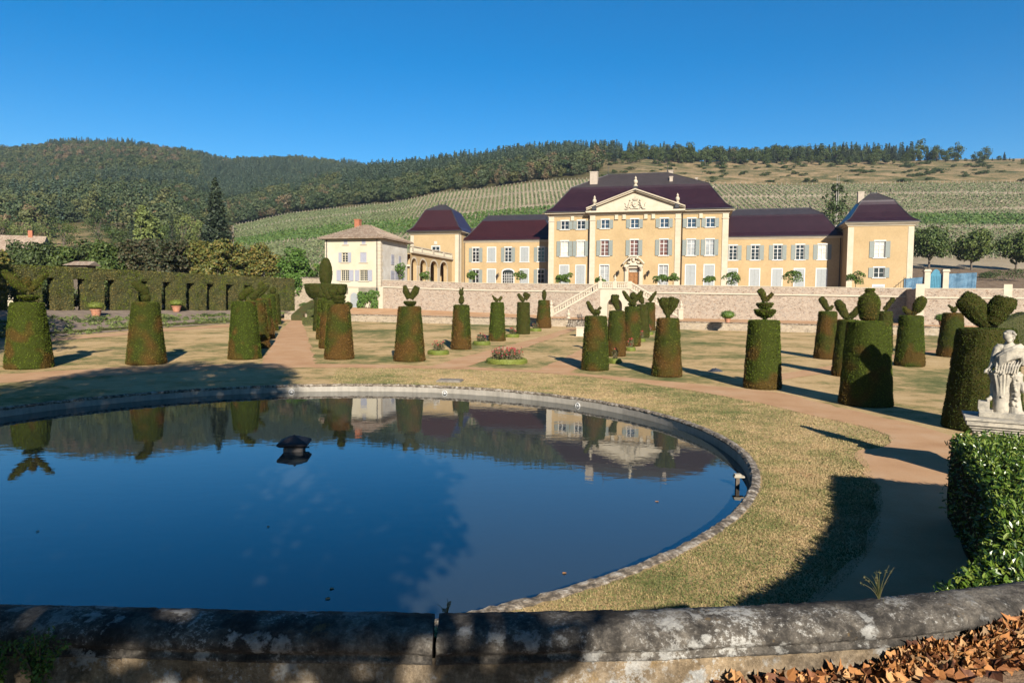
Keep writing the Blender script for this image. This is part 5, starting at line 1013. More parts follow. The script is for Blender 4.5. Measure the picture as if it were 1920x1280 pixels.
def pot(label, p, r, hpot, rc, hc, mat, cat='potted shrub', group=None, trunk=0., potmat='terra', seed=1):
    g = np.random.default_rng(seed); t = thing('potted_shrub' if not trunk else 'potted_tree', label, cat, tuple(p), g.random()*6, group)
    b = MB(); b.lathe([(r*.68, 0), (r*.8, hpot*.3), (r*.95, hpot*.82), (r*1.08, hpot*.84), (r*1.1, hpot), (r*.95, hpot), (r*.9, hpot*.9)], (0, 0, 0), 18); b.build('pot', MT[potmat], t)
    if trunk: b = MB(); b.tube([(0, 0, hpot*.8), (.03, 0, hpot+trunk*.5), (0, .02, hpot+trunk+rc*.5)], [.06, .05, .03], 6); b.build('trunk', MT['bark'], t)
    b = MB()
    if trunk:
        for k in range(9):
            d = nrm(g.normal(size=3)); c = np.array([0, 0, hpot+trunk+hc*.5])+d*np.array([rc*.62, rc*.62, hc*.32]); bush_ball(b, c, rc*.46, g, 150, .21, .85)
    else: b.ell((0, 0, hpot+hc*.45), (rc*.85, rc*.85, hc*.48), None, 14, 9); bush_ball(b, (0, 0, hpot+hc*.42), rc, g, 420, .12, hc*.6/rc)
    b.build('foliage', MT[mat], t); return t
for i, (x, y, lab) in enumerate(((179, 592, 'bright green mound in a terracotta pot on the bank, before the shaded hedge'), (330, 584, 'bright green mound in a terracotta pot on the bank, before the sunlit hedge'))):
    w = .30 if i == 0 else .60; best = min((math.dist(proj(bank(w_, v_)), (x, y)), w_, v_) for w_ in np.linspace(0, 1, 101) for v_ in np.linspace(0, 1, 41)); p = bank(best[1], best[2])
    pot(lab, p, .62, .85, 1.05, .9, 'box', group='potted mounds on the left bank', seed=i+40)
# pots on the upper gravel walk
for i, (x, y, rc, hc, lab) in enumerate(((908, 589, .75, .85, 'potted round shrub left of the staircase by the tall wall'), (1061, 596, .95, 1.3, 'potted round shrub just behind the stone urn at the low wall steps'), (1364, 604.5, 1.0, 1.05, 'potted dome shrub alone before the right half of the rubble wall'), (1670, 604, .8, .9, 'potted shrub half hidden behind the slim one armed topiary'), (1766, 610, .9, .95, 'potted shrub near the rusty topiary at the right end of the wall'))):
    p = G(x, y, 2.3); pot(lab, p, .38, .5, rc, hc, 'citrus', group='potted shrubs along the gravel walk', seed=60+i)
# potted trees on the court
for i, (x, yt, yb_, rc, lab) in enumerate(((798, 510, 526, .95, 'small potted citrus before the arcade'), (886, 510, 530, .85, 'potted citrus before the first window of the left wing'), (975, 508, 532, 1.05, 'potted citrus beside the arched door of the left wing'), (1051, 517, 534, .85, 'smaller of two touching citrus trees left of the main front'), (1065, 513, 534, 1.0, 'taller of two touching citrus trees left of the main front'), (1126, 519, 535, .75, 'low potted citrus behind the left stair pedestal'), (1238, 520, 537, 1.05, 'wide low citrus right of the main door, left one of a pair'), (1262, 514, 537, .95, 'taller citrus right of the main door, beside the right pilaster'), (1330, 520, 538, .9, 'small citrus before the closed shutters of the main block'), (1372, 512, 538, 1.25, 'citrus by the corner where the main block meets the right wing'), (1486, 515, 540, 1.3, 'citrus standing alone before the right wing'), (1605, 517, 541, 1.25, 'citrus before the corner of the right tower'))):
    n = 113.; r_ = ray(x, yt); p = r_*(n/r_.dot(NN))+np.array([0, 0, EYE]); ztop = p[2]; hc = 1.5*rc; rc *= 1.15; hc = 1.5*rc; tr = max(.3, ztop-6.6-.55-hc*.95)
    pot(lab, (p[0], p[1], 6.6), .4, .55, rc, hc, 'citrus', 'potted tree', 'potted citrus trees on the chateau court', tr, seed=80+i)
# climbers on the house
def climber(label, pts, mat, leaf=.28, k=420, seed=5):
    g = np.random.default_rng(seed); m = MB(); pts = np.array(pts); base = pts[0]
    for p in pts[1:]: d = nrm(g.normal(size=(k//len(pts), 3))); m.leaves(p+d*np.array([.62, .3, .55]), d+[0, -1, 0], leaf, .6, .7, 0, g)
    t = thing('climbing_plant', label, 'plant', tuple(base)); 
    for i in range(len(m.v)): m.v[i] = m.v[i]-base
    m.build('foliage', MT[mat], t); m = MB()
    for p in pts[1::3]: m.tube([(0, 0, 0), (p-base)*.5+[.1, 0, .1], p-base], [.05, .04, .02], 5)
    m.build('stem', MT['bark'], t)
W_ = lambda s, n, z: FW(*TRS['farmhouse']((s, n, z)))
climber('leafy climber trained on the trellis beside the arched house door', [W_(-57.6, 97.6, 1.4)]+[W_(s, 97.6, z) for s, z in ((-58.9, 2.2), (-58.6, 2.9), (-58.0, 3.3), (-58.8, 1.7), (-57.3, 3.2), (-56.8, 2.9), (-56.5, 2.3), (-56.6, 1.8), (-58.2, 2.6), (-57.0, 3.6), (-56.2, 3.5), (-58.8, 3.4))], 't_bright', k=1500)
climber('round green creeper clump high on the side wall of the cream house', [W_(-55.6, 104, 5.5)]+[W_(-55.3, n, z) for n, z in ((103.0, 7.5), (103.6, 7.7), (104.3, 7.5), (103.7, 7.2), (104.4, 7.9), (104, 6.4))], 't_bright', k=500, seed=8)
# stretch of old wall between hedge and house
F_ = FR('garden_wall', 'old rubble garden wall between the tall hedge and the cream house', 'wall', (-70, 108, 1.0)); b = MB(); b.box(-84, -64.9, 108, 108.5, 0, 6.15); F_.part('masonry', b, MT['oldrubble']); b = MB(); b.box(-84, -64.95, 107.9, 108.6, 6.15, 6.3); F_.part('coping', b, MT['moss'])
for i, (x, y, d, r_, lab) in enumerate(((607, 585, 112, 1.1, 'rounded green bush in front of the old rubble wall'), (575, 574, 116, .9, 'clipped dark bush at the corner of the tall hedge'), (590, 589, 110, 1.2, 'loose bush between the brown hedge sweep and basket topiary'))):
    p = D(x, y, d); g = np.random.default_rng(i+7); m = MB(); 
    for k in range(6): bush_ball(m, (g.normal()*.4*r_, g.normal()*.4*r_, .6*r_+.3*g.random()), r_*.6, g, 120, .2)
    t_ = m.build('bush', MT['t_mid'], None); t_.location = (p[0], p[1], p[2]-.6); tag(t_, lab, 'bush')
# ------------------------------------------------------------------ flower beds in their low box rings
def bed(x, y, hw, nfl, label, seed):
    f = G(x, y); r = hw*f[1]/FPX; c = f[:2]+nrm(f[:2])*r; g = np.random.default_rng(seed); t = thing('flower_bed', label, 'flower bed', (c[0], c[1], float(gz(c[1]))), 0, 'round flower beds with box edging')
    m = MB(); a = np.linspace(0, 2*math.pi, 30, endpoint=False); prof = [(r, 0), (r*1.01, .22), (r-.06, .34), (r-.3, .35), (r-.38, .2), (r-.38, 0)]
    P = np.array([[(q*math.cos(x_), q*math.sin(x_), z) for x_ in a] for q, z in prof]); P += (.03*wob(P, 4, seed))[..., None]; m.grid(P, 0, True); m.fuzz(160, .09, .8, .6, cap=3000); m.build('box_edging', MT['box'], t)
    m = MB(); m.grid(np.array([[(q*math.cos(x_), q*math.sin(x_), z) for x_ in a] for q, z in ((r-.35, .02), (.01, .09))]), 0, True); m.build('soil', MT['soil'], t)
    m, fl = MB(), MB(); rr = r-.45
    for k in range(nfl):
        q = rr*math.sqrt(g.random()); x_ = g.random()*6.28; h = g.uniform(.5, 1.15); b = np.array([q*math.cos(x_), q*math.sin(x_), 0]); tp = b+[g.normal()*.1, g.normal()*.1, h]
        m.tube([b, (b+tp)/2+[.02, 0, 0], tp], [.02, .015, .01], 4); kk = 16; z = g.random(kk)*h*.95; P_ = b+(tp-b)*(z/h)[:, None]+g.normal(size=(kk, 3))*.07; m.leaves(P_, g.normal(size=(kk, 3))+[0, 0, .5], .17, .5, .35, 0, g)
        if g.random() < .42: d = nrm(g.normal(size=(8, 3))); fl.leaves(tp+d*.05, d, .075, .5, .8, 0, g)
    m.build('flower_plants', MT['rosegreen'], t); fl.build('blossom', MT['red'], t)
for i, a in enumerate(((950, 684.5, 39, 170, 'largest round bed of tall red flowers where the paths meet'), (822, 666, 20, 45, 'round red flower bed right of the rabbit eared topiary'), (903, 647.5, 16.5, 38, 'round red flower bed beside the open beaked bird topiary'), (961, 633, 12.5, 32, 'round flower bed with pale pink heads between the two dark topiaries'), (1004, 621.5, 11, 28, 'farthest round flower bed on the left of the diagonal path'), (1153, 682, 12, 34, 'shaded square looking flower bed behind the snail topiary'), (1182, 658.5, 9.5, 26, 'narrow flower bed behind the club lobed topiary'), (1203, 641, 7.5, 22, 'small flower bed glimpsed behind the wide winged topiary'), (1218, 628, 6.5, 18, 'farthest tiny flower bed of the right avenue'))): bed(*a, 200+i)
# ------------------------------------------------------------------ small garden objects
p = G(547, 847, -.37)+[0, .3, 0]; t = thing('fountain_head', 'dark stone fountain head with a square pyramid cap in the middle of the pond', 'fountain', (p[0], p[1], -.8))
b = MB(); b.box(-.27, .27, -.27, .27, 0, .60); b.box(-.23, .23, -.23, .23, .60, .64); b.build('shaft', MT['stone2'] if 'stone2' in MT else M('dark_wet_stone', (.10, .085, .075), (.18, .155, .14), 4, .8, .4, 15), t)
b = MB(); b.lathe([(.50, .64), (.60, .69), (.60, .74), (.54, .77), (.14, .90), (.06, .91)], (0, 0, 0), 4)
for i in range(len(b.v)): c_, s_ = math.cos(R(45)), math.sin(R(45)); v = b.v[i]; b.v[i] = np.c_[v[:, 0]*c_-v[:, 1]*s_, v[:, 0]*s_+v[:, 1]*c_, v[:, 2]]
b.build('cap', M('dark_slate', (.035, .028, .03), (.06, .05, .05), 4, .7, .4, 15), t); b = MB(); b.tube([(0, 0, .89), (0, 0, .95)], [.05, .03], 10); b.build('nozzle', MT['iron'], t); b = MB(); b.tube([(.26, 0, .56), (.42, 0, .57)], .022, 6); b.build('outlet_pipe', MT['iron'], t)
t.rotation_euler = (0, 0, R(8)); t.scale = (1.18,)*3; t.location.z = -.95
p = G(1383, 912, -.37); t = thing('overflow_post', 'small weathered post with a flat cap standing in the pond at the right rim', 'post', (p[0], p[1], -.9)); b = MB(); b.box(-.06, .04, -.05, .05, 0, .80); b.build('shaft', MT['bark'], t); b = MB(); b.box(-.12, .17, -.08, .08, .80, .845); b.box(-.10, .08, -.07, .07, .845, .90); b.build('cap', MT['post'], t)
for i, (x, lab) in enumerate(((545, 'round white inlet ring on the pond wall, left one near the shade edge'), (834, 'round white inlet ring on the pond wall, middle one by the stone slab'), (1086, 'round white inlet ring on the pond wall, right one'))):
    an = np.linspace(0, 2*math.pi, 4000); pts = np.c_[PC[0]+(PR-.04)*np.cos(an), PC[1]+(PR-.04)*np.sin(an)]; k = np.argmin(abs(pts[:, 0]/pts[:, 1]-(x-960)/FPX*1.0)+(pts[:, 1] < 28)*9); q = pts[k]; n = nrm(PC-q); tt_ = np.array([-n[1], n[0]])
    a_ = np.linspace(0, 2*math.pi, 24, endpoint=False); b = MB(); t = thing('inlet_ring', lab, 'pipe inlet', (q[0], q[1], -.36), 0, 'inlet rings along the pond wall')
    for r_, w_ in ((.135, .025),): 
        P = np.array([[(*(tt_*(r_+w_*math.cos(v))*math.cos(x_)+n*(.03+w_*math.sin(v))), (r_+w_*math.cos(v))*math.sin(x_)) for v in np.linspace(0, 6.28, 7)] for x_ in np.append(a_, a_[0])]); b.grid(P)
    b.build('ring', MT['white'], t); b = MB(); b.fan([(*(tt_*.06*math.cos(x_)+n*.035), .06*math.sin(x_)) for x_ in a_], (*(n*.05), 0)); b.build('plug', MT['white'], t)
p = G(843, 716); b = MB(); b.box(-.72, .72, -.5, .5, 0, .10); b.box(-.66, .66, -.44, .44, .10, .14); t = b.build('cover_slab', M('grey_slab', (.20, .17, .14), (.32, .28, .23), 3, .9, .4, 20)); t.location = (p[0], p[1]+.3, 0); t.rotation_euler = (0, 0, R(-8)); tag(t, 'grey stone cover slab lying in the grass behind the pond rim', 'slab')
p = G(1344, 697); g = np.random.default_rng(4); b = MB(); P = np.array([[((u-.5)*.95, (v-.5)*.6, .22*math.sin(math.pi*u)**.6*math.sin(math.pi*v)**.6*(.7+.5*g.random())) for v in np.linspace(0, 1, 9)] for u in np.linspace(0, 1, 13)]); b.grid(P); t = b.build('tarpaulin', M('dark_plastic', (.035, .04, .05), (.07, .075, .085), 3, .35, .3, 12)); t.location = (p[0], p[1]+.3, p[2]); t.rotation_euler = (0, 0, .3); tag(t, 'crumpled dark plastic sheet lying on the lawn left of the bowl topiary', 'plastic sheet')
# urn and blocks by the low wall, iron bench
p = G(1066, 610.5); t = thing('urn_pedestal', 'pale stone urn on a square pedestal at the end of the diagonal path', 'urn', (p[0], p[1]+.4, p[2]), -TH); b = MB(); b.box(-.42, .42, -.42, .42, 0, .15); b.box(-.34, .34, -.34, .34, .15, .95); b.box(-.42, .42, -.42, .42, .95, 1.08); b.build('pedestal', MT['stone'], t); b = MB(); urn(b, 0, 0, 1.08, 1.25); b.build('urn', MT['stone'], t)
p = G(1089, 630.5); t = thing('stone_pedestal', 'plain pale stone block pedestal standing in the grass left of the snail topiary', 'pedestal', (p[0], p[1]+.5, p[2]), -TH*.5); b = MB(); b.box(-.46, .46, -.4, .4, 0, 1.0); b.build('shaft', MT['stone'], t); b = MB(); b.box(-.53, .53, -.46, .46, 1.0, 1.12); b.box(-.5, .5, -.44, .44, -.02, .1); b.build('cap', MT['stone'], t)
p = G(1091, 604, 2.25); t = thing('iron_bench', 'dark wrought iron bench on the gravel walk behind the low wall', 'bench', (p[0], p[1], 2.2), R(60)); b = MB()
for k in range(5): b.bar((-.7, -.2+k*.1, .45), (.7, -.2+k*.1, .45), .06, .03)
b.build('seat', MT['iron'], t); b = MB()
for k in range(4): b.bar((-.7, .28+k*.03, .6+k*.13), (.7, .28+k*.03, .6+k*.13), .03, .06)
b.build('backrest', MT['iron'], t)
for x in (-.65, .65):
    b = MB(); b.tube([(x, -.28, 0), (x, -.22, .45)], .03, 6); b.tube([(x, .3, 0), (x, .22, .45), (x, .4, 1.05)], .03, 6); b.tube([(x, -.25, .66), (x, .3, .66)], .03, 6); b.tube([(x, -.25, .45), (x, -.25, .66)], .025, 6); b.build('side_frame', MT['iron'], t)
# ------------------------------------------------------------------ trees behind the hedge
def at_tree(x, d, ytop, wpx, form, mat, label, seed, group=None, zb=None, **k):
    d = d*KD if zb is None else d; p = D(x, ytop, d); z0 = float(hz(p[0], p[1])) if zb is None else zb; h = p[2]-z0; cr = wpx/2*d/FPX
    return tree(k.pop('name', 'tree'), label, (p[0], p[1], z0), h, cr, form, mat, seed, group, 'tree', seed*1.3, **k)
row = [(-12, 452, 62, 't_yel', 'yellowing trimmed tree at the left edge, before the pale house'), (38, 446, 60, 't_dark', 'dark green trimmed tree right of the pale far left house'), (80, 440, 58, 't_dark', 'dark green tree with the tallest top in the left row'), (118, 443, 56, 't_mid', 'mid green trimmed tree behind the hedge, over the small tiled roof'), (155, 447, 56, 't_dark', 'dark trimmed tree directly above the tiled shelter'), (192, 448, 56, 't_mid', 'mid green tree between the tiled shelter and the coppery trees'),
 (232, 444, 48, 't_copper', 'first coppery dark tree of the clipped row'), (262, 441, 46, 't_copper', 'coppery tree in front of the pale poplar'), (296, 442, 48, 't_copper', 'coppery tree in the middle of the clipped row'), (328, 442, 44, 't_copper', 'last coppery tree before the yellow green ones'), (362, 441, 50, 't_yel', 'first yellow green tree right of the coppery trees'), (402, 444, 50, 't_yel', 'yellow green tree below the tall dark conifer'), (445, 441, 56, 't_yel', 'yellow green tree with pale branches showing through'), (490, 443, 62, 't_yel', 'rounded yellow green tree at the right end of the clipped row')]
for i, (x, yt, w, m, lab) in enumerate(row):
    at_tree(x, 141+4*math.sin(i*2.1), yt, w*1.22, 'box' if 210 < x < 480 else 'round', m, lab, 300+i, 'row of trees behind the tall hedge', 3.0, leaf=.58, clumps=64, per=100, base=.08)
at_tree(556, 136, 456, 76, 'round', 't_bright', 'bright green rounded tree between the hedge end and the cream house', 330, None, 3.0, leaf=.5, clumps=64, per=110, base=.03)
at_tree(592, 140, 487, 34, 'round', 't_pale', 'pale loose small tree close to the cream house wall', 331, None, 3, leaf=.34, clumps=20, per=60, base=.1)
at_tree(403, 205, 331, 96, 'conifer', 't_con', 'tall dark ragged conifer towering over the clipped tree row', 340, None, 6, leaf=1.0, clumps=46, per=46, base=.05, name='conifer_tree')
at_tree(270, 215, 368, 44, 'poplar', 't_pale', 'tall pale green poplar, taller of two, left of the conifer', 341, None, 6, leaf=.75, clumps=60, per=80, base=.05, name='poplar_tree')
at_tree(292, 222, 392, 34, 'poplar', 't_pale', 'shorter pale poplar just right of the tall one', 342, None, 6, leaf=.75, clumps=46, per=70, base=.05, name='poplar_tree')
for i, (x, d, yt, w, f_, m, lab) in enumerate(((248, 225, 418, 30, 'conifer', 't_con', 'small bluish conifer left of the tall poplar'), (322, 225, 400, 34, 'conifer', 't_con', 'dark bluish conifer right of the two poplars'), (343, 235, 396, 58, 'round', 't_pale', 'pale rounded tree between poplars and tall conifer'), (305, 230, 415, 44, 'round', 't_mid', 'mid green round tree under the shorter poplar'), (372, 240, 408, 40, 'round', 't_pale', 'pale tree at the left foot of the tall conifer'), (220, 235, 418, 46, 'round', 't_mid', 'round green tree by the dry clearing'), (60, 235, 405, 80, 'round', 't_pale', 'broad yellowish green tree on the hill foot at left'), (-5, 235, 400, 90, 'round', 't_mid', 'broad green tree at the very left hill foot'), (120, 240, 402, 66, 'round', 't_mid', 'rounded tree left of the dry clearing'), (182, 250, 385, 56, 'round', 't_dark', 'tall dark tree right behind the dry clearing'))):
    at_tree(x, d, yt, w, f_, m, lab, 350+i, None, None, leaf=.55, clumps=30, per=(12 if f_ == 'conifer' else 60), base=.12)
for i, (x, yt, w, lab) in enumerate(((1745, 420, 84, 'green round tree right of the chateau tower, left one of three'), (1825, 428, 80, 'green round tree behind the blue netting, middle one of three'), (1908, 434, 80, 'green round tree at the right edge, last of three'))):
    at_tree(x, 150, yt, w, 'round', 't_mid', lab, 370+i, 'trees beside the right tower', None, leaf=.58, clumps=50, per=95, base=.2)
t = at_tree(1570, 172, 338, 74, 'round', 't_dark', 'ragged dark tree with bare pale top branches behind the right wing', 380, None, None, leaf=.8, clumps=26, per=90, base=.2)
b = MB(); pz = t.location; H = D(1570, 326, 172*KD)[2]-pz.z
for a in ((0, 0), (-1.0, .2), (.9, .1), (.3, .5)): b.tube([(0, 0, H*.45), (a[0]*.4, a[1], H*.75), (a[0], a[1]*1.3, H*(1-.08*abs(a[0])))], [.16, .11, .03], 6)
b.build('bare_branches', MT['palebark'], t)
for i, (x, d, yt, w, lab) in enumerate(((1890, 128, 508, 84, 'dark sprawling shrub on the earth bank at the right edge'), (1852, 134, 512, 40, 'small dark shrub on the bank left of the sprawling one'))):
    d *= KD; p = D(x, yt, d); z0 = float(hz(p[0], p[1])); g = np.random.default_rng(50+i); m = MB(); r = w/2*d/FPX
    for k in range(10): bush_ball(m, (g.uniform(-.7, .7)*r, g.normal()*.5, (p[2]-z0)*.45+g.normal()*.2), r*.42, g, 130, .25)
    o = m.build('shrub', MT['t_dark']); o.location = (p[0], p[1], z0); tag(o, lab, 'shrub')
g = np.random.default_rng(61); m = MB()                             # dark bush mass, added below the tree row to darken the hedge openings
for k in range(320):
    u_ = g.uniform(-4, HL_+4); q_ = hp(u_, -g.uniform(4.5, 9), bz(u_)); bush_ball(m, (q_[0], q_[1], bz(min(max(u_, 0), HL_))+g.uniform(.3, 2.4)), g.uniform(.9, 1.5), g, 70, .34)
tag(m.build('added_dark_bushes', MT['t_dark']), kind='stuff')
# ridge trees that stand out one by one against the sky on the right, and bushes on the dry slope
rt = [tree_meshes(400+i, 10, 3.6+.8*(i % 3), 'round', leaf=.75, clumps=26, per=38, base=.04) for i in range(4)]+[tree_meshes(410+i, 12, 2.9, 'conifer', leaf=.85, clumps=18, per=9, base=.04) for i in range(3)]
RT = []
for i, (a, b) in enumerate(rt):
    t = thing('ridge_tree', 'x', 'tree'); a.build('trunk', MT['bark'], t); b.build('crown', MT['t_dark'] if i < 4 else MT['t_con'], t); RT.append(t)
g = np.random.default_rng(12); used = set()
def ridge_tree(x, yt, kind, lab, dj=0):
    d = (552+dj)*KD; p = D(x, yt, d); z0 = float(hz(p[0], p[1])); h = max(3.5, p[2]-z0+.6); k = (int(g.integers(0, 4)) if kind == 'r' else 4+int(g.integers(0, 3))); s = h/(10 if k < 4 else 12); grp = 'trees along the right hand ridge'
    if k in used: t = copy_tree(RT[k])
    else: t = RT[k]; used.add(k)
    w = s*g.uniform(.85, 1.25); t.location = (p[0], p[1], z0-.4); t.scale = (w, w, s); t.rotation_euler = (0, 0, g.random()*6.28); tag(t, lab, 'tree', grp)
for x in np.arange(1105, 1945, 10.5):
    x = x+g.normal()*3.; yb = np.interp(x, [1105, 1200, 1290, 1350, 1420, 1480, 1560, 1640, 1700, 1760, 1800, 1860, 1930], [284, 276, 270, 271, 276, 270, 269, 272, 272, 270, 282, 284, 286]); con = g.random() < np.interp(x, [1105, 1200, 1420, 1450, 1680, 1700, 1930], [.4, .15, .15, .75, .75, .3, .4])
    ridge_tree(x, yb+abs(g.normal())*np.interp(x, [1100, 1690, 1800], [6, 8, 16]), 'c' if con else 'r', 'conifer standing in the line of trees along the right ridge' if con else 'dark leafy tree standing in the line of trees along the right ridge', g.uniform(-12, 14))
for x in np.arange(1128, 1700, 15.):
    x = x+g.normal()*6; ridge_tree(x, np.interp(x, [1120, 1300, 1420, 1700], [288, 283, 287, 287])+abs(g.normal())*5, 'r', 'low bushy tree at the foot of the right ridge tree line', g.uniform(-34, -10))
for x, yt, lab in ((1727, 261, 'broad ridge tree standing tallest against the sky at right'), (1757, 274, 'dark ridge tree just right of the tallest one'), (1793, 268, 'rounded ridge tree with a gap of sky on both sides'), (1848, 274, 'small round ridge tree near the right edge'), (1292, 266, 'tall leafy tree on the ridge above the right chimney')): ridge_tree(x, yt, 'r', lab)
bm = []
for i in range(3):
    m = MB(); gg = np.random.default_rng(i+90)
    for k in range(7): bush_ball(m, (gg.normal()*.9, gg.normal()*.9, .7+.3*gg.random()), .95, gg, 55, .42)
    bm.append(m.build('slope_bush', MT['t_dark']))
n_ = 0
for i in range(300):
    x = g.uniform(1100, 1940); b_ = (x-960)/FPX; d = g.uniform(float(border(b_))+4, 540)
    if wob(np.array([x*.035, d*.05, 0.]), 1.) < -.12: continue
    d *= KD; X = b_*d; z0 = float(hz(X, d)); k = int(g.integers(0, 3)); o = bm[k] if n_ < 3 and k == n_ else bm[n_] if n_ < 3 else bm[k].copy()
    if n_ >= 3: sc.collection.objects.link(o)
    n_ += 1; s = g.uniform(.55, 2.0); o.location = (X, d, z0-.3); o.scale = (s*1.2, s, s*g.uniform(.7, 1.1)); o.rotation_euler = (0, 0, g.random()*6); tag(o, 'green bush on the dry grassy slope below the ridge', 'bush', 'bushes on the dry slope')
# ------------------------------------------------------------------ stone statue seen from behind
SD = 18.7; SP = D(1882, 782, SD); SZ = SP[2]
ST_ = thing('garden_statue', 'weathered pale stone woman seen from behind, leaning on a wheat sheaf and tree stump', 'statue', tuple(SP), math.atan2(-SP[0], SP[1])+R(0)); sm = .00214; ST_.scale = (1.26, 1.3, 1.36)
def c2(x, y, dep=0.): return np.array([(x-905)*sm, dep, (1000-y)*sm])
fig = MB()
fig.tube([c2(900, 600, .06), c2(900, 540, .07), c2(905, 470, .08), c2(915, 400, .08), c2(920, 360, .08), c2(920, 335, .08), c2(918, 312, .08), c2(916, 285, .08), c2(918, 250, .07)], [.18, .18, .155, .17, .175, .14, .085, .06, .08], 18, .72); fig.ell(c2(852, 352, .06), (.075, .08, .075)); fig.ell(c2(982, 352, .06), (.08, .08, .075))
fig.ell(c2(918, 250, .09), (.098, .125, .13), None, 16, 12); fig.ell(c2(940, 262, .18), (.03, .04, .035)); fig.tube([c2(925, 262, .2), c2(926, 268, .225)], [.022, .015], 6)     # head turned a little to the right, nose
fig.ell(c2(903, 250, 0), (.085, .07, .085)); fig.ell(c2(915, 285, -.01), (.055, .05, .05)); fig.ell(c2(918, 215, .07), (.105, .12, .06)); fig.ell(c2(893, 235, .06), (.05, .09, .06)); fig.ell(c2(948, 240, .06), (.045, .09, .06))
for k, (x, y) in enumerate(((880, 222), (900, 206), (925, 203), (950, 212), (962, 228), (890, 262), (905, 275), (930, 272), (950, 262))): fig.ell(c2(x, y, -.01+.02*(k % 3)), (.035, .04, .028))
fig.tube([c2(850, 335, .06), c2(825, 370, .06), c2(806, 430, .04), c2(795, 490, .0), c2(780, 540, -.03), c2(757, 568, -.06)], [.075, .082, .07, .062, .05, .036], 12)
fig.tube([c2(760, 565, -.06), c2(742, 570, -.08)], [.042, .038], 8, .6)
for k in range(4): fig.tube([c2(745, 563+5*k, -.08-.012*k), c2(731, 566+6*k, -.09-.012*k), c2(724, 578+5*k, -.085-.012*k)], [.0125, .011, .009], 6)
fig.tube([c2(752, 575, -.09), c2(742, 588, -.1), c2(736, 594, -.1)], [.014, .012, .009], 6)
fig.tube([c2(985, 340, .06), c2(1020, 400, .05), c2(1035, 450, .03), c2(1040, 495, .02), c2(1015, 508, .10), c2(985, 480, .2)], [.085, .08, .07, .058, .052, .045], 12)
fig.tube([c2(1055, 372, .04), c2(1010, 345, -.03), c2(960, 370, -.10), c2(900, 405, -.12), c2(845, 450, -.10), c2(812, 505, -.04)], [.05, .085, .085, .09, .085, .05], 12, .6)
fig.tube([c2(1045, 410, .02), c2(985, 420, -.11), c2(915, 450, -.13), c2(850, 495, -.12), c2(815, 535, -.03)], [.045, .06, .065, .06, .045], 10, .6)
for k in range(6): fig.tube([c2(1050-6*k, 350+14*k, -.03), c2(985, 352+15*k, -.155+.006*k), c2(905, 392+15*k, -.185), c2(848, 430+17*k, -.16), c2(808+2*k, 500+8*k, -.06)], [.012, .018, .02, .018, .01], 6)
for k in range(9): x = 815+22*k; fig.tube([c2(x+25+(k-4)*3, 470, -.10), c2(x+10, 520, -.16), c2(x, 585, -.17)], [.014, .022, .018], 6)
fig.tube([c2(830, 640, .12), c2(815, 730, .1), c2(806, 800, .05), c2(785, 835, -.02), c2(755, 850, -.05)], [.10, .085, .055, .045, .035], 10)
sheaf = []
fig.tube([c2(880, 950, 0), c2(878, 830, 0), c2(875, 800, 0), c2(872, 720, 0), c2(868, 640, 0), c2(862, 575, .0)], [.145, .135, .13, .14, .165, .20], 22, .85)
for k in range(30):
    a = R(-95+190*k/29); sx, sy = math.sin(a), -math.cos(a); f1 = .9+.15*g.random()
    fig.tube([c2(880, 945)+[.142*sx, .125*sy, 0], c2(876, 810)+[.131*sx, .112*sy, 0], c2(870, 700)+[.155*sx*f1, .13*sy*f1, 0], c2(862, 575+12*g.normal())+[.205*sx*f1, .17*sy*f1, 0]], [.016, .014, .016, .024], 5)
for k in range(40):
    a = R(g.uniform(-110, 110)); rr_ = .15+.06*g.random(); p0 = c2(862, 572+14*g.normal())+[rr_*math.sin(a)*1.1, -rr_*math.cos(a), 0]; fig.tube([p0, p0+[.03*math.sin(a)+.015*g.normal(), -.015, -.015-.02*g.random()]], [.022, .014], 5)
fig.tube([c2(878, 806)+[-.14, 0, 0], c2(878, 806)+[0, -.135, 0], c2(878, 806)+[.14, 0, 0]], [.022, .024, .022], 8)
fig.tube([c2(1010, 990, .02), c2(992, 930, .02), c2(985, 800, .02), c2(990, 680, .02), c2(985, 610, .02), c2(975, 580, .02)], [.19, .135, .10, .115, .13, .10], 16)
for k in range(14): y = 900-22*k+8*g.normal(); fig.ell(c2(985+g.uniform(-35, 35), y, -.085), (.03, .035, .03))
fig.tube([c2(1005, 640, 0), c2(1045, 690, -.03), c2(1050, 740, -.03)], [.06, .05, .055], 8); fig.ell(c2(1050, 730, -.03), (.05, .05, .07)); fig.ell(c2(1020, 600, .0), (.06, .07, .05)); fig.tube([c2(1075, 985, .02), c2(1020, 960, .0), c2(990, 900, 0)], [.05, .09, .08], 8)
fig.box(-.44, .40, -.22, .30, 0, .10); fig.box(-.47, -.26, -.16, .14, .14, .30); fig.box(-.45, -.20, -.20, .2, .02, .14)
MT['statue'] = (lambda t: (t.set(Base_Color=t.mix(t.ramp(t.noise(t.coord(), 5, 5, .7), [(.42, g3(0.)), (.62, g3(1.))]), (.54, .475, .365), (.29, .26, .21)), Roughness=.85), t.bump(t.noise(t.coord(), 35, 4), .35, .01), t.m)[-1])(NT('weathered_statue_stone'))
fo = fig.build('figure', MT['statue'], ST_, (0, 0, 0)); rm_ = fo.modifiers.new('remesh', 'REMESH'); rm_.mode = 'VOXEL'; rm_.voxel_size = .0075; rm_.use_smooth_shade = True
pd_ = thing('statue_pedestal', 'tall moulded stone pedestal under the statue, rising behind the laurel hedge', 'pedestal', (SP[0], SP[1]+.05, 0), ST_.rotation_euler[2]+R(6)); b = MB()
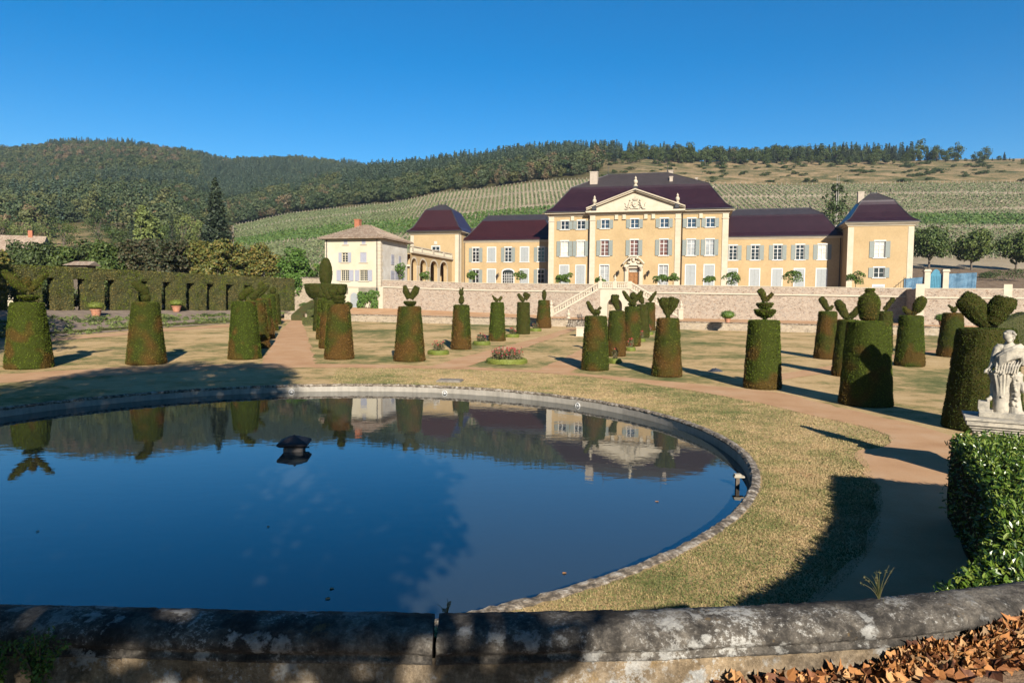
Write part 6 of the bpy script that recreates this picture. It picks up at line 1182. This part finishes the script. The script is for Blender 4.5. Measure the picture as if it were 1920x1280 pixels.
pd_.scale = (1.36, 1.36, 1); b.box(-.46, .5, -.30, .42, 0, SZ-.42); b.build('shaft', MT['stone'], pd_); b = MB()
for o_, z0_, z1_ in ((.03, .42, .35), (.07, .35, .28), (.11, .28, .2), (.16, .2, .07), (.19, .07, .002)): b.box(-.46-o_, .5+o_, -.30-o_, .42+o_, SZ-z0_, SZ-z1_)
b.build('cornice', MT['statue'], pd_)
# ------------------------------------------------------------------ laurel hedge in the right foreground
LZ = 1.98; _li = np.array([G(x, y, LZ)[:2] for x, y in ((1762, 1088), (1800, 1066), (1840, 1035), (1858, 1000), (1866, 960), (1862, 920), (1842, 880), (1805, 840), (1774, 808))]); _ln = nrm(np.gradient(_li, axis=0)); LP = _li+np.c_[_ln[:, 1], -_ln[:, 0]]*1.05
def laurel():
    p = np.array(LP); d = np.concatenate([[0], np.cumsum(np.linalg.norm(np.diff(p, axis=0), axis=1))]); t = np.linspace(0, d[-1], 50); q = np.stack([np.interp(t, d, p[:, i]) for i in range(2)], 1); n = nrm(np.gradient(q, axis=0)); n = np.c_[-n[:, 1], n[:, 0]]; w = np.interp(t, [0, d[-1]], [1.1, .95])
    prof = [(1, 0), (1.02, .6), (1., 1.6), (.93, 1.86), (.8, 1.95), (0, 1.97), (-1., 1.98), (-2.0, 1.96), (-2.2, 1.6), (-2.2, 0)]
    P = np.array([[(*(q[i]+n[i]*u*w[i]), z*LZ/1.98) for u, z in prof] for i in range(50)]); P += (.07*wob(P, 2.2)+.03*wob(P, 7))[..., None]*.8
    m = MB(); m.grid(P-np.array([0, 0, .06]), 1)
    for e in (0, -1): m.fan(P[e]-[0, 0, .06], P[e].mean(0))
    g = np.random.default_rng(77); S, N, A = m.sample(60000, g); keep = (S[:, 2] > 1.62) | (g.random(len(S)) < .16); keep &= S[:, 2] > .15; S, N = S[keep][:34000], N[keep][:34000]  # sides thinly leaved, so the dark base reads as shade
    S = S+N*g.normal(size=(len(S), 1))*.05; k = len(S); N2 = nrm(np.abs(N)*np.sign(N)+np.array([0, -.1, .35])+.55*g.normal(size=(k, 3))); T = nrm(np.cross(N2, g.normal(size=(k, 3)))+N*.5+np.array([0, 0, .25])); B = nrm(np.cross(N2, T)); N2 = np.cross(T, B); L = g.uniform(.075, .135, k)[:, None]; W_ = L*.36
    # long pointed leaves, folded along the midrib
    V = np.stack([S, S+T*L*.35+B*W_*.5+N2*L*.07, S+T*L*.75+B*W_*.38+N2*L*.06, S+T*L-N2*L*.10, S+T*L*.75-B*W_*.38+N2*L*.06, S+T*L*.35-B*W_*.5+N2*L*.07, S+T*L*.5], 1).reshape(-1, 3)
    i = np.arange(k)[:, None]*7; F = np.concatenate([i+np.array([[0, 6, 1, 1]])[:, :3], i+np.array([[1, 6, 2]]), i+np.array([[2, 6, 3]]), i+np.array([[3, 6, 4]]), i+np.array([[4, 6, 5]]), i+np.array([[5, 6, 0]])]); m.add(V, F)
    O = np.array([*q.mean(0), 0]); return tag(m.build('laurel_hedge', [MT['laurel'], M('laurel_twig_shade', (.012, .016, .006), (.03, .03, .012), 4, .95, .6, 14, .04, .3, spec=.05)], None, O), 'glossy green laurel hedge curving along the shaded path at the right', 'hedge')  # twig base nearly black: shade of the hedge side put into its colour
laurel()
# ------------------------------------------------------------------ terrace with the low weathered parapet in front of the camera
ZP, ZTR = 3.10, 2.80
pb = np.array([G(x, y, ZP)[:2] for x, y in ((-260, 1112), (0, 1125), (250, 1130), (500, 1137), (800, 1141), (1000, 1139), (1200, 1135), (1400, 1128), (1600, 1117), (1750, 1103), (1920, 1082), (2150, 1050))]); pb = np.vstack([pb[0]+np.array([-2.5, .25]), pb])
def resample(p, step):
    d = np.concatenate([[0], np.cumsum(np.linalg.norm(np.diff(p, axis=0), axis=1))]); t = np.linspace(0, d[-1], max(3, int(d[-1]/step))); return np.stack([np.interp(t, d, p[:, i]) for i in range(2)], 1), t
def parapet_mat(tan=False):
    t = NT('lichened_parapet_face' if tan else 'lichened_parapet_stone'); v = t.coord(); a = t.noise(v, 3.0, 6, .7); b = t.noise(v, 9, 8, .78); c_ = t.noise(v, 38, 5, .8); big = t.noise(v, 1.6, 3, .6)
    base = t.ramp(t.math('ADD', t.math('MULTIPLY', a, .55), t.math('MULTIPLY', b, .45)), [(.36, (.026, .023, .020)), (.46, (.075, .066, .056)), (.54, (.19, .165, .135)), (.64, (.36, .31, .24))])
    if tan: base = t.mix(t.ramp(big, [(.38, g3(.35)), (.6, g3(.95))]), base, t.ramp(b, [(.35, (.15, .105, .06)), (.6, (.48, .35, .21))]))
    w = t.n('MixRGB', {'Fac': .35, 'Color1': v, 'Color2': t.n('TexNoise', {'Vector': v, 'Scale': 7., 'Detail': 7, 'Roughness': .7}).outputs['Color']}, blend_type='ADD').outputs[0]
    vo = t.n('TexVoronoi', {'Vector': w, 'Scale': 6.5}); rnd = t.n('SeparateColor', {0: vo.outputs['Color']}).outputs[0]
    sp = t.math('MULTIPLY', t.ramp(vo.outputs['Distance'], [(.26, g3(1.)), (.42, g3(0.))]), t.ramp(rnd, [(.62, g3(0.)), (.66, g3(1.))]))
    sm_ = t.ramp(t.math('ADD', t.math('MULTIPLY', c_, .5), t.math('MULTIPLY', a, .5)), [(.535, g3(0.)), (.575, g3(.9))])
    lich = t.ramp(t.math('ADD', t.math('MULTIPLY', b, .5), t.math('MULTIPLY', big, .5)), [(.35, (.20, .19, .175)), (.6, (.56, .54, .49))])
    c = t.mix(t.math('MAXIMUM', sp, t.math('MULTIPLY', sm_, t.ramp(big, [(.42, g3(.15)), (.6, g3(1.))]))), base, lich)
    c = t.mix(t.math('MULTIPLY', t.ramp(t.noise(v, 5, 6, .7), [(.63, g3(0.)), (.68, g3(1.))]), .45), c, (.36, .22, .07))
    c = t.mix(.5, c, t.ramp(c_, [(.35, g3(.35)), (.62, g3(1.15))]), 'MULTIPLY'); t.set(Base_Color=c, Roughness=.92, Specular_IOR_Level=.15); t.bump(t.math('ADD', t.math('ADD', b, t.math('MULTIPLY', c_, .7)), t.math('MULTIPLY', sp, .2)), .9, .02); return t.m
MT['parapet'] = parapet_mat()
PT = thing('parapet', 'low lichen spotted stone parapet with rounded coping along the viewing terrace', 'parapet wall', (float(pb[6, 0]), float(pb[6, 1])-.2, ZTR)); PO = np.array(PT.location)
q, tl_ = resample(pb, .022); n = nrm(np.gradient(q, axis=0)); n = np.c_[n[:, 1], -n[:, 0]]               # towards the camera
xp_ = 960+FPX*q[:, 0]/q[:, 1]*1.0; cuts = [-9000, 255, 818, 1232, 1500, 1760, 9000]
prof = [(-.02, -.55), (-.012, -.10), (0.0, -.035), (.03, -.006), (.10, .004), (.18, 0), (.245, -.018), (.285, -.05), (.30, -.09), (.285, -.115), (.262, -.125), (.262, -.14), (.278, -.15), (.278, -.165), (.255, -.18)]
for c0, c1 in zip(cuts, cuts[1:]):
    k = np.where((xp_ >= c0) & (xp_ <= c1+(5 if c1 == 818 else 9)))[0]
    if len(k) < 3: continue
    P = np.array([[(*(q[i]+n[i]*u), ZP+z) for u, z in prof] for i in k]); e = np.minimum(np.arange(len(k)), np.arange(len(k))[::-1]); P[..., 2] -= (.006*np.exp(-e/1.2))[:, None]
    w = .010*wob(P, 4)+.008*wob(P, 13)+.004*rng.normal(size=P.shape[:2]); P += w[..., None]*np.array([.5, -.7, .7]); m = MB(); m.grid(P); m.fan(P[0], P[0].mean(0)); m.fan(P[-1][::-1], P[-1].mean(0)); m.build('coping_stone', MT['parapet'], PT, PO, True).location = (0, 0, 0)
q2, _ = resample(pb, .05); n2 = nrm(np.gradient(q2, axis=0)); n2 = np.c_[n2[:, 1], -n2[:, 0]]
P = np.array([[(*(q2[i]+n2[i]*(.245+.01*v)), ZP-.15-.06*v) for v in range(12)] for i in range(len(q2))]); P += (.012*wob(P, 5)+.008*wob(P, 14))[..., None]*np.array([.3, -1, .2]); m = MB(); m.grid(P); m.grid(P*[1, 1, 1]+np.array([0, .22, 0])); o = m.build('wall_face', parapet_mat(True), PT, PO, True)
# terrace ground behind it, sloping a little down to the left, and the drop to the garden
m = MB(); zter = lambda x: ZTR-.34*np.clip((1.2-x)/1.6, 0, 1)+.10*np.clip((x-1.6)/1.5, 0, 1)
rows = []
for i in range(len(q2)):
    e = q2[i]+n2[i]*.20; rows.append([(*(e+np.array([0, -v])), float(zter(e[0]))+.0) for v in (0, .15, .3, .5, .8, 1.2, 2, 4, 9, 30)])
P = np.array(rows); P[..., 2] += .02*wob(P, 3.)*np.linspace(.6, 1, 10); m.grid(P); tag(m.build('terrace_ground', M('dusty_terrace', (.30, .19, .11), (.44, .29, .18), 3, .95, .6, 30, .02, .4), smooth=True), kind='structure')
m = MB(); m.grid([[(*(q2[i]+n2[i]*.0), z) for z in (0, 1, 2, 2.85)] for i in range(len(q2))]); o = m.build('terrace_wall', MT['oldrubble']); tag(o, 'rubble retaining wall below the lichened parapet', 'retaining wall')
# fallen plane leaves
def fallen(k, spots, g):
    out = np.array([(0, -.46), (.14, -.42), (.32, -.34), (.34, -.12), (.46, .04), (.34, .16), (.26, .30), (.13, .34), (0, .50), (-.13, .34), (-.26, .30), (-.34, .16), (-.46, .04), (-.34, -.12), (-.32, -.34), (-.14, -.42)])
    m = MB(); V, F = [], []
    for j in range(k):
        c, sx, sy, h = spots[g.choice(len(spots), p=[.66, .25, .05, .04])]; p = np.array([c[0]+g.normal()*sx, c[1]+g.normal()*sy]); s = g.uniform(.05, .105)
        i = np.argmin(np.linalg.norm(q2-p, axis=1)); lim = q2[i, 1]-.30
        if p[1] > lim: p[1] = lim-abs(g.normal())*.06
        r_ = np.hypot((p[0]-c[0])/sx/1.7, (p[1]-c[1])/sy/1.7); hh = h*max(0, 1-r_**2)*g.random()**.5
        L = np.c_[out*s, np.zeros(16)]; L = np.vstack([L, [[0, 0, 0]]]); cu = g.uniform(.6, 3.6)*(1 if g.random() < .7 else -1); L[:, 2] = cu*(L[:, 0]**2)/s*1.0+g.uniform(-.8, 1.4)*(L[:, 1]**2)/s+.12*s*np.sin(L[:, 0]/s*7+g.random()*6); 
        a, b_, c_ = g.random()*6.28, g.normal()*.55, g.normal()*.55; Rm = np.array(Matrix.Rotation(a, 3, 'Z') @ Matrix.Rotation(b_, 3, 'X') @ Matrix.Rotation(c_+(math.pi if g.random() < .4 else 0), 3, 'Y')); L = L @ Rm.T; L += [p[0], p[1], float(zter(p[0]))+.02+hh+s*.12]
        V.append(L); F.append([(17*j+i_, 17*j+(i_+1) % 16, 17*j+16) for i_ in range(16)])
    m.add(np.vstack(V), np.array(F).reshape(-1, 3)); return m
t = NT('dry_plane_leaf'); isl = t.n('NewGeometry').outputs['Random Per Island']; v = t.coord(); c = t.ramp(isl, [(.04, (.11, .042, .022)), (.22, (.24, .09, .034)), (.45, (.44, .18, .055)), (.65, (.58, .27, .09)), (.82, (.66, .38, .17)), (.97, (.28, .18, .10))]); t.set(Base_Color=t.mix(.4, c, t.ramp(t.noise(v, 40, 3), [(.3, g3(.5)), (.7, g3(1.2))]), 'MULTIPLY'), Roughness=.7, Specular_IOR_Level=.25); MT['dryleaf'] = t.m
lp = lambda x, y: G(x, y, ZTR+.06)[:2]
m = fallen(2800, [(lp(1890, 1214), .27, .12, .09), (lp(1735, 1234), .12, .07, .05), (lp(1250, 1288), .14, .03, .02), (lp(1520, 1268), .35, .08, .004)], np.random.default_rng(31)); tag(m.build('fallen_leaves', MT['dryleaf']), kind='stuff')
# leaves adrift on the water and weeds on the parapet
g = np.random.default_rng(8)
for i, (x, y) in enumerate(((622, 1103), (614, 1122), (503, 987), (1058, 1074), (70, 996), (1232, 940))):
    p = G(x, y, -.365); s = g.uniform(.035, .07); b = MB(); a = np.linspace(0, 6.28, 9)[:-1]; r_ = s*(.6+.5*g.random(8)); b.fan(np.c_[r_*np.cos(a), r_*np.sin(a), .004+.012*g.random(8)], (0, 0, .004)); o = b.build('floating_leaf', MT['dryleaf']); o.location = tuple(p); tag(o, 'single brown leaf floating on the dark pond', 'leaf', 'leaves floating on the pond')
MT['weed'] = LEAF('dry_weed', [(.08, .085, .025), (.15, .125, .055), (.05, .065, .018)], objvar=0)
def weed(x, y, z, h, k, label, seed, drop=.0):
    g = np.random.default_rng(seed); p = G(x, y, z); m = MB()
    for i in range(k):
        a = g.random()*6.28; sp = g.uniform(.08, .5)*h; t_ = np.linspace(0, 1, 6); P = np.c_[np.cos(a)*sp*t_**1.6, np.sin(a)*sp*t_**1.6*.6, h*g.uniform(.55, 1)*(t_-.25*t_**3*g.random())]; m.tube(P, np.linspace(.0028, .0008, 6), 4)
        if g.random() < .35: e = P[-1]; q_ = P[-2:].mean(0)+g.normal(size=(8, 3))*.008; m.leaves(np.linspace(P[-2], e, 8)+g.normal(size=(8, 3))*.004, g.normal(size=(8, 3)), .014, .5, .4, 0, g)
    o = m.build('grass_weed', MT['weed']); o.location = tuple(p); tag(o, label, 'weed', 'weeds growing along the parapet')
weed(1648, 1128, ZP-.02, .24, 16, 'tall thin grass tuft rising above the parapet into the dark shade', 1); weed(1660, 1205, ZP-.22, .28, 14, 'thin grass tuft against the parapet face beside the leaf pile', 2); weed(838, 1160, ZP-.05, .12, 12, 'dry grass tuft in the gap between two coping stones', 3); weed(1345, 1235, ZP-.3, .3, 10, 'sparse weed at the foot of the sunlit parapet face', 4); weed(1560, 1250, ZP-.34, .2, 22, 'green weed between the two leaf piles', 5); weed(1740, 1265, ZP-.3, .14, 18, 'green weed pushing through the fallen leaves', 6); weed(1520, 1220, ZP-.28, .3, 8, 'thin weed left of the big leaf pile', 9)
def sprig(x, y, d, h, label, seed):
    g = np.random.default_rng(seed); p = D(x, y, d); t = thing('box_shrub', label, 'shrub', tuple(p)); st, lf = MB(), MB()
    for i in range(16):
        a = g.random()*6.28; sp = g.uniform(.05, .45)*h; e = np.array([math.cos(a)*sp, math.sin(a)*sp*.6, h*g.uniform(.5, 1)]); P = np.array([(0, 0, 0), e*[.4, .4, .55], e]); st.tube(P, [.006, .004, .002], 5); tt = g.random(70)**.6; Q = np.stack([np.interp(tt, [0, .5, 1], P[:, j]) for j in range(3)], 1)+g.normal(size=(70, 3))*.014; lf.leaves(Q, nrm(g.normal(size=(70, 3))+[0, -.3, .6]), .022, .5, .55, 0, g)
    st.build('stem', MT['bark'], t); lf.build('foliage', MT['t_bright'], t)
sprig(75, 1300, 3.35, .36, 'small leafy shrub in front of the parapet at the left edge', 3); sprig(-10, 1310, 3.4, .30, 'second leafy shrub cut by the left picture edge', 4)
# ------------------------------------------------------------------ short grass on the near lawn
def grass():
    g = np.random.default_rng(15); k = 230000; a = g.uniform(R(-68), R(100), k); ri = np.interp(np.degrees(a), [q_[0] for q_ in sorted(inner)], [q_[1] for q_ in sorted(inner)]); r = PR+.3+(ri+.12-PR-.3)*g.random(k); X = PC[0]+r*np.cos(a); Y = PC[1]+r*np.sin(a)
    keep = (g.random(k) < np.clip((17./np.hypot(X, Y))**1.6, 0, 1)); X, Y = X[keep], Y[keep]; k = len(X); h = g.uniform(.014, .042, k)*np.interp(np.hypot(X, Y), [10, 40], [.9, 1.3]); w = g.uniform(.006, .014, k)*np.interp(np.hypot(X, Y), [10, 40], [1., 2.2]); t_ = g.random(k)*6.28; l = g.normal(size=(k, 2))*.6*h[:, None]
    P = np.c_[X, Y, gz(Y)]; D_ = np.c_[np.cos(t_)*w, np.sin(t_)*w, 0*X]; T = P+np.c_[l, h]; V = np.stack([P-D_, P+D_, T], 1).reshape(-1, 3); m = MB(); m.add(V, np.arange(3*k).reshape(k, 3))
    t = NT('grass_blade'); isl = t.n('NewGeometry').outputs['Random Per Island']; v = t.coord(); big = t.noise(v, .16, 6, .75); mid = t.noise(v, .9, 5, .75); f = t.math('ADD', t.math('MULTIPLY', big, .62), t.math('ADD', t.math('MULTIPLY', mid, .30), t.math('MULTIPLY', isl, .13)))
    c = t.ramp(f, [(.44, (.12, .15, .045)), (.50, (.22, .22, .08)), (.55, (.40, .30, .14)), (.62, (.54, .39, .205)), (.70, (.36, .20, .10))]); t.set(Base_Color=c, Roughness=.8, Specular_IOR_Level=.15); tag(m.build('grass', t.m), kind='stuff')
grass()
# ------------------------------------------------------------------ tall plane trees standing behind the camera and outside the left edge: their shade falls into the picture
def shade_tree(label, base, blobs, h, seed, leaf=.34, per=240):
    """blobs: (ground x, ground y, height, radius): each clump hangs where the sun line to that patch of ground passes"""
    g = np.random.default_rng(seed); t = thing('plane_tree', label, 'tree', (base[0], base[1], 0), 0, 'shade trees outside the picture'); cw, tr = MB(), MB(); k_ = 1/math.tan(SUN_EL); C = []
    for gx, gy, hh, r_ in blobs:
        gx, gy, r_ = gx*1.1, gy*(1.1 if h != 17 else 1.03), r_*1.08
        C.append((gx+math.sin(SUN_AZ)*hh*k_-base[0], gy-math.cos(SUN_AZ)*hh*k_-base[1], hh, r_))
    C = np.array(C); P, N = [], []
    for c in C: kk = int(per*c[3]**2); d = nrm(g.normal(size=(kk, 3))); P.append(c[:3]+d*c[3]*g.random((kk, 1))**.4); N.append(d)
    cw.leaves(np.vstack(P), np.vstack(N), leaf, .9, .8, 0, g); cw.build('crown', MT['t_mid'], t)
    tr.tube([(0, 0, 0), (.1, .1, h*.35), (0, 0, h*.85)], [.42, .34, .12], 10)
    for c in C[::2]: a = np.array([.05, .05, h*(.3+.4*g.random())]); tr.tube([a, (a+c[:3])/2+[0, 0, .4], c[:3]], [.14, .09, .03], 6)
    tr.build('trunk', MT['bark'], t)
SH1 = [(-17, 42.5, 22, 1.6), (-20, 41.5, 22, 2.2), (-15, 40.5, 21, 2.2), (-13.5, 38, 20, 2.0), (-18, 37, 20, 3.), (-22, 38, 21, 2.6), (-14, 35, 19, 2.6), (-18, 33, 18, 3.2), (-12, 31.5, 17, 2.6), (-22, 33, 18, 3), (-10.5, 28.5, 16, 2.4), (-15, 28, 16, 3.2), (-20, 28, 16, 3), (-8.5, 25.3, 15, 2.2), (-12, 24, 14, 3), (-17, 23.5, 14, 3.2), (-22, 24, 14, 3)]
SH2 = [(-5.2, 22.3, 13, 1.8), (-8.5, 21, 13, 2.5), (-4.0, 19.2, 12, 1.7), (-8.2, 17.6, 12, 1.6), (-11, 19, 12, 3), (-15, 19, 12, 3), (-2.2, 17.5, 11, 1.1), (-3, 15.6, 11, 1.8), (-6.2, 13.9, 10, 2.0), (-10, 14.5, 10, 3), (-1.6, 13.3, 9, 1.0), (-3.6, 12., 9, 1.8), (-7, 11, 9, 2.4), (-11, 10.5, 9, 3), (-2.2, 10, 8, 1.2), (-4.5, 8.5, 8, 1.6)]
shade_tree('large plane tree behind the viewer casting shade over the far left of the pond', (-8, -6), SH1, 24, 1); shade_tree('large plane tree close behind the viewer shading the near pond', (-3, -9), SH2, 15, 2)
SH3 = [(-52, 80, 8, 3), (-55, 76, 8, 3), (-50, 74, 10, 3.5), (-45, 68, 9, 3), (-48, 66, 12, 4), (-43, 62, 10, 3), (-38.5, 60.5, 10, 2.0), (-46, 60, 12, 4), (-40, 57, 12, 3), (-60, 91, 15, 4), (-62, 101, 17, 4), (-63, 96, 15, 4), (-58, 88, 15, 4), (-61, 95, 17, 4), (-64, 104, 17, 4), (-57, 86, 10, 3.5), (-65, 99, 17, 4), (-58, 80, 12, 4), (-50, 79, 9, 3), (-47, 74, 10, 3.5), (-52, 70, 15, 4), (-35.5, 57.5, 11, 1.5), (-42, 66, 10, 3)]
shade_tree('plane tree beyond the left edge shading the start of the tall hedge', (-53, 58), SH3, 17, 3, per=130)

# ------------------------------------------------------------------ thin summer air over the whole valley
hm = bpy.data.materials.new('haze_air'); hm.use_nodes = True; _t = hm.node_tree; _t.nodes.remove(_t.nodes['Principled BSDF'])
pv = _t.nodes.new('ShaderNodeVolumePrincipled'); pv.inputs['Color'].default_value = (.62, .78, 1, 1); pv.inputs['Density'].default_value = .00008; pv.inputs['Anisotropy'].default_value = .2
_t.links.new(pv.outputs[0], _t.nodes['Material Output'].inputs['Volume']); hm.cycles.homogeneous_volume = True if hasattr(hm.cycles, 'homogeneous_volume') else False
hb = MB(); hb.box(-2600, 2600, -400, 3100, -90, 330); tag(hb.build('haze', hm), kind='stuff')
